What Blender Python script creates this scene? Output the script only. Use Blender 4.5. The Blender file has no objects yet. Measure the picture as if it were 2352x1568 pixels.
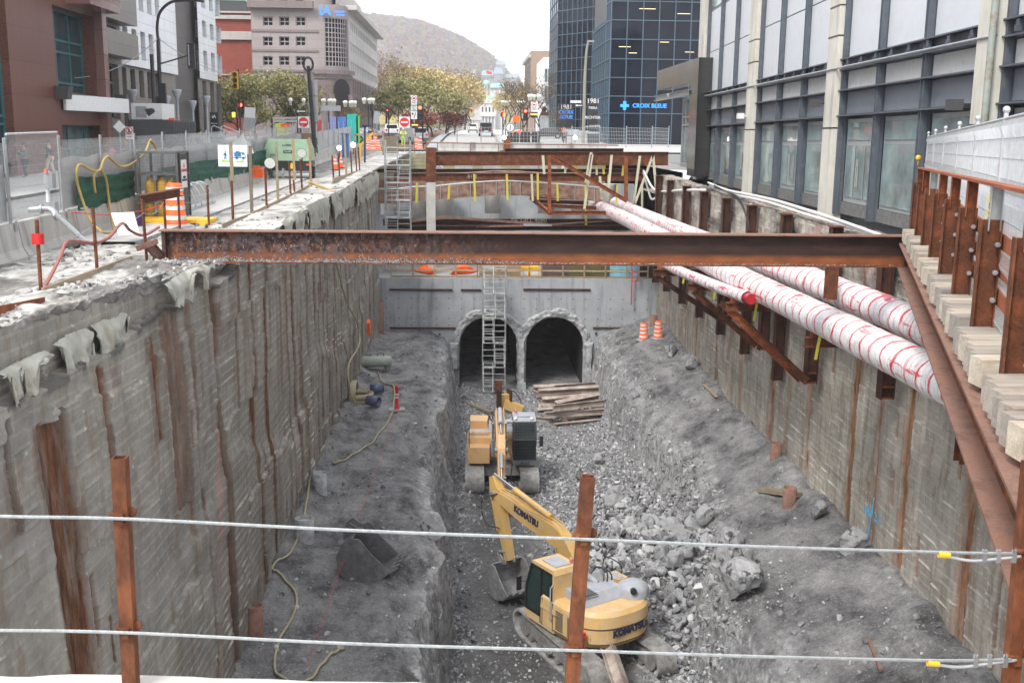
import bpy,math,random
import numpy as np
from mathutils import Vector,Matrix
random.seed(7);RNG=np.random.default_rng(7)
S=bpy.context.scene;COL=S.collection
F,CX,CY=2450.,1176.,784.
_p,_r,_y=math.radians(11.0),math.radians(.65),math.radians(2.35)
FW=np.array([math.sin(_y)*math.cos(_p),math.cos(_y)*math.cos(_p),-math.sin(_p)])
R0=np.array([math.cos(_y),-math.sin(_y),0]);U0=np.cross(R0,FW)
RT=R0*math.cos(_r)+U0*math.sin(_r);UP=-R0*math.sin(_r)+U0*math.cos(_r)
cd=bpy.data.cameras.new('camera');cam=bpy.data.objects.new('camera',cd);COL.objects.link(cam)
cam.matrix_world=Matrix(((RT[0],UP[0],-FW[0],0),(RT[1],UP[1],-FW[1],0),(RT[2],UP[2],-FW[2],0),(0,0,0,1)))
cd.sensor_width=36;cd.lens=F/2352*36;cd.clip_end=9000;cd.clip_start=.1;S.camera=cam
cd.dof.use_dof=False
def ray(u,v):return FW*F+RT*(u-CX)-UP*(v-CY)
def aY(u,v,Y):d=ray(u,v);return Vector(d*(Y/d[1]))
def aX(u,v,X):d=ray(u,v);return Vector(d*(X/d[0]))
def aZ(u,v,Z):d=ray(u,v);return Vector(d*(Z/d[2]))
def V(*a):return Vector(a)
OFF={}
def link(o):COL.objects.link(o);return o
def tag(o,label=None,cat=None,group=None,kind=None):
 if label:o['label']=label
 if cat:o['category']=cat
 if group:o['group']=group
 if kind:o['kind']=kind
 return o
def thing(name,label,cat,loc=(0,0,0),group=None,rz=0):
 o=link(bpy.data.objects.new(name,None));o.location=loc;o.rotation_euler=(0,0,rz);o.empty_display_size=.2
 OFF[o.name]=Vector(loc)if rz==0 else Vector((0,0,0));return tag(o,label,cat,group)
class MB:
 def __init__(s):s.v=[];s.f=[];s.m=[];s.mi=0;s.sm=[];s.smooth=False
 def add(s,vs,fs):
  b=len(s.v);s.v+=[tuple(p)for p in vs];s.f+=[tuple(i+b for i in f)for f in fs];s.m+=[s.mi]*len(fs);s.sm+=[s.smooth]*len(fs);return s
 def quad(s,*p):return s.add(p,[tuple(range(len(p)))])
 def box(s,c,d,rz=0,R=None):
  x,y,z=d[0]/2,d[1]/2,d[2]/2;M=R if R is not None else Matrix.Rotation(rz,3,'Z');c=Vector(c)
  vs=[c+M@Vector((a*x,b*y,e*z))for e in(-1,1)for b in(-1,1)for a in(-1,1)]
  return s.add(vs,[(0,2,3,1),(4,5,7,6),(0,1,5,4),(2,6,7,3),(0,4,6,2),(1,3,7,5)])
 def b2(s,x0,x1,y0,y1,z0,z1):return s.box(((x0+x1)/2,(y0+y1)/2,(z0+z1)/2),(abs(x1-x0),abs(y1-y0),abs(z1-z0)))
 def frame(s,p0,p1,up=(0,0,1)):
  p0,p1=Vector(p0),Vector(p1);d=(p1-p0);L=d.length;d=d/max(L,1e-9);up=Vector(up)
  if abs(d.dot(up))>.98:up=Vector((0,1,0))if abs(d.y)<.9 else Vector((1,0,0))
  a=d.cross(up).normalized();return p0,p1,d,a,a.cross(d).normalized(),L
 def prof(s,p0,p1,prof,up=(0,0,1),cap=True):
  p0,p1,d,a,b,L=s.frame(p0,p1,up);n=len(prof)
  vs=[p+a*x+b*y for p in(p0,p1)for x,y in prof]
  fs=[(i,(i+1)%n,n+(i+1)%n,n+i)for i in range(n)]
  if cap:fs+=[tuple(range(n-1,-1,-1)),tuple(range(n,2*n))]
  return s.add(vs,fs)
 def bar(s,p0,p1,w,h=None,up=(0,0,1)):
  h=h or w;w/=2;h/=2;return s.prof(p0,p1,[(-w,-h),(w,-h),(w,h),(-w,h)],up)
 def ibeam(s,p0,p1,h,w,tf=.02,tw=.015,up=(0,0,1)):
  H,W,T=h/2,w/2,tw/2
  return s.prof(p0,p1,[(-W,-H),(W,-H),(W,-H+tf),(T,-H+tf),(T,H-tf),(W,H-tf),(W,H),(-W,H),(-W,H-tf),(-T,H-tf),(-T,-H+tf),(-W,-H+tf)],up)
 def cyl(s,p0,p1,r0,r1=None,n=10,cap=True):
  r1=r0 if r1 is None else r1;p0,p1,d,a,b,L=s.frame(p0,p1)
  vs=[p+(a*math.cos(t)+b*math.sin(t))*r for p,r in((p0,r0),(p1,r1))for t in[2*math.pi*i/n for i in range(n)]]
  sm=s.smooth;s.smooth=True
  s.add(vs,[(i,(i+1)%n,n+(i+1)%n,n+i)for i in range(n)]);s.smooth=sm
  if cap:s.add(vs,[tuple(range(n-1,-1,-1)),tuple(range(n,2*n))])
  return s
 def tube(s,pts,r,n=6,rf=None):
  pts=[Vector(p)for p in pts];vs=[];N=len(pts);a=None
  for i,p in enumerate(pts):
   d=(pts[min(i+1,N-1)]-pts[max(i-1,0)]).normalized()
   if a is None:a=d.orthogonal().normalized()
   a=(a-d*a.dot(d)).normalized();b=d.cross(a);rr=rf(i/(N-1))if rf else r
   vs+=[p+(a*math.cos(2*math.pi*k/n)+b*math.sin(2*math.pi*k/n))*rr for k in range(n)]
  sm=s.smooth;s.smooth=True
  s.add(vs,[(i*n+k,i*n+(k+1)%n,(i+1)*n+(k+1)%n,(i+1)*n+k)for i in range(N-1)for k in range(n)]+[tuple(range(n-1,-1,-1)),tuple(range((N-1)*n,N*n))])
  s.smooth=sm;return s
 def ribbon(s,pts,w,side,t=.004):
  side=Vector(side).normalized()*w/2
  for p,q in zip(pts[:-1],pts[1:]):
   p,q=Vector(p),Vector(q);nn=(q-p).cross(side).normalized()*t
   s.add([p-side,p+side,q+side,q-side,p-side+nn,p+side+nn,q+side+nn,q-side+nn],[(0,1,2,3),(7,6,5,4),(0,4,5,1),(1,5,6,2),(2,6,7,3),(3,7,4,0)])
  return s
 def poly(s,pts,dvec):
  d=Vector(dvec);n=len(pts);pts=[Vector(p)for p in pts]
  return s.add(pts+[p+d for p in pts],[tuple(range(n-1,-1,-1)),tuple(range(n,2*n))]+[(i,(i+1)%n,n+(i+1)%n,n+i)for i in range(n)])
 def sph(s,c,r,n=8,m=6,sc=(1,1,1)):
  c=Vector(c);vs=[c+Vector((0,0,r*sc[2]))]
  for j in range(1,m):
   ph=math.pi*j/m
   vs+=[c+Vector((r*sc[0]*math.sin(ph)*math.cos(2*math.pi*i/n),r*sc[1]*math.sin(ph)*math.sin(2*math.pi*i/n),r*sc[2]*math.cos(ph)))for i in range(n)]
  vs.append(c-Vector((0,0,r*sc[2])));L=len(vs)-1
  fs=[(0,1+i,1+(i+1)%n)for i in range(n)]+[(1+j*n+i,1+(j+1)*n+i,1+(j+1)*n+(i+1)%n,1+j*n+(i+1)%n)for j in range(m-2)for i in range(n)]+[(L,1+(m-2)*n+(i+1)%n,1+(m-2)*n+i)for i in range(n)]
  sm=s.smooth;s.smooth=True;s.add(vs,fs);s.smooth=sm;return s
 def lathe(s,c,prof,n=12,ax=None):
  c=Vector(c);M=ax or Matrix.Identity(3);vs=[c+M@Vector((r*math.cos(2*math.pi*i/n),r*math.sin(2*math.pi*i/n),z))for r,z in prof for i in range(n)];K=len(prof)
  sm=s.smooth;s.smooth=True;s.add(vs,[(j*n+i,j*n+(i+1)%n,(j+1)*n+(i+1)%n,(j+1)*n+i)for j in range(K-1)for i in range(n)]);s.smooth=sm
  return s.add(vs,[tuple(range(n-1,-1,-1)),tuple(range((K-1)*n,K*n))])
 def build(s,name,mat,parent=None,label=None,cat=None,group=None,kind=None,fix=True):
  me=bpy.data.meshes.new(name)
  vs=np.array(s.v,float).reshape(-1,3)
  if parent is not None:off=OFF[parent.name];loc=Vector((0,0,0))
  elif cat or kind:
   mn,mx=vs.min(0),vs.max(0);off=Vector(((mn[0]+mx[0])/2,(mn[1]+mx[1])/2,mn[2]))if kind!='structure' else Vector((0,0,0));loc=off
  else:off=Vector((0,0,0));loc=off
  me.from_pydata((vs-np.array(off)).tolist(),[],s.f)
  ms=mat if isinstance(mat,(list,tuple))else[mat]
  for m in ms:me.materials.append(m)
  me.polygons.foreach_set('material_index',s.m)
  if any(s.sm):me.polygons.foreach_set('use_smooth',s.sm)
  if fix:
   import bmesh
   bm=bmesh.new();bm.from_mesh(me);bmesh.ops.recalc_face_normals(bm,faces=bm.faces);bm.to_mesh(me);bm.free()
  me.update();o=link(bpy.data.objects.new(name,me));o.location=loc
  if parent is not None:o.parent=parent;OFF[o.name]=OFF[parent.name]
  else:OFF[o.name]=Vector(off)
  return tag(o,label,cat,group,kind)
def grid_mesh(name,P,mat,attr=None,smooth=True,parent=None,**kw):
 """P: (n,m,3) array of points"""
 n,m=P.shape[:2];me=bpy.data.meshes.new(name);idx=np.arange(n*m).reshape(n,m)
 f=np.stack([idx[:-1,:-1],idx[1:,:-1],idx[1:,1:],idx[:-1,1:]],-1).reshape(-1,4)
 return np_mesh(name,P.reshape(-1,3),f,mat,attr,smooth,parent,**kw)
def np_mesh(name,v,f,mat,attr=None,smooth=False,parent=None,label=None,cat=None,group=None,kind=None):
 me=bpy.data.meshes.new(name);k=f.shape[1]
 me.vertices.add(len(v));me.vertices.foreach_set('co',np.ascontiguousarray(v,dtype=np.float32).ravel())
 me.loops.add(f.size);me.loops.foreach_set('vertex_index',np.ascontiguousarray(f,dtype=np.int32).ravel())
 me.polygons.add(len(f));me.polygons.foreach_set('loop_start',np.arange(0,f.size,k,dtype=np.int32))
 try:me.polygons.foreach_set('loop_total',np.full(len(f),k,dtype=np.int32))
 except Exception:pass
 me.polygons.foreach_set('use_smooth',np.full(len(f),bool(smooth)))
 me.update(calc_edges=True);me.validate()
 for m in(mat if isinstance(mat,(list,tuple))else[mat]):me.materials.append(m)
 if attr:
  for an,av in attr.items():
   a=me.attributes.new(an,'FLOAT','POINT');a.data.foreach_set('value',np.ascontiguousarray(av,dtype=np.float32).ravel())
 o=link(bpy.data.objects.new(name,me))
 if parent is not None:
  o.parent=parent;o.location=-OFF[parent.name];OFF[o.name]=Vector((0,0,0))
 else:OFF[o.name]=Vector((0,0,0))
 return tag(o,label,cat,group,kind)
def children(o):return list(o.children)
def copy_tree(o,parent=None):
 c=o.copy();link(c)
 if parent is not None:c.parent=parent
 for ch in o.children:copy_tree(ch,c)
 return c
def dup(o,loc,rz=0,label=None,group=None,sc=None):
 c=copy_tree(o);c.location=loc;c.rotation_euler=(0,0,rz)
 if sc:c.scale=(sc,sc,sc)
 if label:c['label']=label
 if group:c['group']=group
 return c
def crom(pts,n=6):
 pts=[Vector(p)for p in pts];P=[pts[0]*2-pts[1]]+pts+[pts[-1]*2-pts[-2]];out=[]
 for i in range(1,len(P)-2):
  for k in range(n):
   t=k/n;a,b,c,d=P[i-1:i+3]
   out.append(.5*((2*b)+(c-a)*t+(2*a-5*b+4*c-d)*t*t+(3*b-a-3*c+d)*t**3))
 return out+[pts[-1]]
def sag(p,q,s,n=8):
 p,q=Vector(p),Vector(q);return[p.lerp(q,i/n)-Vector((0,0,4*s*(i/n)*(1-i/n)))for i in range(n+1)]
_font={}
def text(txt,size,mat,parent,M,name='lettering',ext=.01,bold=0,align='CENTER',label=None,space=1.0):
 c=bpy.data.curves.new(name,'FONT');c.body=txt;c.size=size;c.extrude=ext;c.offset=bold;c.align_x=align;c.align_y='CENTER';c.resolution_u=3;c.space_character=space
 t=bpy.data.objects.new('t',c);link(t);bpy.context.view_layer.update()
 me=bpy.data.meshes.new_from_object(t.evaluated_get(bpy.context.evaluated_depsgraph_get()))
 bpy.data.objects.remove(t);me.name=name;me.transform(M if parent is None else Matrix.Translation(-OFF[parent.name])@M)
 me.materials.clear();me.materials.append(mat);o=link(bpy.data.objects.new(name,me))
 if parent is not None:o.parent=parent;OFF[o.name]=OFF[parent.name]
 return tag(o,label)
def face(origin,xdir,ydir):
 """matrix that puts +X text direction along xdir, up along ydir"""
 x=Vector(xdir).normalized();y=Vector(ydir);y=(y-x*x.dot(y)).normalized();z=x.cross(y)
 return Matrix(((x.x,y.x,z.x,origin[0]),(x.y,y.y,z.y,origin[1]),(x.z,y.z,z.z,origin[2]),(0,0,0,1)))
_T=[np.random.default_rng(100+i).random((256,256))for i in range(4)]
def vn(x,y,s=0):
 T=_T[s%4];o=37*s;xi=np.floor(x).astype(int);yi=np.floor(y).astype(int);fx=x-xi;fy=y-yi
 fx=fx*fx*(3-2*fx);fy=fy*fy*(3-2*fy);xi=(xi+o)&255;yi=(yi+o*3)&255;x1=(xi+1)&255;y1=(yi+1)&255
 return(T[xi,yi]*(1-fx)+T[x1,yi]*fx)*(1-fy)+(T[xi,y1]*(1-fx)+T[x1,y1]*fx)*fy
def fbm(x,y,o=4,s=0):
 x=np.asarray(x,float);y=np.asarray(y,float);r=0;a=.5
 for i in range(o):r=r+a*(vn(x,y,s+i)-.5)*2;x=x*2.03+3.1;y=y*2.03+1.7;a*=.5
 return r
def sst(a,b,x):t=np.clip((x-a)/(b-a),0,1);return t*t*(3-2*t)
def zg(y):return float(np.interp(y,[-3000,0,24,50,75,98,119,155,300,600,9000],[-3.4,-3.2,-2.95,-2.6,-2.15,-1.65,-1.1,-.35,.8,2.5,3.]))
class NT:
 def __init__(s,name):
  m=bpy.data.materials.new(name);m.use_nodes=True;s.m=m;s.t=m.node_tree;s.n=s.t.nodes;s.b=s.n['Principled BSDF']
  s.pos=s.n.new('ShaderNodeNewGeometry').outputs['Position']
 def node(s,k,**kw):
  n=s.n.new(k)
  for a,b in kw.items():setattr(n,a,b)
  return n
 def L(s,a,b):s.t.links.new(a,b)
 def mp(s,sc,loc=(0,0,0),src=None):
  n=s.node('ShaderNodeMapping');n.inputs['Scale'].default_value=sc if hasattr(sc,'__len__')else(sc,)*3;n.inputs['Location'].default_value=loc;s.L(src or s.pos,n.inputs['Vector']);return n.outputs[0]
 def noise(s,sc,det=5,rough=.6,loc=(0,0,0),dist=0):
  n=s.node('ShaderNodeTexNoise');n.inputs['Scale'].default_value=1;n.inputs['Detail'].default_value=det;n.inputs['Roughness'].default_value=rough;n.inputs['Distortion'].default_value=dist;s.L(s.mp(sc,loc),n.inputs['Vector']);return n.outputs['Fac']
 def vor(s,sc,feat='F1',out='Distance'):
  n=s.node('ShaderNodeTexVoronoi',feature=feat);n.inputs['Scale'].default_value=1;s.L(s.mp(sc),n.inputs['Vector']);return n.outputs[out]
 def ramp(s,f,cols,pos=None,interp='LINEAR'):
  n=s.node('ShaderNodeValToRGB');e=n.color_ramp.elements;n.color_ramp.interpolation=interp
  pos=pos or[.3+.4*i/(len(cols)-1)for i in range(len(cols))]
  while len(e)<len(cols):e.new(.5)
  for i,(c,p)in enumerate(zip(cols,pos)):e[i].position=p;e[i].color=(*(c if hasattr(c,'__len__')else(c,)*3),1)
  s.L(f,n.inputs[0]);return n.outputs[0]
 def mix(s,f,a,b,mode='MIX'):
  n=s.node('ShaderNodeMix',data_type='RGBA',blend_type=mode)
  for k,x in((0,f),(6,a),(7,b)):
   if hasattr(x,'links'):s.L(x,n.inputs[k])
   elif k==0:n.inputs[0].default_value=x
   else:n.inputs[k].default_value=(*x,1)
  return n.outputs[2]
 def math(s,op,a,b=0):
  n=s.node('ShaderNodeMath',operation=op)
  for k,x in((0,a),(1,b)):
   if hasattr(x,'links'):s.L(x,n.inputs[k])
   else:n.inputs[k].default_value=x
  return n.outputs[0]
 def attr(s,name):return s.node('ShaderNodeAttribute',attribute_name=name).outputs['Fac']
 def bump(s,h,st=.5,d=.02,prev=None):
  n=s.node('ShaderNodeBump');n.inputs['Strength'].default_value=st;n.inputs['Distance'].default_value=d;s.L(h,n.inputs['Height'])
  if prev is not None:s.L(prev,n.inputs['Normal'])
  s.L(n.outputs[0],s.b.inputs['Normal']);return n.outputs[0]
 def fin(s,col,rough=.8,metal=0,spec=.5,emit=None,es=1):
  if hasattr(col,'links'):s.L(col,s.b.inputs['Base Color'])
  else:s.b.inputs['Base Color'].default_value=(*col,1)
  if hasattr(rough,'links'):s.L(rough,s.b.inputs['Roughness'])
  else:s.b.inputs['Roughness'].default_value=rough
  s.b.inputs['Metallic'].default_value=metal;s.b.inputs['Specular IOR Level'].default_value=spec
  if emit:s.b.inputs['Emission Color'].default_value=(*emit,1);s.b.inputs['Emission Strength'].default_value=es
  return s.m
def srgb(r,g,b):return tuple((c/255/12.92 if c<=10 else((c/255+.055)/1.055)**2.4)for c in(r,g,b))
def pm(name,c,var=.25,sc=6,rough=.7,metal=0,bump=0,bsc=40,dirt=None,dsc=3,dth=(.5,.7),spec=.5,stretch=(1,1,1)):
 """paint-like material: base colour with soft variation and optional dirt patches"""
 t=NT(name);c=tuple(c);lo=tuple(x*(1-var)for x in c);hi=tuple(min(1,x*(1+var))for x in c)
 col=t.ramp(t.noise(tuple(sc*q for q in stretch)),[lo,c,hi])
 if dirt is not None:
  m=t.ramp(t.noise(tuple(dsc*q for q in stretch),6,.7,(5,3,1)),[(0,0,0),(1,1,1)],list(dth));col=t.mix(m,col,dirt)
 if bump:t.bump(t.noise(bsc),bump,.01)
 return t.fin(col,rough,metal,spec)
def em(name,c,s):t=NT(name);return t.fin(c,.5,0,.5,c,s)
def glass(name,c,rough=.06,spec=1.0,var=.3,sc=.6,warp=.02):
 t=NT(name);col=t.ramp(t.noise(sc),[tuple(x*(1-var)for x in c),tuple(x*(1+var)for x in c)])
 if warp:t.bump(t.noise(.9,2),.25,warp)
 return t.fin(col,rough,0,spec*(.2 if 'blue' in name or 'dark' in name else.5))
M={}
def rust(name,dark,mid,hot,hotpos=.62,sc=3,st=(1,1,1),pale=None,pth=.66):
 t=NT(name);f=t.noise(tuple(sc*q for q in st),8,.65);col=t.ramp(f,[dark,mid,hot],[.35,.5,hotpos])
 g=t.noise(tuple(30*q for q in st),4,.7);col=t.mix(.35,col,t.ramp(g,[tuple(x*.55 for x in dark),hot],[.35,.7]))
 if pale:col=t.mix(t.ramp(t.noise((14,14,9),8,.75,(2,7,4)),[(0,0,0),(1,1,1)],[pth,pth+.06]),col,pale)
 t.bump(g,.3,.006);return t.fin(col,.75,0,.3)
M['rust']=rust('rusted_steel',(.055,.023,.014),(.12,.043,.022),(.25,.08,.03))
M['rust_orange']=rust('orange_rust',(.11,.034,.016),(.23,.066,.024),(.36,.11,.04),.6,5)
M['rust_dark']=rust('dark_rust',(.028,.014,.011),(.055,.024,.017),(.13,.048,.024),.75)
M['rust_pale']=rust('dusty_rust',(.16,.09,.07),(.26,.16,.13),(.34,.16,.09),.75,4)
M['old_steel']=rust('plaster_caked_steel',(.22,.15,.12),(.42,.33,.28),(.56,.50,.45),.6,1.2,pale=(.62,.59,.55),pth=.60)
def conc(name,a,b,sc=1.5,st=(1,1,1),bump=.4,spots=None,rough=.9,streak=None):
 t=NT(name);col=t.ramp(t.noise(tuple(sc*q for q in st),9,.68),[a,b],[.32,.68])
 if streak:col=t.mix(t.ramp(t.noise((3,3,.25),5,.6,(1,8,2)),[(0,0,0),(1,1,1)],[.52,.75]),col,streak)
 if spots:col=t.mix(t.ramp(t.noise(9,8,.75,(9,1,4)),[(0,0,0),(1,1,1)],[.62,.70]),col,spots)
 t.bump(t.noise(22,8,.7),bump,.012);return t.fin(col,rough,0,.25)
M['conc']=conc('concrete',(.27,.26,.245),(.40,.39,.37),spots=(.18,.17,.16))
M['conc_pale']=conc('pale_concrete',(.42,.41,.38),(.58,.57,.54),spots=(.25,.24,.22),bump=.6)
M['conc_cream']=conc('cream_column_concrete',(.55,.53,.47),(.68,.66,.59),sc=1,streak=(.36,.34,.29))
M['conc_grey']=conc('fresh_grey_concrete',(.29,.31,.33),(.42,.44,.46),sc=.7,streak=(.2,.21,.22),bump=.15)
M['conc_rough']=conc('chipped_concrete',(.22,.225,.23),(.52,.53,.54),sc=5,bump=1.0,spots=(.08,.08,.08))
M['road']=conc('street_surface',(.36,.36,.35),(.47,.47,.455),sc=.35,bump=.1)
M['road_grey']=conc('asphalt',(.17,.17,.17),(.24,.24,.235),sc=.5,bump=.2)
M['walk']=conc('pavement_concrete',(.40,.395,.38),(.50,.49,.47),sc=.6,bump=.1)
def woodm(name,a,b,ax=1,sc=1.):
 t=NT(name);s=[9*sc]*3;s[ax]=.8*sc;col=t.ramp(t.noise(tuple(s),7,.6,dist=.6),[a,b],[.3,.7])
 s2=[60*sc]*3;s2[ax]=3*sc;g=t.noise(tuple(s2),4,.6);col=t.mix(.3,col,t.ramp(g,[tuple(x*.5 for x in a),b],[.35,.65]));oi=t.n.new('ShaderNodeObjectInfo').outputs['Random'];col=t.mix(1,col,t.ramp(oi,[(.78,.78,.79),(1.1,1.08,1.02)],[0,1]),'MULTIPLY');oi=t.n.new('ShaderNodeObjectInfo').outputs['Random'];col=t.mix(1,col,t.ramp(oi,[(.78,.78,.79),(1.1,1.08,1.02)],[0,1]),'MULTIPLY');col=t.mix(t.math('MULTIPLY',t.ramp(t.noise((2.5,2.5,2.5),6,.7,(4,9,1)),[(0,)*3,(1,)*3],[.52,.68]),.45),col,(.22,.14,.085));t.bump(g,.25,.004);return t.fin(col,.8,0,.25)
M['wood']=woodm('new_lumber',(.36,.25,.15),(.50,.38,.25),2)
M['wood_x']=woodm('sawn_plank',(.32,.25,.18),(.46,.38,.29),1)
M['wood_old']=woodm('weathered_wood',(.16,.14,.11),(.30,.26,.2),1)
M['ply']=woodm('plywood_box',(.30,.20,.13),(.42,.30,.21),2,.5)
M['timber']=woodm('pale_deck_timber',(.36,.32,.28),(.60,.55,.49),0)
M['galv']=pm('galvanised_steel',(.42,.44,.45),.2,8,.4,.6)
M['galv_l']=pm('pale_galvanised_wire',(.50,.52,.54),.15,8,.45,.3)
M['alu']=pm('scaffold_aluminium',(.50,.52,.52),.2,5,.4,.5,dirt=(.25,.25,.24))
M['black']=pm('black_paint',(.02,.02,.022),.3,5,.4)
M['rubber']=pm('black_rubber',(.03,.03,.03),.3,9,.7)
M['orange']=pm('orange_plastic',(.90,.13,.02),.12,5,.5)
M['red']=pm('red_plastic',(.62,.02,.02),.12,5,.5)
M['yellow']=pm('yellow_paint',(.85,.50,.03),.12,5,.5)
M['white']=pm('white_paint',(.72,.73,.73),.06,5,.5)
M['white_b']=pm('reflective_white_band',(.70,.70,.70),.08,6,.4)
M['dkgrey']=pm('dark_grey_plastic',(.06,.06,.065),.2,5,.5)
M['grey']=pm('grey_paint',(.30,.31,.32),.12,5,.5)
M['strap']=pm('cream_webbing',(.56,.54,.40),.12,12,.8)
M['strap_y']=pm('yellow_webbing',(.60,.53,.07),.15,12,.8)
w=bpy.data.worlds.new('World');S.world=w;w.use_nodes=True;wn=w.node_tree;bg=wn.nodes['Background']
sky=wn.nodes.new('ShaderNodeTexSky');sky.sky_type='NISHITA';sky.sun_disc=False;SE,SA=math.radians(48),math.radians(215)
sky.sun_elevation=SE;sky.sun_rotation=SA;sky.dust_density=6;sky.air_density=1.2;sky.ozone_density=1
hs=wn.nodes.new('ShaderNodeHueSaturation');hs.inputs['Saturation'].default_value=.22
mx=wn.nodes.new('ShaderNodeMix');mx.data_type='RGBA';mx.inputs[0].default_value=.72;mx.inputs[7].default_value=(12.2,12.4,13.,1)
wn.links.new(sky.outputs[0],hs.inputs['Color']);wn.links.new(hs.outputs[0],mx.inputs[6]);wn.links.new(mx.outputs[2],bg.inputs['Color']);bg.inputs['Strength'].default_value=.1
sl=bpy.data.lights.new('sun','SUN');sl.energy=1.7;sl.angle=math.radians(14);sl.color=(1,.96,.9);so=link(bpy.data.objects.new('sun',sl))
sd=Vector((math.sin(SA)*math.cos(SE),math.cos(SA)*math.cos(SE),math.sin(SE)));so.rotation_euler=sd.to_track_quat('Z','Y').to_euler()
S.view_settings.view_transform='Standard';S.view_settings.look='None';S.view_settings.exposure=.88;S.view_settings.gamma=1
S.cycles.use_denoising=True;S.cycles.max_bounces=6;S.cycles.diffuse_bounces=3;S.cycles.glossy_bounces=3;S.cycles.volume_bounces=1;S.cycles.caustics_reflective=False;S.cycles.caustics_refractive=False
hm=bpy.data.materials.new('haze_air');hm.use_nodes=True;hn=hm.node_tree;hn.nodes.remove(hn.nodes['Principled BSDF'])
pv=hn.nodes.new('ShaderNodeVolumePrincipled');pv.inputs['Color'].default_value=(.93,.95,1,1);pv.inputs['Density'].default_value=.00034;pv.inputs['Anisotropy'].default_value=.2
hn.links.new(pv.outputs[0],hn.nodes['Material Output'].inputs['Volume'])
MB().b2(-2400,2400,-150,3200,-24,420).build('haze',hm,kind='stuff',label='thin pale autumn haze over street and hill')
XL,XR,YB=-5.3,11.15,62.6
def wallmat(name,a,b,rustc,wet):
 t=NT(name);col=t.ramp(t.noise((1.3,1.1,1.6),10,.7),[a,b],[.3,.7])
 col=t.mix(t.ramp(t.noise((2,2.2,.22),6,.65,(3,5,2)),[(0,0,0),(1,1,1)],[.5,.72]),col,wet)
 col=t.mix(t.ramp(t.noise((5,3,6),8,.75,(7,1,2)),[(0,0,0),(1,1,1)],[.60,.68]),col,tuple(x*1.5 for x in b));col=t.mix(1,col,t.ramp(t.attr('tone'),[(.74,.75,.77),(1.16,1.14,1.10)],[.1,.9]),'MULTIPLY');col=t.mix(t.math('MULTIPLY',t.attr('jl'),t.ramp(t.noise((3,3,3),4),[(.05,)*3,(.45,)*3],[.45,.62])),col,tuple(x*.45 for x in a));col=t.mix(t.math('MULTIPLY',t.attr('fin'),.7),col,tuple(min(.7,x*1.55)for x in b))
 col=t.mix(t.math('MULTIPLY',t.ramp(t.noise((3,3,.8),6,.7,(1,2,9)),[(0,0,0),(1,1,1)],[.52,.62]),.55),col,(.20,.15,.10))
 rc=t.ramp(t.noise((9,9,1.2),8,.7),[tuple(x*.35 for x in rustc),rustc,tuple(x*1.6 for x in rustc)],[.36,.5,.68])
 rm=t.math('MULTIPLY',t.attr('rust'),t.ramp(t.noise((5,5,.9),6,.7,(4,4,4)),[(.6,)*3,(1,1,1)],[.38,.52]));col=t.mix(rm,col,rc)
 col=t.mix(t.attr('dark'),col,t.ramp(t.noise(9,6,.7),[(.03,.03,.03),(.10,.095,.09)],[.35,.7]))
 col=t.mix(t.attr('pink'),col,(.36,.22,.20))
 t.bump(t.noise((7,3,9),8,.7),.5,.03)
 return t.fin(col,.92,0,.2)
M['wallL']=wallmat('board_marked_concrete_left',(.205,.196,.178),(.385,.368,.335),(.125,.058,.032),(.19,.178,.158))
M['wallR']=wallmat('board_marked_concrete_right',(.33,.305,.265),(.54,.515,.46),(.24,.12,.065),(.24,.21,.17))
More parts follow.
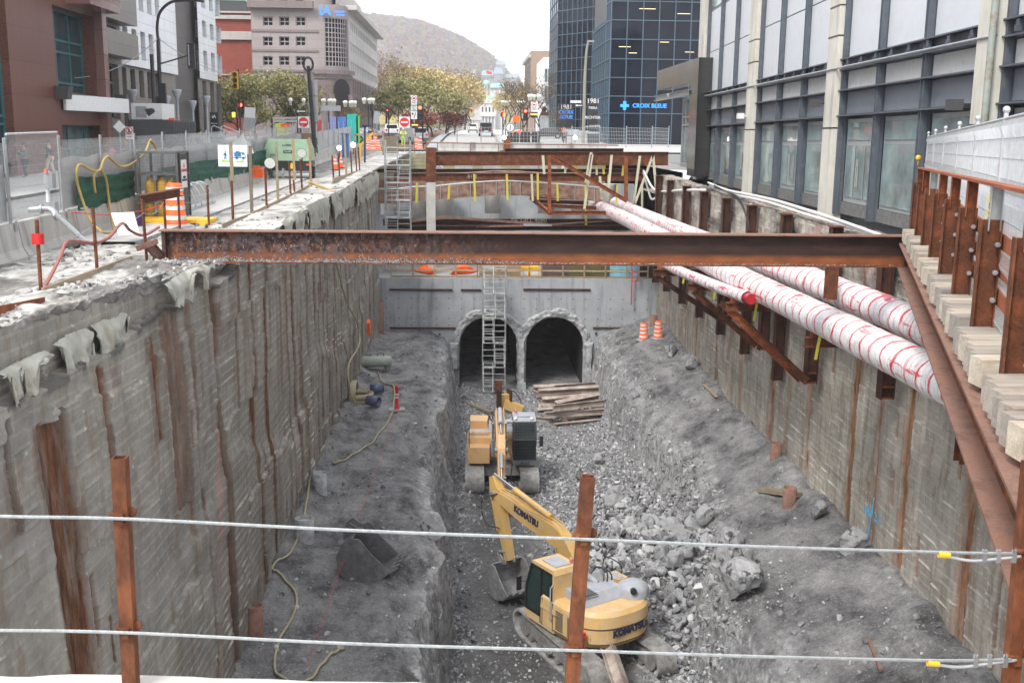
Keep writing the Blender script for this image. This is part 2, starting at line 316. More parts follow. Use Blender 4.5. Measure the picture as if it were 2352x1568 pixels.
def wall(side):
 ys=[8.]
 while ys[-1]<YB-.1:ys.append(ys[-1]+max(.04,.0026*ys[-1]))
 ys=np.array(ys);zt=-2.9 if side<0 else-3.3
 zs=np.arange(-12.7,-1.99,.042 if side<0 else.045);Y,Z=np.meshgrid(ys,zs,indexing='ij')
 s=side;sl=.0 if s<0 else 0
 top=np.interp(ys,[8,12,14,19,24,30,41,63],[-2.62,-2.6,-2.6,-2.72,-2.85,-2.72,-2.5,-2.1])if s<0 else np.interp(ys,[8,20,24,35,50,63],[-2.95,-2.95,-2.9,-2.75,-2.5,-2.2])
 top=top+.08*fbm(ys*1.3,ys*0,4,5)
 zz=np.minimum(Z,top[:,None]);dead=Z>top[:,None]+.05
 bh=.21 if s<0 else.24
 wob=.04*fbm(Y*.35,Z*.1,2,1)+.008*fbm(Y*1.5,Z*.4,2,2);q=(zz+wob)/bh;b=np.floor(q);t=q-b
 rr=np.random.default_rng(3 if s<0 else 8);pj=[8.]
 while pj[-1]<70:pj.append(pj[-1]+rr.uniform(1.0,1.9))
 pj=np.array(pj);pi=np.searchsorted(pj,ys)-1;po=rr.uniform(-.05,.05,len(pj)+1)
 lf=np.floor((Z+12.7+.9*vn(pi[:,None]+.5+0*Z,0*Z+.5,3)+.22*fbm(Y*1.3,Z*.3,4,2))/(2.3 if s<0 else 3.2));lo_=(vn(pi[:,None]*1.+.5+0*Z,lf*3.+.5,1)-.5)*(.30 if s<0 else.08);tone=vn(pi[:,None]*1.+.5+0*Z,lf*5.+b*.0+.5,2)*.7+.3*vn(b*1.+.5,pi[:,None]+.5+0*Z,1)
 lf=np.floor((Z+12.7+.9*vn(pi[:,None]+.5+0*Z,0*Z+.5,3)+.22*fbm(Y*1.3,Z*.3,4,2))/(2.3 if s<0 else 3.2));lo_=(vn(pi[:,None]*1.+.5+0*Z,lf*3.+.5,1)-.5)*(.30 if s<0 else.08);tone=vn(pi[:,None]*1.+.5+0*Z,lf*5.+b*.0+.5,2)*.7+.3*vn(b*1.+.5,pi[:,None]+.5+0*Z,1)
 bo=(vn(b*1.0+.5,pi[:,None]*1.0+.5+0*Z,2)-.5)
 rel=1.1*po[pi][:,None]+lo_+.014*bo-(.014 if s<0 else.010)*(1-t)
 ridge=np.exp(-((t-.06)/.09)**2)*np.clip(.1+2.6*fbm(Y*1.6,b*1.7,4,3),0,1)*np.clip(.3+3*fbm(Y*.35+7,Z*.4,3,2),0,1.2);rel=rel+(.04 if s<0 else.03)*ridge
 rel=rel+.02*fbm(Y*2.5,Z*2.5,4,2)
 R=np.zeros_like(rel);D=np.zeros_like(rel);PK=np.zeros_like(rel)
 if s<0:piles=[(12.2,.14,-3.4,-12.7,1),(13.4,.14,-3.6,-5.2,0),(14.7,.72,-4.0,-12.7,1),(16.6,.2,-3.7,-5.2,1),(19.0,.22,-3.6,-5.6,1),(19.95,.6,-3.3,-7.2,0),(20.9,.12,-3,-12.7,0),(22.6,.34,-3.2,-12.7,1),(24.6,.12,-3,-9,0),(26.2,.34,-2.6,-12.7,1),(28.2,.30,-2.4,-12.7,1),(30.4,.1,-2.7,-12,0),(32.5,.36,-2.6,-12.7,1),(31.4,.12,-2.6,-12,1),(33.6,.2,-2.6,-12,1),(34.8,.16,-2.6,-12,1),(37.8,.2,-3,-12.7,1),(40.2,.22,-2.6,-12,1),(43,.2,-2.6,-12,1),(48,.25,-2.6,-12,1),(51.2,.25,-2.6,-12,1),(56.8,.25,-2.6,-12,1),(36.4,.34,-2.4,-12.7,1),(39.0,.15,-3,-12,1),(41.5,.34,-2.4,-12.7,1),(44.2,.14,-3,-12,1),(46.4,.35,-2.4,-12.7,1),(49.8,.35,-2.4,-12.7,1),(52.6,.15,-3,-12,1),(55,.38,-2.4,-12.7,1),(58.6,.35,-2.4,-12.7,1),(61.3,.3,-2.4,-12,1)]
 else:piles=[(9.6,.3,-3,-12.7,1),(11.8,.5,-3,-12.7,1),(14.8,.36,-3,-12.7,1),(16.8,.12,-3,-11,0),(18.4,.42,-3,-12.7,1),(20.6,.12,-3,-12,1),(22.3,.42,-3,-12.7,1),(25.8,.4,-3,-12.7,1),(27.8,.12,-5,-12,1),(29.7,.4,-3,-12.7,1),(33.7,.36,-3,-12.7,1),(36,.14,-4,-11,1),(38,.36,-3,-12.7,1),(42.4,.36,-3,-12.7,1),(44.6,.14,-4,-11,1),(47,.34,-3,-12.7,1),(51.5,.34,-3,-12.7,1),(54,.14,-4,-11,0),(56,.3,-3,-12.7,1),(59.6,.3,-3,-12.7,1)]
 for(yc,wd,z1,z0,hot)in piles:
  e=wd/2+.02*fbm(Z*1.3+yc,Y*0,3,1)+.02*fbm(Z*6,Y*0+yc,2,2);inside=(np.abs(Y-yc)<e)&(Z<z1+.2*fbm(Y*3,Z*0,2,1))&(Z>z0)
  wsm=inside.astype(float);rib=.045*np.cos((Y-yc)*2*math.pi/.085)if wd>.2 else 0
  rel=rel*(1-wsm)+wsm*(-.10+rib+.015*fbm(Y*6,Z*3,3,1));R=np.maximum(R,wsm*(1. if hot else.75))
  edge=(np.abs(np.abs(Y-yc)-e)<.07)&(Z<z1)&(Z>z0);rel=rel+np.where(edge,.035*np.clip(fbm(Y*5,Z*3,3,3)+.2,0,1),0)
  halo=np.exp(-((np.abs(Y-yc)-e)/.16)**2)*(Z<z1)*(Z>z0);R=np.maximum(R,.55*halo*(fbm(Y*3,Z*.6,3,4)>-.05))
 for k in range(16 if s<0 else 26):
  yc=rr.uniform(11,58);zc=rr.uniform(-11,-4);m=np.exp(-((Y-yc)/.08)**2)*(np.abs(Z-zc)<rr.uniform(.3,.6));R=np.maximum(R,m);rel-=.07*m
 if s<0:
  led=np.interp(ys,[8,17,24,32,40],[-3.45,-3.5,-3.1,-2.7,-2.4])+.12*fbm(ys*1.1,ys*0,4,6);up_=(Z>led[:,None])&(ys[:,None]<33);rel=np.where(up_,-.20+.012*bo-.012*(1-t)+.01*fbm(Y*3,Z*3,3,1),rel)
  nb=np.exp(-((Z-led[:,None]+.05)/.07)**2)*(ys[:,None]<33);D=np.maximum(D,nb*(fbm(Y*2,Z*2,3,2)>.0)*.8);R=np.where(up_,R*.25,R)
  bat=.9*np.clip((24-Y)/14,0,1)*np.clip((Z+12)/9.4,0,1);rel=rel-bat
  step=sst(-.3,.3,fbm(Y*.25,Z*.0+2,2,3)*3-(Z+7.8)*1.2);rel=rel+.10*step-.05
  PK=np.exp(-((Y-21.6-.25*(Z+9))/.16)**2)*(Z<-6)*(Z>-11.5)*(fbm(Y*4,Z*1.2,3,1)>-.1)*.85+np.exp(-((Y-31-.05*Z)/.2)**2)*(Z>-7)*(Z<-3.4)*.5
  blot=(np.abs(Y-12.1-.2*fbm(Z,Y,2,1))<.55)&(Z<-7);R=np.maximum(R,blot*.35);rel=np.where(blot,rel-.08+.05*fbm(Y*5,Z*2,4,1),rel)
 else:
  up_=sst(-4.6,-4.1,Z)*sst(14,17,ys)[:,None];D=up_*np.clip(.15+1.5*fbm(Y*.6,Z*1.2,5,7),0,1);PK=up_*np.clip(fbm(Y*.5+9,Z*.9,3,2)-.12,0,1)*2.0*(1-D);rel=rel+up_*.10*fbm(Y*1.7,Z*1.7,5,3)
  rel=rel-.05
 X=(XL if s<0 else XR)-s*rel;P=np.stack([X+.05*fbm(Y*5,Z*9,3,2)*dead,Y,zz+.09*fbm(Y*4,Z*11,4,1)*dead],-1)
 k=dead.argmax(1);k=np.where(dead.any(1),k,len(zs)-1)
 for i in range(len(ys)):
  n=len(zs)-k[i];P[i,k[i]:,0]+=s*np.linspace(.0,.55,n)if n>0 else 0
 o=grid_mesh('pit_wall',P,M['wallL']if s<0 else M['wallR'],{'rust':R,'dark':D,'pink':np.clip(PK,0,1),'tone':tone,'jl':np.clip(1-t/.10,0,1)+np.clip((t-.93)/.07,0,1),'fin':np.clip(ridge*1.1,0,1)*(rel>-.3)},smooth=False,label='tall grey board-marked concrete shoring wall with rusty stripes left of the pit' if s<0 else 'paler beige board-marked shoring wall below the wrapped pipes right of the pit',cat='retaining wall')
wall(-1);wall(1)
for q_,(u_,v_,s_)in{'HLP 2.4':(2003,1182,.36),'G15':(2128,985,.0)}.items():
 if s_:
  wp=COL.objects[-1];p=aX(u_,v_,10.93);bl=pm('blue_spray_paint',(.05,.35,.62),.2,9,.8);text(q_,s_,bl,wp,face(p,(0,-1,.05),(0,0,1)),'spray_lettering',.004,.002);m=MB();m.bar(p+V(0,-.05,.5),p+V(0,.35,-1.5),.012,.05,up=(0,1,0));m.build('spray_line',bl,wp)
LC=[(16,-1.0),(21.9,-1.06),(24,-1.05),(27.7,-.9),(31,-1.0),(35.2,-1.44),(39.5,-1.46),(43.4,-1.2),(50.4,-1.12),(57,-1.38),(62,-1.4)]
LF=[(16,-.8),(27.5,-.55),(30.5,-.55),(35.5,-.45),(39.8,-.5),(46,-.65),(52,-.6),(59,-.5),(62,-.62)]
RC=[(16,7.4),(23,7.5),(25,7.56),(28.2,7.1),(32.3,7.9),(39.3,8.8),(42.3,8.2),(43.8,8.2),(48.3,7.8),(53.8,7.6),(62,7.9)]
RF=[(16,6.2),(27,6.3),(30,6.7),(33,7.3),(37,7.7),(41,7.9),(44,7.5),(50,7.2),(55,7.1),(62,7.1)]
def itp(T,y):a=np.array(T);return np.interp(y,a[:,0],a[:,1])
def H(x,y):
 x=np.asarray(x,float);y=np.asarray(y,float)
 lc=itp(LC,y)+.55*fbm(y*.55,x*0+3,5,1)-.1;lf=itp(LF,y)+.3*fbm(y*.9,x*0+8,4,2)+.1;rc=itp(RC,y)+.35*fbm(y*.7,x*0+5,4,3);rf=itp(RF,y)+.3*fbm(y*.9,x*0+1,3,1)
 zl=np.interp(y,[16,22,30,40,50,58,62.5],[-12.25,-12.1,-11.75,-11.45,-11.45,-11.5,-11.55])+.25*fbm(x*.45,y*.3,4,2)
 zl=zl-.35*sst(.9,0,lc-x)
 zf=-15+.10*fbm(x*.8,y*.8,3,1)+1.5*np.exp(-((x-7.2)/1.7)**2-((y-36)/5.5)**2)*(.8+.5*fbm(x*.7,y*.7,3,5))+.75*np.exp(-((x-5.8)/1.6)**2-((y-32.5)/2.5)**2)+.5*np.exp(-((x-7)/1.2)**2-((y-47)/5)**2)+.9*sst(6.2,4.6,np.abs(x-2.9)+0)*0
 zf=zf+.5*np.exp(-((x+.2)/.5)**2)*np.clip(fbm(y*.4,x*0,2,7)+.3,0,1)+.35*sst(20,58,y)*0
 zr=np.interp(y,[16,23,32,40,50,58,62.5],[-12.4,-12.0,-12.0,-11.85,-11.75,-11.5,-11.35])+.30*fbm(x*.5,y*.35,4,6)
 u=np.clip((x-rc)/(11.1-rc),0,1);zr=zr+.65*u-.55*(1-u)**2
 tl=np.clip((x-lc)/(lf-lc),0,1);tr=np.clip((x-rf)/(rc-rf),0,1)
 tl=tl+.12*np.sin(tl*math.pi)*fbm(y*2,tl*4,3,2)*2;tr=tr+.16*np.sin(tr*math.pi)*fbm(y*1.6,tr*4,3,3)*2
 z=np.where(x<itp(LF,y)+.8,zl+(zf-zl)*sst(0,1,tl),zf+(zr-zf)*sst(0,1,tr)**.8)
 bench=(np.clip(1-tl,0,1)*(x<2)+np.clip(tr,0,1)*(x>2))
 z=z+bench*.03*np.floor(4*vn(x*1.9+fbm(x,y,2,1),y*1.5,3))/2+bench*(.05*(1-np.abs(fbm(x*1.1,y*.9,4,1))*3)+.05*np.abs(fbm(x*2.6,y*2.2,4,4))+.02*np.round(fbm(x*1.7,y*1.1,3,6)*5)/2)+.035*fbm(x*5,y*5,4,2)+.02*fbm(x*13,y*13,2,3)
 st=(np.clip(tl,0,1)*(1-np.clip(tl,0,1))*(x<2)+np.clip(tr,0,1)*(1-np.clip(tr,0,1))*(x>2))*4
 zq=np.round(z/.28+.6*fbm(x*1.5,y*1.1,3,5))*.28;z=z+st*.45*(zq-z)+st*.16*fbm(x*3.1,y*3.1,4,4)
 z=z+.35*np.exp(-((x-11)/.5)**2)*np.clip(fbm(y*.9,x*0,3,4)+.25,0,1)+.25*np.exp(-((x+5.2)/.35)**2)
 return z
t=NT('excavated_rock')
rk=t.ramp(t.noise((1.3,1.3,1.3),12,.78,dist=.4),[(.06,.061,.064),(.19,.193,.20),(.34,.343,.35),(.52,.52,.52)],[.38,.47,.57,.68])
rk=t.mix(t.ramp(t.noise((.35,.3,.3),9,.72,(4,1,0)),[(0,0,0),(.85,.85,.85)],[.55,.63]),rk,(.06,.058,.056))
rk=t.mix(t.ramp(t.noise((.9,3.2,3),9,.75,(2,6,0),1.2),[(0,0,0),(.8,.8,.8)],[.60,.66]),rk,(.42,.425,.44))
vc=t.node('ShaderNodeTexVoronoi');vc.inputs['Scale'].default_value=1;t.L(t.mp((6,7.5,7.5)),vc.inputs['Vector']);vg=t.node('ShaderNodeSeparateColor');t.L(vc.outputs['Color'],vg.inputs[0]);rk=t.mix(.45,rk,t.ramp(vg.outputs[0],[(.45,)*3,(1.5,)*3],[0,1]),'MULTIPLY');sc_=t.ramp(t.noise((2.,14,6),6,.7,(1,4,0),.8),[(0,)*3,(1,)*3],[.56,.66]);fl=t.ramp(t.noise((.8,.6,.8),9,.72,(5,5,0)),[(.075,.073,.072),(.175,.175,.18),(.27,.268,.265),(.36,.355,.345)],[.36,.46,.56,.68]);fl=t.mix(t.math('MULTIPLY',sc_,.5),fl,(.36,.365,.38));fl=t.mix(.5,fl,t.ramp(t.noise((16,16,16),6,.8),[(.5,)*3,(1.5,)*3],[.38,.62]),'MULTIPLY');rk=t.mix(t.attr('steep'),fl,rk)
vc=t.node('ShaderNodeTexVoronoi');vc.inputs['Scale'].default_value=1;t.L(t.mp((6,7.5,7.5)),vc.inputs['Vector']);vg=t.node('ShaderNodeSeparateColor');t.L(vc.outputs['Color'],vg.inputs[0]);rk=t.mix(.45,rk,t.ramp(vg.outputs[0],[(.45,)*3,(1.5,)*3],[0,1]),'MULTIPLY');sc_=t.ramp(t.noise((2.,14,6),6,.7,(1,4,0),.8),[(0,)*3,(1,)*3],[.56,.66]);fl=t.ramp(t.noise((.8,.6,.8),9,.72,(5,5,0)),[(.075,.073,.072),(.175,.175,.18),(.27,.268,.265),(.36,.355,.345)],[.36,.46,.56,.68]);fl=t.mix(t.math('MULTIPLY',sc_,.5),fl,(.36,.365,.38));fl=t.mix(.5,fl,t.ramp(t.noise((16,16,16),6,.8),[(.5,)*3,(1.5,)*3],[.38,.62]),'MULTIPLY');rk=t.mix(t.attr('steep'),fl,rk)
rk=t.mix(t.ramp(t.vor(9,'F1'),[(1,1,1),(0,0,0)],[.12,.2]),rk,t.ramp(t.noise(22,3),[(.10,.10,.10),(.42,.42,.42)],[.4,.6]))
rk=t.mix(t.attr('pale'),rk,t.ramp(t.noise((3,3,3),10,.8),[(.14,.14,.145),(.60,.60,.60)],[.38,.62]))
rk=t.mix(t.attr('trk'),rk,t.ramp(t.noise((3,4,3),9,.75),[(.045,.044,.043),(.15,.148,.145)],[.35,.7]))
b1=t.bump(t.noise((3.5,3.5,3.5),12,.8),1.,.12);t.bump(t.noise((2,16,9),6,.7,(3,1,2),1.),.45,.05,b1)
M['rock']=t.fin(rk,.9,0,.2)
ys=[14.]
while ys[-1]<YB+1:ys.append(ys[-1]+max(.05,.0024*ys[-1]))
xs=np.concatenate([np.arange(-5.7,-1.8,.085),np.arange(-1.8,-.1,.045),np.arange(-.1,6,.085),np.arange(6,9.2,.055),np.arange(9.2,11.6,.085)])
Y,X=np.meshgrid(np.array(ys),xs,indexing='ij');Z=H(X,Y);gx=np.gradient(Z,axis=1)/np.gradient(X,axis=1);steep=sst(.8,2.5,np.abs(gx))
pale=np.clip(steep*.75*(fbm(X*1.2,Y*.6,4,3)+.75)+.5*np.exp(-((X-11)/.45)**2)*(fbm(Y*.7,X*0,3,2)>.05),0,1)
trk=np.exp(-((X-1.2)/1.5)**2)*(Z<-14.3)*sst(30,34,Y)*sst(50,44,Y)+np.exp(-((X-1.6)/2.0)**2)*(Z<-14.3)*sst(33,29,Y)
pale=np.clip(pale+.75*np.exp(-((X-itp(LC,Y)+.1)/.35)**2)*(fbm(X*2,Y*1.2,4,6)>-.08)+.6*np.exp(-((X-itp(RC,Y)-.2)/.5)**2)*(fbm(X*2,Y*1.2,4,7)>-.05),0,1)
grid_mesh('excavated_rock_floor',np.stack([X,Y,Z],-1),M['rock'],{'pale':pale,'trk':np.clip(trk,0,1)*.9,'steep':np.clip(steep*1.2+(Z<-13.6)*.5*1,0,1)},smooth=False,kind='structure')
PHI=(1+5**.5)/2;ICO=np.array([(-1,PHI,0),(1,PHI,0),(-1,-PHI,0),(1,-PHI,0),(0,-1,PHI),(0,1,PHI),(0,-1,-PHI),(0,1,-PHI),(PHI,0,-1),(PHI,0,1),(-PHI,0,-1),(-PHI,0,1)],float);ICO/=np.linalg.norm(ICO[0])
IF=np.array([(0,11,5),(0,5,1),(0,1,7),(0,7,10),(0,10,11),(1,5,9),(5,11,4),(11,10,2),(10,7,6),(7,1,8),(3,9,4),(3,4,2),(3,2,6),(3,6,8),(3,8,9),(4,9,5),(2,4,11),(6,2,10),(8,6,7),(9,8,1)])
def subd(v,f):
 d={};v=list(map(tuple,v));nf=[]
 def mid(a,b):
  k=(min(a,b),max(a,b))
  if k not in d:m=(np.array(v[a])+np.array(v[b]));v.append(tuple(m/np.linalg.norm(m)));d[k]=len(v)-1
  return d[k]
 for a,b,c in f:x,y,z=mid(a,b),mid(b,c),mid(c,a);nf+=[(a,x,z),(b,y,x),(c,z,y),(x,y,z)]
 return np.array(v),np.array(nf)
I1=subd(ICO,IF);I2=subd(*I1)
def rockt(seed,lv=1):
 r=np.random.default_rng(seed);v,f=(ICO,IF)if lv==0 else I1 if lv==1 else I2;v=v.copy()
 for k in range(9):
  n=r.normal(size=3);n/=np.linalg.norm(n);d=r.uniform(.42,.8);p=v@n;v=v-np.outer(np.maximum(p-d,0),n)
 v=v*np.array([r.uniform(.8,1.3),r.uniform(.7,1.1),r.uniform(.5,.9)])+r.normal(size=v.shape)*.02;return v,f
def rotm(r):
 q=r.normal(size=4);q/=np.linalg.norm(q);a,b,c,d=q
 return np.array([[1-2*(c*c+d*d),2*(b*c-a*d),2*(b*d+a*c)],[2*(b*c+a*d),1-2*(b*b+d*d),2*(c*d-a*b)],[2*(b*d-a*c),2*(c*d+a*b),1-2*(b*b+c*c)]])
def rockm(name,cols,bs=6):
 t=NT(name);rnd=t.n.new('ShaderNodeNewGeometry').outputs['Random Per Island'];col=t.ramp(rnd,cols,[0,.35,.75,1.])
 col=t.mix(t.ramp(t.noise(bs,8,.7),[(0,0,0),(1,1,1)],[.42,.66]),col,t.mix(.5,col,(.5,.5,.5)));col=t.mix(t.ramp(t.noise(bs*.6,6,.7,(3,3,8)),[(0,0,0),(1,1,1)],[.55,.62]),col,(.07,.07,.072));t.bump(t.noise(14,8,.75),.7,.02);return t.fin(col,.88,0,.25)
M['rub']=rockm('broken_limestone',[(.10,.10,.106),(.22,.223,.232),(.33,.333,.34),(.56,.56,.56)])
M['rub_street']=rockm('street_rubble',[(.14,.13,.12),(.27,.26,.25),(.44,.43,.42),(.6,.59,.57)])
def scatter(pts,sizes,lv,seed,flat=1.):
 r=np.random.default_rng(seed);tm=[rockt(seed*50+i,lv)for i in range(10)];VV=[];FF=[];b=0
 for p,s in zip(pts,sizes):
  v,f=tm[r.integers(10)];q=(v@rotm(r).T)*s;q[:,2]*=flat;VV.append(q+p);FF.append(f+b);b+=len(v)
 return np.concatenate(VV),np.concatenate(FF)
def cand(n,x0,x1,y0,y1,dens,seed):
 r=np.random.default_rng(seed);x=r.uniform(x0,x1,n);y=y0+(y1-y0)*r.random(n)**1.15;k=r.random(n)<dens(x,y);return x[k],y[k],r
def dfl(x,y):
 f=(itp(LF,y)+.05<x)&(x<itp(RC,y)-.1);heap=np.exp(-((x-6.3)/2.3)**2-((y-36)/8)**2)+.6*np.exp(-((x-4.5)/3)**2-((y-47)/6)**2)
 edge=np.exp(-((x-itp(LF,y)-.25)/.35)**2)*.5+np.exp(-((x-itp(RF,y)+.3)/.7)**2)*.6
 clear=np.exp(-((x-1.1)/1.3)**2-((y-37)/5)**2)*.9+np.exp(-((x-4)/2.2)**2-((y-30.2)/3.)**2)*.9
 return f*np.clip(.22+heap+edge-clear+.5*fbm(x*.6,y*.6,3,4),.03,1)
x,y,r=cand(13000,-.8,8.8,26,62,dfl,1);hp_=np.exp(-((x-6.3)/2.1)**2-((y-34.5)/6)**2);sz=.05+.10*r.random(len(x))**2.2*(.7+.8*hp_)+.26*hp_*(r.random(len(x))>.66)*r.random(len(x));z=H(x,y)+sz*.3+.25*hp_*r.random(len(x))
v1,f1=scatter(np.stack([x,y,z],1),sz,1,5)
x,y,r=cand(24000,-.8,8.8,26,62,lambda a,b:np.clip(dfl(a,b)+.25,0,1),2);s2=.022+.05*r.random(len(x))**1.5;z=H(x,y)+s2*.3
v2,f2=scatter(np.stack([x,y,z],1),s2,0,6)
x,y,r=cand(13000,-5.2,11,19,62,lambda a,b:((a<itp(LC,b)-.05)|(a>itp(RC,b)))*np.clip(.3+1.2*fbm(a*.5,b*.35,4,8),.06,1),3);s3=.018+.11*r.random(len(x))**4.5;z=H(x,y)+s3*.25
v3,f3=scatter(np.stack([x,y,z],1),s3,0,7)
np_mesh('rock_rubble',np.concatenate([v1,v2,v3]),np.concatenate([f1,f2+len(v1),f3+len(v1)+len(v2)]),M['rub'],kind='stuff',label='grey broken limestone rubble strewn over the trench floor and benches')
def boulder(px,z,s,seed,label,flat=1,mat='rub'):
 p=aZ(*px,z);v,f=rockt(seed,2);r=np.random.default_rng(seed);v=v@rotm(r).T*s;v[:,2]*=flat
 v=v+fbm(v[:,0]*5+seed,v[:,1]*5,4,1)[:,None]*.07*s*v/np.maximum(np.linalg.norm(v,axis=1),.01)[:,None]
 zz=float(H(p.x,p.y))if mat=='rub' else p.z;v=v-[0,0,v[:,2].min()+.18*s]
 me=np_mesh('boulder',v,f,M[mat],label=label,cat='boulder');me.location=(p.x,p.y,zz);return me
B=[((1415,1150),-14.4,.62,1,'wide brown-grey boulder alone on the rubble right of the front post top'),((1490,1250),-14.2,.62,2,'angular grey boulder nearest the excavator engine hood'),((1552,1262),-14,.66,3,'flat topped slab boulder behind the excavator tail heap'),((1600,1250),-13.8,.55,4,'boulder at the right end of the big block heap'),((1510,1300),-14.3,.66,5,'tall pale split boulder touching the counterweight side'),((1570,1320),-14.2,.58,6,'squarish boulder in the middle of the heap right of the excavator'),((1620,1290),-13.9,.45,7,'smaller block against the rock face right of the heap'),((1545,1360),-14.6,.42,8,'dark wedge boulder low in the heap beside the rear track'),((1470,1215),-14.5,.42,9,'grey boulder behind the excavator hoses'),((1660,1470),-14.4,1.0,10,'largest pale slab of rock at the bottom edge of the picture'),((1690,1530),-14.4,.8,11,'dark dirt-covered block leaning on the largest pale slab'),((1068,925),-15,.30,12,'pale boulder left of the scaffold foot by the tunnel'),((1010,905),-11.6,.01,13,''),((1190,960),-15,.3,14,'small pale block between the rear excavator cab and the steel pile'),((1285,972),-15,.32,15,'dark round stone in front of the steel pile'),((1000,1440),-15,.45,16,'low grey boulder at the foot of the left rock ledge'),((1030,1180),-15,.3,17,'small block beside the left ledge in the middle of the trench'),((1330,1100),-14.9,.34,18,'grey block just left of the post top'),((1375,1070),-14.8,.34,19,'whitish block above the post top'),((1540,835),-11.6,.5,20,'pale boulder at the foot of the right wall below the barrels'),((1585,870),-11.6,.62,21,'large white-flecked outcrop boulder against the right wall'),((1880,1215),-11.6,.45,22,'rough rock lump at the right wall base with rusty plate'),((1955,1310),-11.7,.5,23,'hollowed rock lump at the right wall base near the lower cable'),((1455,1015),-14.4,.3,24,'rounded stone at the foot of the right ledge')]
for px,z,s,sd_,lb in B:
 if lb:boulder(px,z,s,sd_,lb)
AC=[(1.16,1.74),(5.12,1.74)];ZS=-12.42
def headwall():
 m=MB();n=330;xs=np.linspace(XL-.3,XR+.3,n)
 def low(x):
  for c,r_ in AC:
   if abs(x-c)<r_:return ZS+math.sqrt(r_*r_-(x-c)**2)
  return-16.
 for a,b in zip(xs[:-1],xs[1:]):
  la,lb=low(a),low(b)
  if min(la,lb)<-15 and max(la,lb)>-15:la=lb=min(la,lb)if True else 0
  m.quad((a,YB,la),(b,YB,lb),(b,YB,-8.42),(a,YB,-8.42))
 m.b2(XL-.3,XR+.3,YB+.02,YB+1.6,-8.9,-8.40)
 return m
hw=headwall().build('tunnel_headwall',M['conc_grey'],label='smooth grey concrete end wall pierced by two arched tunnels',cat='concrete wall',fix=False)
for c,r_ in AC:
 n=60;A=np.linspace(-.18,math.pi+.18,n);rad=np.linspace(r_-.02,r_+.50,9);P=np.zeros((n,9,3))
 for i,a in enumerate(A):
  for j,q in enumerate(rad):
   nn=float(fbm(a*6+c,q*4,4,1));out=.10*(1 if j not in(0,8)else 0)
   P[i,j]=(c+math.cos(a)*(q+.16*nn*(j>0)),YB-out-.22*nn*(0<j<8),max(ZS+math.sin(a)*(q+.16*nn*(j>0)),-12.9+0*q))
 grid_mesh('arch_collar',P,M['conc_rough'],smooth=False,parent=hw)
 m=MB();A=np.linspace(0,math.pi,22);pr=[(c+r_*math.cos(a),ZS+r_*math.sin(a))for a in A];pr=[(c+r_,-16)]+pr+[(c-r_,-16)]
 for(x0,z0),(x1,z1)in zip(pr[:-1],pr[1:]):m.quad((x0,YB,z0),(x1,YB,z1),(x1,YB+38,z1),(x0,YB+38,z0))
 m.quad(*[(x,YB+38,z)for x,z in pr]);m.build('tunnel_vault',M['tun']if 'tun' in M else M.setdefault('tun',conc('shade_black_tunnel_lining',(.02,.02,.02),(.05,.05,.05),sc=2)),hw,fix=False)  # near-black lining colour stands in for the unlit darkness inside the tunnels
 g=MB();g.quad((c-r_,YB-.5,-15.02),(c+r_,YB-.5,-15.02),(c+r_,YB+38,-15.02),(c-r_,YB+38,-15.02));g.build('tunnel_floor',M['rock'],hw)
def rag(x0,x1,z0,z1,mt,nm,seed,y=YB,th=.35,par=hw):
 nx=max(3,int((x1-x0)/.09));nz=max(3,int((z1-z0)/.09));X,Z=np.meshgrid(np.linspace(x0,x1,nx),np.linspace(z0,z1,nz),indexing='ij')
 P=np.stack([X+.06*fbm(X*3,Z*3,3,seed),y-th-.10*fbm(X*2.5,Z*2.5,4,seed+1),Z],-1);P[0,:,1]=y;P[-1,:,1]=y;P[:,-1,1]=y;P[:,0,1]=y
 grid_mesh(nm,P,mt,smooth=False,parent=par)
rag(2.86,3.40,-15.1,-12.0,M['conc_rough'],'centre_pier',3,th=.4);rag(-1.2,-.58,-13.9,-12.2,M['conc_rough'],'side_pier',5);rag(6.86,7.45,-14.9,-12.2,M['conc_rough'],'side_pier',7)
m=MB();m.b2(2.9,3.4,YB-.6,YB-.02,-15.1,-14.6);m.build('pier_foot',M['conc_grey'],hw)
for(x0,x1,z)in((-4.7,-1.0,-9.05),(-.5,.7,-9.05),(3.2,7.2,-9.0),(-4.7,-.8,-11.35),(7.4,10.3,-11.3)):
 m=MB();m.b2(x0,x1,YB-.10,YB-.01,z-.07,z+.02);m.build('recess_rail',M['rust_dark'],hw)
 m=MB();k=int((x1-x0)/.16)
 for i in range(k):xx=x0+.08+i*.16;m.bar((xx,YB-.02,z+.05),(xx+random.uniform(-.05,.05),YB-.25,z+.02),.02)
 tag(m.build('rebar_starters',M['rust_pale'],hw),kind='stuff')
m=MB()
for i in range(22):
 for z in(-9.6,-10.2,-10.8,-11.2):m.cyl((-4.9+i*.74,YB-.012,z),(-4.9+i*.74,YB+.0,z),.035,n=6)
m.build('tie_holes',M['black'],hw)
for xx,zz in((-1.75,-11.75),(7.6,-11.65)):m=MB();m.cyl((xx,YB-.1,zz),(xx,YB,zz),.07);m.build('weep_pipe',M['dkgrey'],hw)
gy=[-2600,-400,-60,-3,5.1,8,14,24,36,50,63,75,86,98,108,119,137,155,200,250,300,420,600,1200,3500];gx=[-2600,-600,-120,-50,-24,-16,-10.4,-7.4,-6.8,15,16,24,50,120,600,2600]
m=MB()
def inpit(x0,x1,y0,y1):return-6.8<(x0+x1)/2<15 and 5.2<(y0+y1)/2<98
for a,b in zip(gy[:-1],gy[1:]):
 for c,d in zip(gx[:-1],gx[1:]):
  if not inpit(c,d,a,b):m.quad((c,a,zg(a)-.03),(d,a,zg(a)-.03),(d,b,zg(b)-.03),(c,b,zg(b)-.03))
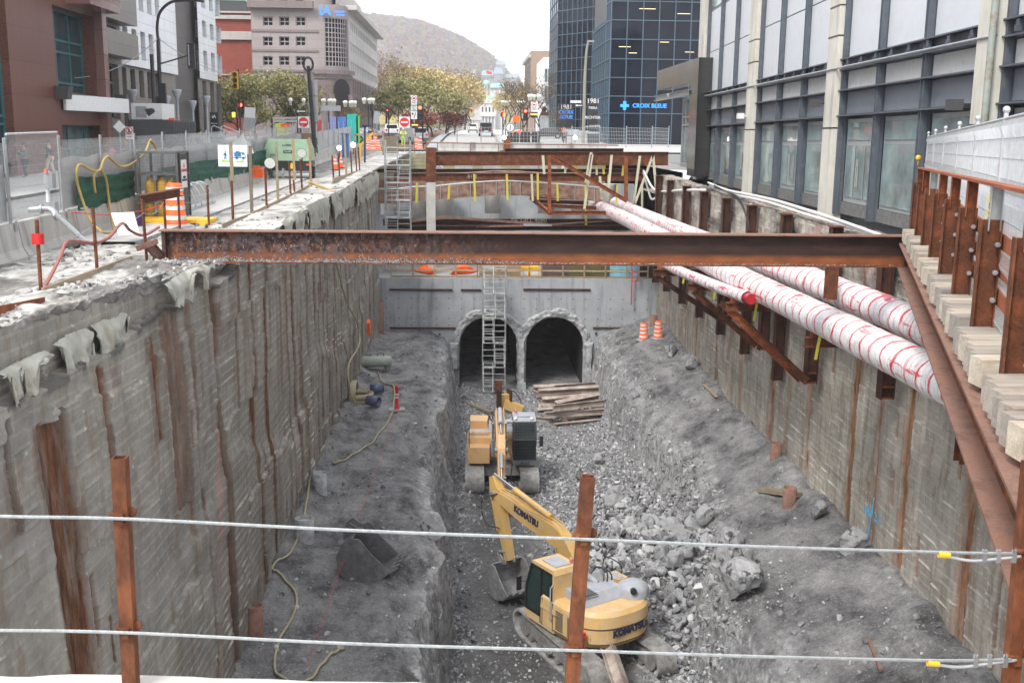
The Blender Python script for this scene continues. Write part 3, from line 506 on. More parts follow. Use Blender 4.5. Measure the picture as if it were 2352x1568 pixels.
m.build('ground',M['road_grey'],kind='structure')
def sheet(name,x0,x1,y0,y1,mat,dz,**k):
 m=MB();ys=[y for y in gy if y0<y<y1];ys=[y0]+ys+[y1]
 for a,b in zip(ys[:-1],ys[1:]):m.quad((x0,a,zg(a)+dz),(x1,a,zg(a)+dz),(x1,b,zg(b)+dz),(x0,b,zg(b)+dz))
 return m.build(name,mat,kind='structure',**k)
RG=['nearest','second nearest','third nearest','fourth nearest','fifth nearest','sixth nearest','seventh nearest','eighth nearest','ninth nearest','tenth nearest','eleventh nearest','twelfth nearest','thirteenth nearest','fourteenth nearest','fifteenth nearest','sixteenth nearest','seventeenth nearest','eighteenth nearest','nineteenth nearest','twentieth nearest']
LR=['leftmost','second from the left','third from the left','fourth from the left','fifth from the left','sixth from the left','seventh from the left','eighth from the left','ninth from the left','tenth from the left','eleventh from the left','twelfth from the left']
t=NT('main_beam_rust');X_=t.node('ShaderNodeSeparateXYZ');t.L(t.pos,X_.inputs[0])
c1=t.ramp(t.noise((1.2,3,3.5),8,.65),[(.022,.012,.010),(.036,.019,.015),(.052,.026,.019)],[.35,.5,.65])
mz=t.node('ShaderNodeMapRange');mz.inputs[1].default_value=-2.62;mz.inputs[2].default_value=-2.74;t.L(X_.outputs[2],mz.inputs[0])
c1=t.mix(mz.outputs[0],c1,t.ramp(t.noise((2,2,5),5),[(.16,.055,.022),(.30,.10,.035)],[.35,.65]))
ml=t.node('ShaderNodeMapRange');ml.inputs[1].default_value=1.2;ml.inputs[2].default_value=-3.5;t.L(X_.outputs[0],ml.inputs[0])
pt=t.ramp(t.noise((5,5,4),9,.75),[(0,0,0),(1,1,1)],[.47,.53]);c1=t.mix(t.math('MULTIPLY',pt,ml.outputs[0]),c1,t.ramp(t.noise((3,3,1.5),6,.7),[(.17,.06,.028),(.10,.075,.078)],[.42,.55]))
m2=t.node('ShaderNodeMapRange');m2 .inputs[1].default_value=-2.55;m2 .inputs[2].default_value=-2.72;t.L(X_.outputs[2],m2 .inputs[0])
pw=t.ramp(t.noise((15,15,9),9,.8,(4,2,2)),[(0,0,0),(1,1,1)],[.57,.61]);c1=t.mix(t.math('MULTIPLY',t.math('MULTIPLY',pw,ml.outputs[0]),.8),c1,(.36,.31,.27))
t.bump(t.noise(25,6,.7),.3,.006);M['beam']=t.fin(c1,.75,0,.3)
bm_=thing('main_strut_beam','long dark rusty steel beam spanning the whole pit in the foreground','steel beam',(1.6,24,-2.88))
x0,x1,zt,zb=-6.84,10.02,-2.165,-2.885
m=MB();m.b2(x0,x1,23.985,24.015,zb+.03,zt-.03);m.build('web',M['beam'],bm_)
m=MB();m.b2(x0,x1,23.80,24.20,zt-.03,zt);m.build('top_flange',M['rust_pale'],bm_)
m=MB();m.b2(x0,x1,23.78,24.22,zb,zb+.03);m.build('bottom_flange',M['rust'],bm_)
m=MB()
for xx in(x0+.12,x1-.05):m.b2(xx-.01,xx+.01,23.82,23.98,zb+.032,zt-.032)
m.build('end_stiffener',M['rust_dark'],bm_)
x=RNG.uniform(x0+.3,x1,5200);x=x[RNG.random(len(x))<np.interp(x,[x0,-2,2,10],[1,1,.35,.12])];y=RNG.uniform(23.79,23.97,len(x));hh=np.interp(y,[23.78,23.98],[0,.06])*np.clip(1+fbm(x*1.2,x*0,3,1)*2,.2,2)*np.interp(x,[x0,1,3,10],[1.5,1.2,.3,.1])
v,f=scatter(np.stack([x,y,zb+.03+hh*RNG.random(len(x))],1),RNG.uniform(.008,.02,len(x)),0,77)
np_mesh('gravel_on_beam',v,f,M['rub'],kind='stuff',label='grey gravel lying on the lower flange of the main rusty beam')
m=MB();m.ibeam((-7.05,23.7,-2.45),(-6.75,24.1,-3.0),.2,.16);m.bar((-7.25,23.5,-2.55),(-6.85,23.75,-2.40),.03,.12);m.build('knee_brace',M['rust_pale'],label='short faded steel brace propping the left end of the main rusty beam',cat='brace')
P0=np.array([10.1,24.04]);dd=np.array([-.336,-.942]);dd/=np.linalg.norm(dd);nn=np.array([.942,-.336])
def DK(s,o,z):p=P0+dd*s+nn*o;return V(p[0],p[1],z)
gt,gb=-2.34,-2.90
g=thing('deck_girder','wide rusty girder running diagonally under the timber deck on the right','steel girder',tuple(DK(8,.22,gb)))
m=MB();m.bar(DK(-.2,-.04,(gt+gb)/2),DK(24,-.04,(gt+gb)/2),.02,gt-gb-.06);m.build('web',M['rust'],g)
m=MB();m.bar(DK(-.2,-.04,gb+.015),DK(24,-.04,gb+.015),.44,.03);m.build('bottom_flange',M['rust_pale'],g)
m=MB();m.bar(DK(-.2,-.04,gt-.015),DK(24,-.04,gt-.015),.44,.03);m.build('top_flange',M['rust_pale'],g)
xs_=RNG.normal(8.3,.35,300);oo=RNG.uniform(.03,.2,300);v,f=scatter(np.array([DK(a,b,gb+.035)for a,b in zip(xs_,oo)]),RNG.uniform(.008,.018,300),0,79)
np_mesh('grit_patch',v,f,M['rub'],kind='stuff',label='small patch of grey grit on the diagonal girder flange')
PY=[24.04,22.18,20.15,18.04,15.89,13.7,11.38,9.0,6.7,4.4]
def sofY(y):return(y-P0[1])/dd[1]
for k in range(len(PY)+1):
 ya=PY[k]if k<len(PY)else 2.2;ys_,ye=ya-.06,(PY[k+1]+.48 if k<len(PY)-1 else ya-1.8)
 sx=sofY(ya);xl=P0[0]+dd[0]*sx-.20
 mt=thing('timber_mat',f'{RG[len(PY)-k-1] if k<len(PY) else "very nearest"} bundle of pale deck planks on the diagonal girder, counted from the camera','timber mat',(xl+2,ya,-2.25),group='bundles of deck timbers under the rusty railing')
 nb=7;wdt=(ys_-ye)/nb
 for b in range(nb):
  jx=random.uniform(-.02,.02);yb_=ye+(b+.5)*wdt;xq=P0[0]+dd[0]*sofY(yb_)-.19+jx;m=MB();m.b2(xq,xl+3.6,ye+b*wdt+.006,ye+(b+1)*wdt-.006,-2.27,-2.0-random.uniform(0,.025));m.build('board',M['timber'],mt)
rl=thing('guard_rail','rusty steel railing of bolted posts and square tubes along the deck edge','railing',tuple(DK(8,0,-2)))
M['rail_r']=rust('bright_rust_paint',(.22,.065,.03),(.34,.10,.045),(.45,.15,.07),.6,1.2)
for k,y in enumerate(PY):
 s=sofY(y);zt_=np.interp(y,[9,24],[-.828,-.97]);zr=np.interp(y,[9,24],[-.435,-.645])
 m=MB();m.ibeam(DK(s,.06,-2.33),DK(s,.06,zt_),.22,.2,.016,.012,up=(nn[0],nn[1],0));m.build('post',M['rust'],rl)
 m=MB();m.ibeam(DK(s,.09,zt_-.12),DK(s,.09,zr-.03),.13,.13,.012,.01,up=(nn[0],nn[1],0));m.build('post_extension',M['galv']if k in(2,6)else M['rust_orange'],rl)
 if k==6:text('C59 -B1-',.1,M['strap_y'],rl,face(DK(s-.0,.09-.075,zr-.25),(0,0,1),(nn[0],nn[1],0)),'chalk_mark',.002)
 for z in(-1.15,-1.45,-1.75):
  m=MB();m.cyl(DK(s+.0,.13,z+.04),DK(s+.19,.13,z+.04),.016,n=8);m.cyl(DK(s+.10,.13,z+.04),DK(s+.14,.13,z+.04),.03,n=6);m.build('bolt',M['galv'],rl)
for z in(-1.13,-1.43,-1.73):m=MB();m.bar(DK(-.3,.26,z),DK(22,.26,z+.06),.15,.16);m.build('rail_tube',M['rail_r'],rl)
m=MB();m.bar(DK(-.25,.09,-.655),DK(sofY(9),.09,-.445),.14,.035);m.bar(DK(sofY(9),.09,-.445),DK(22,.09,-.34),.14,.035);m.build('top_rail',M['rail_r'],rl)
m=MB();p=DK(-.3,.03,-.6);m.cyl(p,p+V(0,0,.12),.006);m.lathe(p+V(0,0,.17),[(.0,-.02),(.06,-.02),(.06,.02),(.0,.02)],12,ax=Matrix.Rotation(math.pi/2,3,'X'));m.build('rope_reel',M['yellow'],label='small yellow disc on a stem at the far end of the rusty railing',cat='line reel')
def meshpanel(m,A,B,z0a,z0b,z1a,z1b,nv,nh,r=.004,bend=None):
 A,B=Vector(A),Vector(B);nrm=(B-A).cross(V(0,0,1)).normalized()
 fr=[0,.04,.1,.3,.36,.42,.64,.70,.76,.93,.97,1.];of=[.0,.05,0,0,.05,0,0,.05,0,0,.05,.0]if bend is None else bend
 for i in range(nv+1):
  t=i/nv;p=A.lerp(B,t);za=z0a+(z0b-z0a)*t;zb_=z1a+(z1b-z1a)*t
  pts=[V(p.x,p.y,zb_+(za-zb_)*q)+nrm*o for q,o in zip(fr,of)]
  for a,b in zip(pts[:-1],pts[1:]):m.add([a+V(-r,0,0),a+V(r,0,0),b+V(r,0,0),b+V(-r,0,0)],[(0,1,2,3)])
 for j in range(nh+1):
  t=j/nh;a=V(A.x,A.y,z0a+(z1a-z0a)*t);b=V(B.x,B.y,z0b+(z1b-z0b)*t);m.bar(a,b,r*2.2)
fpu=[(2133,310),(2149,305.5),(2172,299.6),(2204,291),(2246,280),(2311,262.7)];fD=[1.56/((u-1079)/2450-.376)for u,v in fpu]
FP=[aY(u,v,D)for(u,v),D in zip(fpu,fD)];e=(FP[-1]-FP[-2]);FP+=[FP[-1]+e,FP[-1]+2*e,FP[-1]+2.7*e]
fn=thing('deck_mesh_fence','light galvanised wire mesh fence panels standing on the deck behind the rusty railing','fence',(FP[4].x,FP[4].y,-2.0))
for i,(a,b)in enumerate(zip(FP[:-1],FP[1:])):
 m=MB();meshpanel(m,(a.x,a.y,0),(b.x,b.y,0),-2.0,-2.0,a.z-.05,b.z-.05,int((b-a).length/.05),10,.0028);tag(m.build('mesh_panel',M['galv_l'],fn,fix=False))
 m=MB();m.cyl(a-V(0,0,.05),b-V(0,0,.05),.02,n=8);m.build('top_tube',M['galv_l'],fn)
 if i<6:m=MB();q=a.lerp(b,.93);m.box((q.x,q.y,a.z-.62),(.012,.10,.17),rz=math.radians(-20));m.build('panel_tag',M['white'],fn)
for a in FP:m=MB();m.cyl(V(a.x,a.y,-2),a+V(0,0,.02),.028,n=8);m.sph(a+V(0,0,.05),.045);m.build('fence_post',M['galv_l'],fn)
t=NT('plastic_wrapped_pipe');sN=t.attr('s');aN=t.attr('a');nz=t.noise((1.3,1.3,1.3),4,.6)
s2=t.math('ADD',sN,t.math('MULTIPLY',nz,.45));fr=t.math('FRACT',t.math('MULTIPLY',s2,1.7));l1=t.ramp(fr,[(1,1,1),(0,0,0)],[.13,.17])
fr2=t.math('FRACT',t.math('ADD',t.math('MULTIPLY',s2,5.1),t.math('MULTIPLY',aN,.25)));l2=t.ramp(fr2,[(.0,)*3,(.75,)*3,(.75,)*3,(0,)*3],[.60,.64,.75,.80])
br=t.ramp(t.noise((2.5,2.5,2.5),7,.7,(3,3,3)),[(0,0,0),(1,1,1)],[.40,.60]);tp=t.ramp(t.noise((1.6,.5,6),5,.6,(8,3,1)),[(0,)*3,(.9,)*3],[.60,.63])
red=t.math('MAXIMUM',t.math('MAXIMUM',l1,t.math('MULTIPLY',l2,br)),tp)
base=t.ramp(t.noise((3,3,3),6,.7,(1,7,3)),[(.52,.52,.53),(.76,.76,.77),(.88,.88,.89)],[.30,.45,.6]);fade=t.ramp(t.noise((1,1.8,1),4,.6,(3,9,3)),[(.5,)*3,(1,)*3],[.36,.5])
col=t.mix(t.math('MULTIPLY',red,fade),base,(.62,.03,.05));b1=t.bump(t.noise((5,9,5),7,.75),.7,.05);t.bump(t.noise((30,7,30),4,.7),.5,.02,b1);M['wrap']=t.fin(col,.30,0,.6)
def wrap(pts,r,label,name='wrapped_pipe',rf=None,mat='wrap',n=26,cat='pipe'):
 P=[np.array(p)for p in crom(pts,max(4,int(20)))];D=np.cumsum([0]+[np.linalg.norm(b-a)for a,b in zip(P[:-1],P[1:])]);L=D[-1];K=int(L/.05)
 q=np.linspace(0,L,K);C=np.stack([np.interp(q,D,[p[i]for p in P])for i in range(3)],1);T=np.gradient(C,axis=0);T/=np.linalg.norm(T,axis=1)[:,None]
 A=np.cross(T,[0,0,1]);A/=np.linalg.norm(A,axis=1)[:,None];B=np.cross(A,T);th=np.linspace(0,2*math.pi,n+1)
 rr=r*(1+.045*fbm(q[:,None]*.8+0*th,np.sin(th)[None]*1.2+q[:,None]*0,3,2)+.03*fbm(q[:,None]*5,np.sin(th)[None]*3,3,1)-.02*np.exp(-((np.mod(q[:,None]+.3*fbm(q[:,None],0*th,2,1),.42)-.2)/.03)**2))
 if rf is not None:rr=rr*np.interp(q/L,rf[0],rf[1])[:,None]
 PP=C[:,None]+A[:,None]*(np.cos(th)[None,:,None]*rr[...,None])+B[:,None]*(np.sin(th)[None,:,None]*rr[...,None])
 S2=np.repeat(q[:,None],n+1,1)+.12*np.sin(th+1)[None];return grid_mesh(name,PP,M[mat],{'s':S2,'a':np.repeat(th[None],K,0)},smooth=True,label=label,cat=cat)
wrap([(8.95,14.5,-4.5),(8.98,20.5,-4.5),(8.88,27,-4.5),(8.77,34,-4.52),(8.75,48,-4.55),(8.7,62,-4.6),(8.6,76,-4.75)],.40,'nearer of the two thick pipes wrapped in white plastic with red tape')
wrap([(10.45,14,-4.25),(10.33,24,-4.2),(10.0,33,-4.15),(10.0,44,-4.35),(10.1,60,-4.55),(10.1,74,-4.6)],.40,'thick white and red wrapped pipe behind, next to the right pit wall')
wrap([(8.3,31.2,-4.72),(8.22,36,-4.95),(8.1,44,-5.22),(8.0,56,-5.3)],.19,'thinner red and white wrapped pipe with a cut end below the big pipes',cat='small pipe')
p=aY(1725,683,31);m=MB();m.cyl((8.3,31.3,-4.73),(8.33,30.85,-4.71),.165,n=14);m.build('pipe_end_cap',pm('dark_red_tape',(.38,.015,.025),.2,8,.4),label='red capped end of the thinner wrapped pipe',cat='pipe cap')
def hpile(y,z0,z1,x=10.85,label='',h=.32,w=.3,cap=True,mat='rust_dark'):
 o=thing('soldier_pile',label,'steel pile',(x,y,z0),group='steel piles on the right pit wall')
 m=MB();m.ibeam((x,y,z0),(x,y,z1),h,w,.02,.02,up=(1,0,0));m.build('shaft',M[mat],o)
 if cap:m=MB();m.b2(x-h/2-.04,x+h/2+.04,y-w/2-.04,y+w/2+.04,z1,z1+.03);m.build('cap_plate',M['rust'],o)
 else:
  for zz in(z0+.02,z0+.32):m=MB();m.b2(x-h/2+.02,x+h/2-.02,y-w/2+.0,y+w/2-.0,zz,zz+.02);m.build('stiffener_plate',M['rust'],o)
 return o
LP=[(26.4,-6.6),(32.4,-7.6),(37.9,-7.65),(43.5,-7.65)]
for k,(y,z)in enumerate(LP):hpile(y,z,-4.9 if k else-5.2,10.75,f'{RG[k]} cut-off pile hanging under the wrapped pipes on the right wall',.36,.36,cap=False)
for k,(y,zt)in enumerate([(27.5,-2.55),(31.5,-2.62),(36.6,-2.62),(41.2,-2.62),(45.4,-2.6),(49.8,-2.55),(54,-2.5),(58.4,-2.4),(62,-2.3)]):
 hpile(y,-8.5 if k>1 else-5.0,zt,10.95,f'{RG[k]} upright pile above the wrapped pipes along the right wall',.34,.32)
def wbeam(p,q,h,w,label,name='bracket_beam',mat='rust',group=None,cat='steel beam'):m=MB();m.ibeam(p,q,h,w);return m.build(name,M[mat],label=label,cat=cat,group=group)
for k,(y,x0_,z)in enumerate([(26.4,8.55,-5.12),(32.4,7.95,-5.18),(37.9,7.9,-5.35),(43.5,7.6,-5.55)]):
 o=wbeam((x0_,y,z),(10.9,y,z),.26,.2,f'{RG[k]} horizontal bracket beam carrying the wrapped pipes')
 m=MB();m.bar((x0_+.15,y,z+.2),(x0_+.9,y,z+.2),.16,.12);m.build('spacer_block',M['rust_orange'],o)
 m=MB();m.ribbon([V(8.9,y-.15,z+.25),V(8.85,y-.16,z-.1),V(8.8,y-.2,z-.42)],.08,(1,0,0));m.build('ratchet_strap',M['strap_y'],o)
wbeam((8.1,32.4,-5.33),(8.1+2.35,30.2+2.2,-7.5),.22,.2,'orange rusted diagonal strut under the second nearest pipe bracket','diagonal_strut','rust_orange')
wbeam((8.1,37.9,-5.5),(10.5,37.9,-7.5),.22,.2,'dark diagonal strut rising to the left under the third pipe bracket','diagonal_strut','rust')
wbeam((7.7,43.5,-5.7),(10.5,43.5,-7.5),.22,.2,'farthest dark diagonal strut below the thin wrapped pipe','diagonal_strut','rust_dark')
wbeam((8.3,34.5,-5.35),(10.5,31.9,-7.45),.2,.18,'long rusty diagonal strut crossing in front of the cut-off piles','diagonal_strut','rust')
wbeam((10.9,22.2,-3.5),(10.9,22.2,-7.0),.3,.3,'rusty upright pile between beam and pipes near the deck','soldier_pile','rust',cat='steel pile')
p=aY(1940,700,27);wbeam((9.55,27.6,-3.0),(9.55,27.6,-4.2),.28,.28,'rusty column standing between the two big wrapped pipes','pile_column','rust',cat='steel pile')
def cable(px,D,r,mat,name,label,cat,n=6,**k):
 m=MB();pts=[aY(u,v,d)for(u,v),d in zip(px,D)]if hasattr(D,'__len__')else[aY(u,v,D)for u,v in px];m.tube(crom(pts,n),r,6);return m.build(name,M[mat],label=label,cat=cat,**k)
M['pvc']=pm('white_conduit',(.68,.67,.66),.1,3,.45,dirt=(.42,.33,.30),dsc=1.5,dth=(.6,.75))
for k,(dx,dz)in enumerate([(0,0),(0,.12),(.12,.05)]):
 pts=[(11.15,23,-3.35),(11.2,26.5,-3.0),(11.25,30.5,-2.75),(11.25,35,-2.62),(11.2,40,-2.55),(11.15,46,-2.5),(11.2,50,-2.40)]
 m=MB();m.tube(crom([V(a+dx+.05*math.sin(b*.3+k*2),b,c+dz+.03*math.sin(b*.5+k)+.12)for a,b,c in pts],8),.055,8);m.build('white_conduit',M['pvc'],label=['lowest','upper','rear'][k]+' white conduit draped along the top of the right wall',cat='conduit',group='white conduits on the right rim')
cable([(1620,437),(1570,437),(1520,440),(1498,430),(1478,392)],[50,55,62,64,66],.07,'pvc','white_conduit','white conduit looping down from the far beam to the right wall','conduit')
cable([(1478,395),(1490,440),(1497,458),(1508,452),(1516,438)],66,.07,'pvc','white_conduit','white conduit hanging in a U under the far beam end','conduit')
for k,o_ in enumerate([0,.25,.5]):cable([(1640,425+3*k),(1668,440),(1698,455+4*k),(1716,500+2*k),(1722,528)],[48,44,42,39.5,39],.025,'rubber','black_cable',['left','middle','right'][k]+' strand of black cables drooping over the right rim','cable')
M['hss']=rust('orange_square_tube',(.045,.022,.016),(.13,.046,.022),(.25,.085,.033),.6,3.5,(1,1,.5))
def fpost(b,t_,label):
 o=thing('fence_post',label,'fence post',tuple(b),group='square tube posts of the cable fence');b,t_=Vector(b),Vector(t_);d=t_-b;w_=.034;q=w_-.007
 m=MB();pr=[(-w_,-w_),(w_,-w_),(w_,w_),(-w_,w_)];pi_=[(-q,-q),(q,-q),(q,q),(-q,q)]
 m.prof(b,t_,pr,up=(0,1,0),cap=False);m.prof(b,t_,pi_,up=(0,1,0),cap=False)
 _,_,dr,a_,b_,_L=m.frame(b,t_,(0,1,0));c4=[t_+a_*x+b_*y for x,y in pr];i4=[t_+a_*x+b_*y for x,y in pi_]
 m.add(c4+i4,[(i,(i+1)%4,4+(i+1)%4,4+i)for i in range(4)]);m.build('tube',M['hss'],o,fix=False)
 return o
def pat(b,t_,z):b,t_=Vector(b),Vector(t_);return b.lerp(t_,(z-b.z)/(t_.z-b.z))
fp=[(aY(306,1660,5),aY(275,1050,5),'rusty square post at left carrying both wire ropes'),(aY(1306,1660,5),aY(1350,1093,5),'rusty square post in front of the excavator'),(aY(2312,1660,5),aY(2368,1060,5),'rusty square post at the right edge where the ropes end')]
for b,t_,lb in fp:fpost(b,t_,lb)
M['ropeg']=pm('rope_grey',(.36,.38,.385),.2,30,.45,.3)
def rope(px,label,yp):
 pts=[aY(u,v,4.93)for u,v in px];C=crom(pts,60);o=thing('wire_rope',label,'wire rope',tuple(C[0]),group='steel wire ropes of the front fence')
 m=MB();s=0;D=[0]
 for a,b in zip(C[:-1],C[1:]):D.append(D[-1]+(b-a).length)
 for k in range(6):
  pp=[c+V(0,math.cos(d/.075*2*math.pi/2+k*math.pi/3),math.sin(d/.075*2*math.pi/2+k*math.pi/3))*.0056 for c,d in zip(C,D)];m.tube(pp,.0031,5)
 m.build('strand',M['ropeg'],o,fix=False);return o,C
r1,C1=rope([(-300,1170),(0,1185),(288,1191),(800,1217),(1342,1238),(1750,1255),(2165,1268),(2330,1271)],'upper white steel wire rope crossing in front of the whole pit',0)
r2,C2=rope([(-300,1446),(0,1447),(284,1452),(800,1477),(1322,1493),(1750,1507),(2150,1516),(2322,1514)],'lower white steel wire rope crossing near the bottom edge',0)
for o,px in((r1,[(2165,1268),(2230,1280),(2290,1276),(2345,1270)]),(r2,[(2140,1517),(2205,1524),(2270,1516),(2335,1508)])):
 m=MB();m.tube(crom([aY(u,v+7,4.93)for u,v in px],6),.008,6);m.build('loop_end',M['galv_l'],o)
 m=MB();a,b=aY(px[0][0]-10,px[0][1]+4,4.93),aY(px[0][0]+16,px[0][1]+6,4.93);m.cyl(a,b,.017,n=10);m.build('yellow_tape',M['yellow'],o)
 for q in(px[2][0]-30,px[2][0]+2,px[2][0]+38):
  p=aY(q,px[2][1]+4,4.93);m=MB();m.box(p,(.022,.02,.05));
  for sx in(-.007,.007):m.cyl(p+V(sx,0,.0),p+V(sx,0,.045),.004,n=6);m.cyl(p+V(sx,0,.03),p+V(sx,0,.04),.008,n=6)
  m.build('rope_clip',M['galv'],o)
for(b,t_,lb),c in zip(fp,[(1190,1452),(1238,1493),(1272,1515)]):
 for v in c:
  u=1176;
  pz=aY({0:288,1:1338,2:2345}[[x[2]for x in fp].index(lb)],v,4.96).z;p=pat(b,t_,pz)+V(0,-.045,0)
  o=[x for x in bpy.data.objects if x.get('label')==lb][0];m=MB();m.box(p,(.035,.03,.05));m.lathe(p+V(-.03,.02,.015),[(.02,-.012),(.028,-.012),(.028,.012),(.02,.012)],10);m.lathe(p+V(.045,.04,.02),[(.014,-.006),(.026,-.006),(.026,.006),(.014,.006)],10,ax=Matrix.Rotation(1.57,3,'X'));m.build('rope_hook',M['hss'],o)
cb=MB();P=[aY(-400,1556,5.2),aY(190,1567,5.2)];z=P[0].z
nx,ny=120,14;X,Y=np.meshgrid(np.linspace(-9,3.2,nx),np.linspace(3.6,5.25,ny),indexing='ij');Z=np.where(Y>5.2,-15.,-2.745-.0*X+.015*fbm(X*3,Y*3,3,1)-.04*(X+1.9)*(X>-1.9)*.9);Yd=Y+.03*fbm(X*4,X*0,3,2)
grid_mesh('concrete_curb',np.stack([X,Yd,np.clip(Z,-15,0)],-1),M['conc_pale'],smooth=False,label='rough pale concrete edge under the front cable fence',cat='kerb')
def ymat(name,c,dust):
 t=NT(name);col=t.ramp(t.noise(1.8,8,.65),[tuple(x*.82 for x in c),c,tuple(min(1,x*1.12)for x in c)]);col=t.mix(t.ramp(t.noise(3.5,8,.75,(2,2,9)),[(0,0,0),(1,1,1)],[.42,.62]),col,dust)
 col=t.mix(t.ramp(t.noise((16,16,6),6,.7,(5,2,9)),[(0,0,0),(1,1,1)],[.66,.70]),col,(.10,.06,.035));return t.fin(col,.5,0,.4)
M['yel1']=ymat('faded_machine_yellow',(.64,.40,.15),(.58,.44,.28));M['yel2']=ymat('boom_yellow',(.62,.37,.09),(.50,.38,.22));M['yel3']=ymat('tan_machine_yellow',(.62,.36,.14),(.52,.38,.25))
M['track']=pm('dusty_track_steel',(.26,.255,.25),.3,9,.7,.1,dirt=(.42,.41,.39),dsc=5,dth=(.4,.6));M['tframe']=pm('muddy_track_frame',(.20,.195,.19),.3,5,.85,dirt=(.34,.335,.33))
M['cabg']=glass('cab_glass',(.018,.035,.033),.08);M['hood']=pm('grey_engine_cover',(.34,.36,.40),.12,4,.5,dirt=(.42,.41,.39));M['mtl']=pm('worn_bucket_steel',(.26,.26,.265),.3,6,.6,.2,dirt=(.40,.39,.37));M['chrome']=pm('polished_rod',(.55,.56,.58),.1,5,.15,.9)
M['navy']=pm('navy_lettering',(.02,.025,.06),.1,5,.6)
def loft(m,rings):
 n=len(rings[0]);b=[];vs=[p for r in rings for p in r];fs=[(k*n+i,k*n+(i+1)%n,(k+1)*n+(i+1)%n,(k+1)*n+i)for k in range(len(rings)-1)for i in range(n)]
 return m.add(vs,fs+[tuple(range(n-1,-1,-1)),tuple(range((len(rings)-1)*n,len(rings)*n))])
def prx(m,pts,x0,x1):return m.poly([V(x0,y,z)for y,z in pts],(x1-x0,0,0))
def bucket_mesh(root,w,at,ang,mat,sc=1.,name='bucket',flip=1):
 """at=(y,z) of the pin, ang rotation of profile; returns parts"""
 pr=[(.0,.0),(-.28,-.12),(-.48,-.45),(-.50,-.85),(-.30,-1.15),(.05,-1.28),(.48,-1.22),(.85,-1.02)]
 def T(p):y,z=p[0]*sc*flip,p[1]*sc;c,s=math.cos(ang),math.sin(ang);return(at[0]+y*c-z*s,at[1]+y*s+z*c)
 q=[T(p)for p in pr];m=MB()
 for a,b in zip(q[:-1],q[1:]):
  d=Vector((b[0]-a[0],b[1]-a[1])).normalized()*0;nx=Vector((-(b[1]-a[1]),b[0]-a[0])).normalized()*.035
  m.poly([V(-w/2,a[0],a[1]),V(-w/2,b[0],b[1]),V(-w/2,b[0]+nx.x,b[1]+nx.y),V(-w/2,a[0]+nx.x,a[1]+nx.y)],(w,0,0))
 sp=q+[T((.42,-.45)),T((.2,-.05))]
 for sx in(-w/2-.02,w/2-.015):m.poly([V(sx,a,b)for a,b in sp],(.035,0,0))
 bk=m.build(name,mat,root)
 for i in range(5):
  xx=-w/2+.08+i*(w-.16)/4;a,b=T((.80,-1.06)),T((1.05,-.93));m=MB();m.poly([V(xx-.05,a[0],a[1]-.04),V(xx-.05,a[0],a[1]+.05),V(xx-.05,b[0],b[1])],(.10,0,0));m.build('tooth',mat,bk)
 for xx in(-.22,.17):
  m=MB();m.poly([V(xx,*T(p))for p in((-.35,-.15),(-.28,.18),(-.1,.28),(.05,.12),(.2,.10),(.22,-.05))],(.05,0,0));m.build('ear',mat,bk)
 return bk
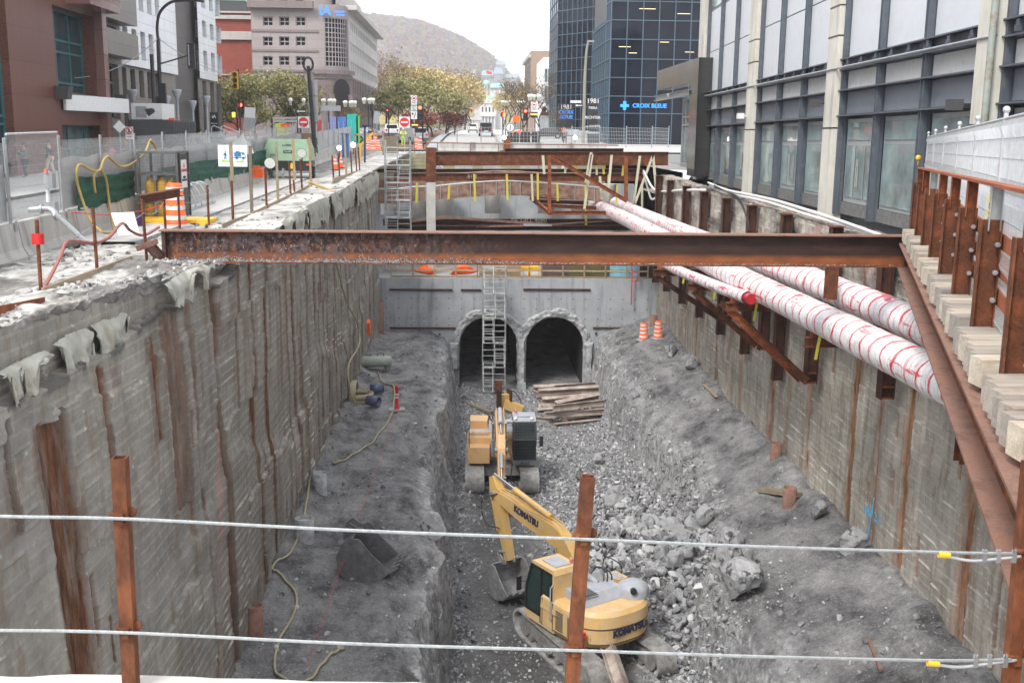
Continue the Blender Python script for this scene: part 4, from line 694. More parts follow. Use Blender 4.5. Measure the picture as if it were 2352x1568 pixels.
def excavator(label,loc,rz,ym,body,boom,arm,bk,cabscr=False,sw=.66,tool='bucket',num=None,trz=0):
 t=thing('excavator',label,'excavator',(0,0,0))
 TL,TH,G=4.9,.88,1.16;UC=[]
 for s in(-1,1):
  m=MB();r=TH/2;n=14;path=[]
  for i in range(n+1):a=math.pi/2+math.pi*i/n;path.append((-(TL/2-r)+r*math.cos(a),r+r*math.sin(a)))
  path=[(-(TL/2-r)+(TL-2*r)*(1-k/22),TH-.03*math.sin(math.pi*k/22))for k in range(0,22)]+path
  for i in range(n+1):a=-math.pi/2+math.pi*i/n;path.append(((TL/2-r)+r*math.cos(a),r+r*math.sin(a)))if i==0 else None
  low=[(-(TL/2-r)+(TL-2*r)*k/22,.0)for k in range(1,22)];fr=[((TL/2-r)+r*math.cos(-math.pi/2+math.pi*i/n),r+r*math.sin(-math.pi/2+math.pi*i/n))for i in range(n+1)]
  bkp=[(-(TL/2-r)+r*math.cos(math.pi/2+math.pi*i/n),r+r*math.sin(math.pi/2+math.pi*i/n))for i in range(n+1)]
  top=[((TL/2-r)-(TL-2*r)*k/22,TH-.03*math.sin(math.pi*k/22))for k in range(1,22)]
  loop=fr+top+bkp+low;N=len(loop);x0,x1=s*G-sw/2,s*G+sw/2
  tr=None
  for i in range(N):
   a,b=loop[i],loop[(i+1)%N];d=Vector((b[0]-a[0],b[1]-a[1]));L=d.length;d/=L;nv=Vector((d.y,-d.x))
   pts=[a,b,(b[0]-nv.x*.05,b[1]-nv.y*.05),(a[0]-nv.x*.05,a[1]-nv.y*.05)];prx(m,pts,x0,x1)
   for q in(.15,.5,.85):
    c=(a[0]+d.x*L*q,a[1]+d.y*L*q);prx(m,[(c[0]-d.x*.012,c[1]-d.y*.012),(c[0]+d.x*.012,c[1]+d.y*.012),(c[0]+d.x*.012+nv.x*.035,c[1]+d.y*.012+nv.y*.035),(c[0]-d.x*.012+nv.x*.035,c[1]-d.y*.012+nv.y*.035)],x0,x1)
  tr=m.build('track',M['track'],t);tr.rotation_euler=(0,0,trz)
  m=MB();prx(m,[(-1.75,.28),(1.75,.28),(1.6,.62),(-1.6,.62)],s*G-.26,s*G+.26);m.build('track_frame',M['tframe'],tr)
  for yy in[-1.83,1.83]:m=MB();m.cyl((s*G-.24,yy,.44),(s*G+.24,yy,.44),.34,n=16);m.build('sprocket',M['tframe'],tr)
  for k in range(6):m=MB();yy=-1.4+k*.56;m.cyl((s*G-.26,yy,.17),(s*G+.26,yy,.17),.12,n=10);m.build('roller',M['tframe'],tr)
  m=MB();m.tube(crom([(s*(G+.28),-.1,.42),(s*(G+.36),-.05,.34),(s*(G+.36),.25,.34),(s*(G+.28),.3,.42)],4),.03,6);m.build('step_handle',M['tframe'],tr)
 m=MB();m.b2(-.85,.85,-.9,.9,.38,.75);m.cyl((0,0,.75),(0,0,.98),.62,n=24);m.build('carriage',M['tframe'],t)
 R_=1.72
 def foot(sc,yf):
  a0=math.radians(8);pts=[]
  for i in range(29):
   a=math.pi+a0*0+(math.pi)*i/28;c,s_=math.cos(a),math.sin(a);e=.72;pts.append((1.47*sc*abs(c)**e*(1 if c>=0 else-1),-R_*sc*abs(s_)**.85+.0))
  return pts+[(1.47*sc,yf),(-1.47*sc,yf)]
 def ring(sc,z,yf):return[V(x,y,z)for x,y in foot(sc,yf)]
 m=MB();loft(m,[ring(.93,1.0,.62),ring(1.,1.14,.68),ring(1.,1.62,.68),ring(1.015,1.66,.68),ring(1.0,2.0,.66),ring(.94,2.12,.6)]);hs_=m.build('house',M[ym],t)
 text('KOMATSU',.29,M['navy'],hs_,face((.10,-1.735,1.50),(1,.07,0),(0,0,1))if rz<2 else face((0,-5,1),(1,0,0),(0,0,1)),'lettering',.012,.018)
 m=MB();m.tube([V(x*1.004,y*1.004,1.62)for x,y in foot(1.,.68)[:29]],.012,4);m.tube([V(x*1.004,y*1.004,1.16)for x,y in foot(1.,.68)[:29]],.012,4);m.build('panel_seam',M['black'],hs_)
 for y_ in(-1.12,.05,.6):m=MB();m.b2(-1.482,-1.468,y_-.01,y_+.01,1.1,2.0);m.build('door_gap',M['black'],hs_)
 m=MB();m.b2(-1.475,-1.47,-1.0,.0,1.2,1.95);m.build('side_door',M[ym],hs_)
 for yy in(-.3,-.9):
  m=MB()
  for k in range(9):m.b2(-1.49,-1.474,yy-.18,yy+.18,1.25+k*.07,1.285+k*.07)
  m.build('grille',M['dkgrey'],hs_)
 m=MB();prx(m,[(-1.38,1.42),(-1.15,1.42),(-1.2,1.6),(-1.4,1.6)],-1.50,-1.3);m.build('reflector',M['red'],hs_)
 m=MB();prx(m,[(-.95,2.13),(.35,2.13),(.25,2.40),(-.7,2.40)],-1.05,.55);h1=m.build('engine_hood',M['hood'],t)
 m=MB();
 for k in range(7):m.b2(-1.0,-.45,-.85+k*.09,-.80+k*.09,2.395,2.415)
 m.build('hood_louvre',M['dkgrey'],h1)
 m=MB();m.b2(.55,1.35,-1.3,-.3,2.1,2.5)if cabscr else m.lathe((.88,-.88,2.1),[(.50,0),(.49,.24),(.44,.34),(.32,.41),(.16,.44),(0,.45)],18);dm=m.build('exhaust_cover',M['hood']if not cabscr else M[ym],t)
 m=MB();m.cyl((.62,-1.2,2.40),(.54,-1.33,2.42),.10,n=14);m.build('exhaust_mouth',M['black'],dm)
 m=MB();m.tube(crom([(-.62,.5,2.2),(-.62,.35,2.55),(-.35,.2,2.62),(-.05,.1,2.5),(.1,-.1,2.35)],5),.10,8);m.build('air_duct',M['hood'],t)
 m=MB();m.cyl((.12,-.05,2.5),(.32,.12,2.5),.2,n=12);m.build('air_filter',M['grey'],t)
 m=MB();m.b2(.52,1.44,.66,1.3,1.05,1.75);m.b2(.55,1.4,.0,.62,2.1,2.22);m.build('tool_box',M[ym],t)
 m=MB();
 for k in range(3):m.b2(.62+k*.24,.80+k*.24,.05,.58,2.225,2.24)
 m.build('tread_plate',M['wood']if False else M['hood'],t)
 m=MB();m.tube(crom([(1.4,1.25,1.75),(1.4,1.2,2.45),(1.4,.4,2.5),(1.4,.3,2.15)],4),.02,6);m.tube([V(1.4,.8,2.49),V(1.4,.8,1.9)],.02,6);m.build('hand_rail',M['black'],t)
 cx0,cx1=-1.45,-.48;cab=thing('cab',None,None,(0,0,0));bpy.data.objects.remove(cab);
 m=MB();sil=[(.0,1.05),(1.42,1.05),(1.62,1.55),(1.55,2.2),(1.25,2.98),(.05,2.98)]
 prx(m,[(.0,1.02),(1.45,1.02),(1.6,1.3),(.0,1.3)],cx0,cx1);prx(m,[(.02,2.86),(1.26,2.86),(1.18,3.0),(.1,3.02)],cx0,cx1);prx(m,[(.0,1.3),(.12,1.3),(.14,2.86),(.03,2.86)],cx0,cx1)
 cb_=m.build('cab',M[ym]if not cabscr else M['hood'],t)
 m=MB();prx(m,[(.10,1.28),(1.56,1.28),(1.50,2.1),(1.20,2.88),(.14,2.88)],cx0+.03,cx1-.03);m.build('cab_window',M['cabg'],cb_)
 m=MB()
 for x in(cx0+.0,cx1-.06):
  for a,b in(((1.58,1.3),(1.52,2.1)),((1.52,2.1),(1.22,2.88)),((.72,1.1),(.72,2.88)),((.14,2.86),(1.22,2.86)),((.14,1.32),(1.56,1.32)),((.14,1.3),(.16,2.88))):m.bar((x+.03,a[0],a[1]),(x+.03,b[0],b[1]),.075,.075,up=(1,0,0))
 for z,yy in((1.33,1.57),(2.1,1.52),(2.86,1.22)):m.bar((cx0,yy,z),(cx1,yy,z),.07)
 m.b2(cx0-.012,cx0+.03,.14,.72,1.3,1.72);m.build('window_pillar',M['black'],cb_)
 m=MB();m.b2(cx0+.2,cx1-.2,.25,.95,3.02,3.05);m.build('roof_hatch',M['hood'],cb_)
 m=MB();m.cyl((cx1-.15,.3,3.02),(cx1-.15,.3,3.10),.05,n=10);m.sph((cx1-.15,.3,3.14),.07);m.build('beacon',pm('pink_beacon',(.62,.2,.17),.1,5,.4)if 'bea' not in M else M['bea'],cb_)
 m=MB();m.tube([V(cx0-.03,.05,1.4),V(cx0-.12,.05,1.5),V(cx0-.12,.05,2.5),V(cx0-.03,.05,2.6)],.018,6);m.build('grab_rail',M['hood'],cb_)
 m=MB();m.bar((cx0,1.45,2.2),(cx0-.22,1.6,2.2),.02);m.b2(cx0-.30,cx0-.14,1.58,1.63,1.9,2.35);m.build('mirror',M['black'],cb_)
 if cabscr:
  m=MB()
  for k in range(9):xx=cx0+.08+k*(cx1-cx0-.16)/8;m.bar((xx,1.66,1.35),(xx,1.60,2.15),.018);m.bar((xx,1.60,2.15),(xx,1.30,2.85),.018)
  for k in range(14):f=k/13;z=1.35+1.5*f;yy=np.interp(z,[1.35,2.15,2.85],[1.66,1.6,1.30]);m.bar((cx0+.05,yy,z),(cx1-.05,yy,z),.018)
  m.build('guard_grille',M['black'],cb_)
  if num:text(num,.16,M['navy'],hs_,face((-.97,1.66,1.16),(-1,0,0),(0,0,1)),'number',.008,.004)
  m=MB();m.sph((cx0+.18,1.2,3.0),.09,sc=(1,.7,1));m.sph((cx1-.1,1.2,3.0),.09,sc=(1,.7,1));m.build('work_light',M['white'],cb_)
 (fy,fz),(by,bz),(ty,tz)=boom;BX=.12;
 def strip(path,wd):
  L=[];Rr=[]
  for i,p in enumerate(path):
   a=path[max(0,i-1)];b=path[min(len(path)-1,i+1)];d=Vector((b[0]-a[0],b[1]-a[1])).normalized();n=Vector((-d.y,d.x));w=wd[i]/2;L.append((p[0]+n.x*w,p[1]+n.y*w));Rr.append((p[0]-n.x*w,p[1]-n.y*w))
  return L,Rr
 def arch(m,path,wd,x0,x1):
  L,Rr=strip(path,wd)
  for i in range(len(path)-1):prx(m,[L[i],L[i+1],Rr[i+1],Rr[i]],x0,x1)
 cr=[(p.x,p.y)for p in crom([V(fy,fz,0),V(fy+(by-fy)*.55,fz+(bz-fz)*.70,0),V(by,bz,0),V(by+(ty-by)*.45,bz+(tz-bz)*.32,0),V(ty,tz,0)],4)]
 m=MB();N=len(cr);wd=[.28+.36*math.sin(math.pi*min(1,(i/(N-1))*1.0))**.7 for i in range(N)];arch(m,cr,wd,BX-.19,BX+.19);bo=m.build('boom',M['yel2']if not cabscr else M[ym],t)
 a_=Vector((cr[N//2][0],cr[N//2][1]));tt=Vector((ty,tz));mid=a_.lerp(tt,.42);d=(tt-a_).normalized()
 if not cabscr:text('KOMATSU',.31,M['navy'],bo,face((BX-.20,mid.x,mid.y+.03),(0,-d.x,-d.y),(0,0,1)),'lettering',.01,.014)
 def ram(m,p,q,r,x,f=.55,rod='chrome'):
  p,q=V(x,*p),V(x,*q);c=p.lerp(q,f);m.cyl(p,c,r,n=10);return p,q,c
 def cyl_(nm,p,q,r,x,f,par):
  m=MB();P_,Q_,c=ram(m,p,q,r,x,f);m.cyl(c-(Q_-P_).normalized()*.06,c,r*1.15,n=10);o=m.build(nm,M['yel2']if not cabscr else M['hood'],par);m=MB();m.cyl(c,Q_,r*.5,n=8);m.build('piston_rod',M['chrome'],o)
 bm2=(by+(fy-by)*.15,bz-.28)
 for x in(BX-.27,BX+.27):cyl_('boom_cylinder',(fy+.75,fz-.45),bm2,.085,x,.5,t)
 (ey,ez)=arm;ad=Vector((ey-ty,ez-tz));aL=ad.length;ad/=aL;back=(ty-ad.x*.62,tz-ad.y*.62);up_=Vector((-ad.y,ad.x));up_=up_ if up_.x>0 else-up_
 m=MB();arch(m,[(ty-ad.x*.62,tz-ad.y*.62),(ty,tz),(ty+ad.x*aL*.3,tz+ad.y*aL*.3),(ey,ez)],[.22,.60,.46,.24],BX-.15,BX+.15);am=m.build('arm',M['yel2']if not cabscr else M[ym],t)
 m=MB();m.cyl((BX-.26,ty,tz),(BX+.26,ty,tz),.11,n=12);m.build('pivot_pin',M['mtl'],am)
 tp=[(p[0],p[1]+w_/2+.12)for p,w_ in zip(cr,wd)];cyl_('arm_cylinder',tp[N//2+1],(back[0],back[1]+.05),.10,BX,.62,t)
 bc0=(ty+ad.x*.2+up_.x*.38,tz+ad.y*.2+up_.y*.38);lk=(ey-ad.x*.35+up_.x*.42,ez-ad.y*.35+up_.y*.42)
 cyl_('bucket_cylinder',bc0,lk,.075,BX,.6,am)
 m=MB();m.bar(V(BX-.12,*lk),V(BX-.12,ey-ad.x*.3,ez-ad.y*.3),.05,.12,up=(1,0,0));m.bar(V(BX+.12,*lk),V(BX+.12,ey-ad.x*.3,ez-ad.y*.3),.05,.12,up=(1,0,0));m.bar(V(BX,*lk),V(BX,ey+up_.x*.25,ez-.28),.2,.1,up=(1,0,0));m.build('bucket_link',M['mtl'],am)
 for k,x in enumerate((BX-.16,BX+.02,BX+.14)):
  m=MB();m.tube(crom([V(x,p[0],p[1]+w_/2+.04+.03*(i%3))for i,(p,w_)in enumerate(zip(cr,wd))if i%2==0],4),.018,6);m.build('oil_pipe',M['yel2']if not cabscr else M[ym],bo)
 m=MB();m.tube(crom([V(BX+.1,cr[0][0],cr[0][1]+.25),V(BX+.3,fy-.1,fz+.9),V(BX+.45,fy-.55,fz+.8),V(BX+.4,fy-.5,fz+.2)],5),.025,6);m.build('hose',M['rubber'],t)
 m=MB();m.tube(crom([V(BX-.05,cr[0][0],cr[0][1]+.3),V(BX+.1,fy-.2,fz+1.0),V(BX+.25,fy-.6,fz+.9),V(BX+.2,fy-.5,fz+.2)],5),.025,6);m.build('hose',M['rubber'],t)
 m=MB();m.tube(crom([V(BX-.2,ty-.3,tz+.1),V(BX-.42,ty+.35,tz-.3),V(BX-.36,ty+.2,tz-1.1),V(BX-.2,ty+ad.x*1.2,tz+ad.y*1.2)],6),.022,6);m.build('hose',M['rubber'],am)
 if tool=='bucket':bucket_mesh(t,1.25,(ey,ez),bk,M['mtl'],.95,flip=-1);
 else:
  m=MB();m.b2(BX-.25,BX+.25,ey-.2,ey+.2,max(.45,ez-1.15),ez+.05);bo_=m.build('breaker',M['dkgrey'],t);m=MB();m.cyl((BX,ey,max(.45,ez-1.15)),(BX,ey,.12),.07,.03,n=10);m.build('chisel',M['mtl'],bo_)
 t.location=loc;t.rotation_euler=(0,0,rz)
 for c in t.children_recursive:pass
 return t
e1=excavator('yellow excavator with long boom and lettered rounded tail, in front at the bottom','',0,'yel1',0,((.35,1.85),(2.1,4.2),(5.55,4.55)),(4.55,1.55),-.35)if False else None
M['bea']=pm('pink_beacon',(.62,.2,.17),.1,5,.4)
e1=excavator('yellow excavator in the foreground trench with lettering on its boom and rounded tail',(3.62,29.0,-14.98),math.radians(31),'yel1',0,((.35,1.75),(2.1,3.2),(5.7,3.55)),(4.85,1.35),-.2,trz=-.11);e1 .scale=(.94,)*3
e2=excavator('tan excavator facing the camera farther back, with a barred cab window',(1.42,45.3,-14.95),math.radians(180),'yel3',0,((.35,1.8),(1.75,3.2),(4.3,2.55)),(5.0,1.2),0,True,.8,'breaker','-P-137')
def G(u,v,z):p=aZ(u,v,z);return V(p.x,p.y,float(H(p.x,p.y)))
def settle(o,p,rz=0,rx=0,ry=0):o.location=p;o.rotation_euler=(rx,ry,rz);return o
p=G(822,1318,-11.9);o=thing('digging_bucket','worn steel excavator bucket lying loose on the left rock bench','bucket',(0,0,0));bucket_mesh(o,1.3,(0,1.25),.15,pm('dark_bucket_steel',(.15,.15,.158),.3,6,.45,.3,dirt=(.26,.255,.25)),1.05,'bucket_shell');settle(o,p+V(0,0,-.05),math.radians(-97))
p=G(1158,945,-15);o=thing('breaker_attachment','yellow hydraulic breaker attachment lying on rubble behind the rear excavator','breaker',(0,0,0))
m=MB();m.b2(-.3,.3,-.1,.25,0,1.0);m.bar((0,0,.5),(.9,-.5,.15),.4,.5);m.build('casing',M['yel2'],o);m=MB();m.b2(-.36,-.26,-.3,.3,.1,1.25);m.b2(.26,.36,-.3,.3,.1,1.25);m.build('side_plate',M['rust_dark'],o);m=MB();m.tube(crom([V(.3,.2,1),V(.6,.3,1.1),V(.9,0,.7),V(.9,-.3,.3)],5),.03,6);m.build('hose',M['rubber'],o);settle(o,p,.3)
p=G(863,858,-11.6);o=thing('air_tank','small grey-green pressure tank lying on the left bench beside a hose','tank',(0,0,0))
m=MB();m.lathe((0,0,.42),[(0,-.8),(.22,-.77),(.28,-.68),(.28,.68),(.22,.77),(0,.8)],14,ax=Matrix.Rotation(math.pi/2,3,'Y'));m.build('shell',pm('tank_green',(.30,.33,.28),.15,5,.4),o)
m=MB();m.bar((-.5,0,0),(-.45,0,.2),.3,.08);m.build('foot',M['rust'],o);m=MB();m.bar((.5,0,0),(.45,0,.2),.3,.08);m.build('foot',M['rust'],o)
for x in(-.3,.1,.4):m=MB();m.cyl((x,0,.68),(x,0,.84),.03);m.build('valve',M['rust_pale'],o)
settle(o,p,.1)
p=G(912,955,-11.7);o=thing('delineator_post','red tube delineator with grey rubber base on the left bench','traffic post',(0,0,0))
m=MB();m.b2(-.33,.33,-.25,.25,0,.09);m.build('base',M['grey'],o);m=MB();m.lathe((0,0,.09),[(.13,0),(.07,.12),(.065,.85),(.085,.87),(.085,.98),(0,1.0)],12);b_=m.build('tube',M['red'],o)
for z in(.55,.68):m=MB();m.lathe((0,0,z),[(.069,0),(.069,.07)],12);m.build('reflective_band',M['white_b'],b_)
settle(o,p,.1)
M['blue']=pm('blue_pipe',(.07,.085,.17),.2,5,.5,dirt=(.25,.25,.25))
for(u,v,a,lb)in((866,918,.3,'upper short blue pipe offcut on the left bench'),(858,950,-.5,'lower short blue pipe offcut beside the hose coil')):
 p=G(u,v,-11.7);d=V(math.cos(a),math.sin(a),0)*.28;m=MB();q=p+V(0,0,.26)
 _,_,dr,aa,bb,_=m.frame(q-d,q+d);ring=lambda c,r:[c+(aa*math.cos(2*math.pi*i/18)+bb*math.sin(2*math.pi*i/18))*r for i in range(18)]
 rs=[ring(q-d,.21),ring(q+d,.21),ring(q+d,.18),ring(q-d,.18)];m.smooth=True;m.add([x for r in rs for x in r],[(k*18+i,k*18+(i+1)%18,((k+1)%4)*18+(i+1)%18,((k+1)%4)*18+i)for k in range(4)for i in range(18)]);m.build('pipe_offcut',M['blue'],label=lb,cat='pipe')
def barrel(label,loc,h=1.0,tilt=0,group='orange and white traffic barrels',base=True,proto={}):
 if 'o' not in proto:
  o=thing('traffic_barrel',label,'traffic barrel',(0,0,0),group)
  m=MB();m.lathe((0,0,.0),[(.0,0),(.42,.0),(.42,.06),(.30,.10),(0,.1)],18);m.build('rubber_base',M['grey'],o)
  m=MB();m.lathe((0,0,.08),[(.25,0),(.235,.2),(.225,.2),(.215,.42),(.21,.42),(.20,.64),(.195,.64),(.185,.88),(.15,.93),(0,.93)],18);b=m.build('body',M['orange'],o)
  for z,r in((.12,.245),(.34,.225),(.56,.212),(.76,.20)):m=MB();m.lathe((0,0,.08+z),[(r,0),(r-.004,.09)],18);m.build('reflective_band',M['white_b'],b)
  m=MB();m.bar((-.07,0,1.05),(.07,0,1.05),.03);m.build('handle',M['dkgrey'],b);proto['o']=o;o.location=loc;o.rotation_euler=(tilt,0,0);return o
 o=dup(proto['o'],loc,0,label,group);o.rotation_euler=(tilt,0,random.uniform(0,3));return o
barrel('orange and white barrel on the right rock bench, left of its pair',G(1477,803,-11.7));barrel('orange and white barrel on the right rock bench, closer to the wall',G(1510,812,-11.7))
for(u,v,z,r,h,lb)in((585,1460,-11.9,.22,.75,'rusty steel casing stub standing at the foot of the left wall'),(700,1235,-11.6,.28,.65,'broken concrete pile stub by the left wall with a hose over it'),(735,1120,-11.5,.24,.6,'second grey concrete stub farther back by the left wall'),(1780,1085,-11.6,.20,.55,'rusty casing stub on the right bench against the wall'),(1812,1165,-11.7,.22,.6,'casing stub with a timber lying on it on the right bench'),(870,765,-11.4,.3,1.8,'tall rusty casing in the far left corner of the pit'),(1500,765,-11.2,.22,.6,'short rusty casing in the far right corner of the pit')):
 p=G(u,v,z);m=MB();m.lathe(p-V(0,0,.2),[(r,0),(r,h+.2),(r*.85,h+.2),(r*.85,h+.1),(0,h+.12)],14);m.build('casing_stub',M['rust_pale']if 'rusty' in lb or 'timber' in lb else M['conc_rough'],label=lb,cat='pile stub')
def plank(u0,v0,u1,v1,z,w,t_,lb,mat='wood_old',cat='plank'):a,b=G(u0,v0,z),G(u1,v1,z);m=MB();m.bar(a+V(0,0,.08),b+V(0,0,.1),w,t_);return m.build('plank',M[mat],label=lb,cat=cat)
plank(1745,1135,1835,1165,-11.7,.3,.12,'weathered timber lying across the casing stub by the right wall');plank(1615,915,1645,940,-11.7,.14,.04,'pale short plank on the right rock bench','wood_x');plank(1072,937,1130,950,-15,.2,.12,'old splintered plank in front of the left tunnel');plank(1990,1500,2020,1568,-12,.06,.06,'rusty bar sticking up at the bottom right of the rock bench','rust_pale','steel bar')
M['hose']=pm('beige_hose',(.36,.32,.20),.12,6,.6)
def ghose(px,z,r,lb,mat='hose',n=8):
 m=MB();C=crom([V(*aZ(u,v,z))for u,v in px],n);C=[V(c.x,c.y,float(H(c.x,c.y))+r+.02)for c in C];m.tube(C,r,8);return m.build('hose',M[mat],label=lb,cat='hose')
ghose([(868,862),(880,890),(905,900),(902,950),(885,990),(840,1040),(800,1065),(765,1075)],-11.6,.035,'beige hose running from the grey tank along the left bench')
ghose([(745,1070),(718,1100),(705,1180),(690,1240),(665,1300),(625,1330),(650,1340),(680,1375),(675,1410),(640,1450),(630,1500),(650,1532),(700,1540),(740,1510),(760,1490),(790,1470)],-11.8,.035,'beige hose snaking down the left bench to the bottom edge')
m=MB();C=[]
p=G(822,935,-11.7)
for i in range(9*24):a=i/24*2*math.pi;C.append(p+V(math.cos(a)*(.62+.05*math.sin(i*.37)),math.sin(a)*(.55+.05*math.cos(i*.23)),.04+.035*(i//24)))
m.tube(C,.035,6);m.build('hose_coil',M['hose'],label='big coil of beige hose heaped against the left wall',cat='hose coil')
m=MB();C=[]
for i in range(5*24):a=i/24*2*math.pi;C.append(aX(808,905,-5.05)+V(.05*(i//24),math.cos(a)*.75,math.sin(a)*.55))
m.tube(C,.035,6);m.build('hose_coil',M['hose'],label='upright coil of beige hose leaning on the left wall with orange ties',cat='hose coil')
m=MB();m.tube(crom([aX(770,590,-5.15),aX(795,690,-5.1),aX(820,740,-5.1),aX(825,790,-5.0),aX(800,840,-5.0),aX(805,900,-4.9),aX(818,930,-4.7)],8),.04,6);m.build('hose',M['hose'],label='beige hose hanging down the left wall above the coils',cat='hose')
m=MB();q=aX(847,752,-5.1);m.box(q,(.15,.5,.7),R=Matrix.Rotation(.3,3,'X'));m.build('hanging_box',M['orange'],label='orange box hanging on the far left wall beside the hose',cat='box')
m=MB();a,b=aZ(912,950,-11.5),aZ(705,1560,-11.5);m.tube([V(*a.lerp(b,i/6))+V(0,0,.25-.1*math.sin(i))for i in range(7)],.006,4);m.build('red_string_line',M['red'],label='thin red string line from the delineator to the bottom edge',cat='string')
hp=[((1236,942),(1420,925),-14.9,.30),((1290,978),(1375,968),-14.95,.28),((1240,925),(1330,938),-14.8,.3),((1310,915),(1425,930),-14.75,.30),((1232,905),(1330,905),-14.7,.3),((1300,960),(1423,948),-14.8,.3),((1255,955),(1400,940),-14.45,.3),((1262,918),(1415,908),-14.35,.3),((1240,892),(1400,885),-14.6,.3),((1250,902),(1405,893),-14.2,.3),((1245,962),(1300,968),-14.9,.25),((1265,935),(1420,918),-14.05,.32),((1275,928),(1380,912),-14.0,.28),((1290,890),(1410,880),-14.1,.28)]
hl=['lowest front','short bottom','middle left','long lower right','left rear','tilted right','upper front','upper middle','rear lower','rear upper','stubby left','topmost long','topmost short','far top']
for k,((u0,v0),(u1,v1),z,h)in enumerate(hp):
 a,b=V(*aZ(u0,v0,z)),V(*aZ(u1,v1,z));jx=V(random.uniform(-.5,.3),random.uniform(-.25,.25),0);a+=jx;b=a+(b-a)*random.uniform(.95,1.15)+V(0,random.uniform(-.25,.25),random.uniform(-.05,.08));roll=Matrix.Rotation(random.uniform(-.5,.5),3,(b-a).normalized())@V(0,0,1)
 m=MB();m.ibeam(a,b,h,.26,.02,.015,up=roll);m.build('salvaged_beam',M['old_steel'],label=hl[k]+' beam of the pile of salvaged steel in the trench',cat='steel beam',group='salvaged steel beams piled in the trench')
m=MB();a,b=aZ(1395,1480,-14.0),aZ(1435,1600,-14.0);m.ibeam(a,b,.34,.3,.02,.02,up=(.7,0,.7));m.build('salvaged_beam',M['old_steel'],label='plaster caked steel beam propped beside the foreground excavator track',cat='steel beam')
def scaffold(label,x0,x1,y,z0,z1,dep=1.0,lift=2.0):
 o=thing('scaffold_tower',label,'scaffold tower',((x0+x1)/2,y,z0));xm=(x0+x1)/2
 for x in(x0,x1):
  for yy in(y,y+dep):m=MB();m.cyl((x,yy,z0),(x,yy,z1),.034,n=6);m.build('standard',M['alu'],o)
 m=MB();m.cyl((xm,y-.02,z0+.6),(xm,y-.02,z1),.022,n=6);m.build('stair_post',M['alu'],o)
 z=z0+.15;k=0
 while z<z1:
  for a,b in(((x0-.03,y),(x1+.03,y)),((x0-.03,y+dep),(x1+.03,y+dep)),((x0,y),(x0,y+dep)),((x1,y),(x1,y+dep))):m=MB();m.cyl((a[0],a[1],z),(b[0],b[1],z),.022,n=6);m.build('ledger',M['alu'],o)
  side=k%2;m=MB();m.b2(x0 if side else xm,xm if side else x1,y+.0,y+.28,z+.0,z+.05);m.build('landing',M['alu'],o)
  if z+lift<z1+.5:
   xs0,xs1=(x0+.06,xm-.06)if not side else(xm+.06,x1-.06)
   m=MB();n=int(lift/.22)
   for i in range(1,n):f=i/n;m.b2(xs0,xs1,y+f*dep-.06,y+f*dep+.06,z+f*lift-.015,z+f*lift+.02)
   m.bar((xs0,y,z),(xs0,y+dep,z+lift),.03,.1);m.bar((xs1,y,z),(xs1,y+dep,z+lift),.03,.1);m.build('stair_flight',M['alu'],o)
   for zz in(.35,.7,1.05):m=MB();m.cyl((x0,y,z+zz),(x1,y,z+zz),.018,n=6);m.build('rail',M['alu'],o)
  z+=lift;k+=1
 return o
s1=scaffold('tall aluminium stair tower standing in front of the left tunnel mouth',.80,2.12,60.9,-15.0,-7.55,1.1,1.45)
a=aY(1140,860,60.8);m=MB();m.b2(1.5,1.95,60.85,61.1,-14.9,-14.2);m.build('supply_box',M['rust'],label='brown box standing inside the foot of the tall scaffold tower',cat='box')
def zl(y):return float(np.interp(y,[8,12,14,19,24,30,41,63,98],[-2.60,-2.58,-2.58,-2.70,-2.83,-2.70,-2.48,-2.08,-1.7]))
t=NT('rim_rubble');a=t.ramp(t.noise((1.5,1.5,1.5),10,.75),[(.10,.095,.09),(.20,.19,.18),(.34,.33,.31)],[.36,.5,.66]);a=t.mix(t.attr('pale'),a,t.ramp(t.noise(4,8,.7),[(.46,.45,.42),(.66,.65,.61)],[.35,.65]));a=t.mix(t.ramp(t.noise((1.2,.6,1),8,.7,(3,8,0)),[(0,0,0),(1,1,1)],[.58,.66]),a,(.09,.085,.08));b1=t.bump(t.noise(12,8,.75),.7,.03);t.bump(t.noise(50,5,.7),.6,.008,b1);M['rim']=t.fin(a,.93,0,.2)
ys=[9.]
while ys[-1]<98:ys.append(ys[-1]+max(.06,.0035*ys[-1]))
ys=np.array(ys);xs=np.arange(-10.5,-5.15,.075);Y,X=np.meshgrid(ys,xs,indexing='ij');zL=np.vectorize(zl)(Y);zG=np.vectorize(zg)(Y)
xe=-5.35-np.interp(Y,[10,14,24],[1.0,.85,.05]);k=sst(-9.2,-6.6,X);Z=(zG+.03)*(1-k)+(zL+.02)*k
rough=np.interp(Y,[9,26,30,60],[1,1,.35,.3]);n=fbm(X*.9,Y*.9,4,2);Z=Z+rough*(.16*n+.05*fbm(X*4,Y*4,4,3)+.03*fbm(X*11,Y*11,2,1))
pl=(fbm(X*.55,Y*.35,4,7)>-.02)*1.*(Y<27)*np.clip(.6+fbm(X*6,Y*6,3,2),0,1);pl=np.where((Y>27)&(X>-7.4),np.clip(.75+1.2*fbm(X*1.5,Y*1,4,2),0,1),pl);pl=np.where((Y>27)&(X<-7.4)&(X>-8.3),.55*np.clip(.7+fbm(X*3,Y*2,3,2),0,1),pl)
Xc=np.where(X>xe,xe,X);Xc=np.where(X>xe,xe-.12*(X-xe)+.05*fbm(Y*3,X*6,3,2),X);Z=np.where(X>xe,Z-(X-xe)*.42-.02+.06*fbm(Y*4,X*7,3,5),Z)
grid_mesh('rim_ground',np.stack([Xc,Y,Z],-1),M['rim'],{'pale':np.clip(pl,0,1)},smooth=False,kind='structure')
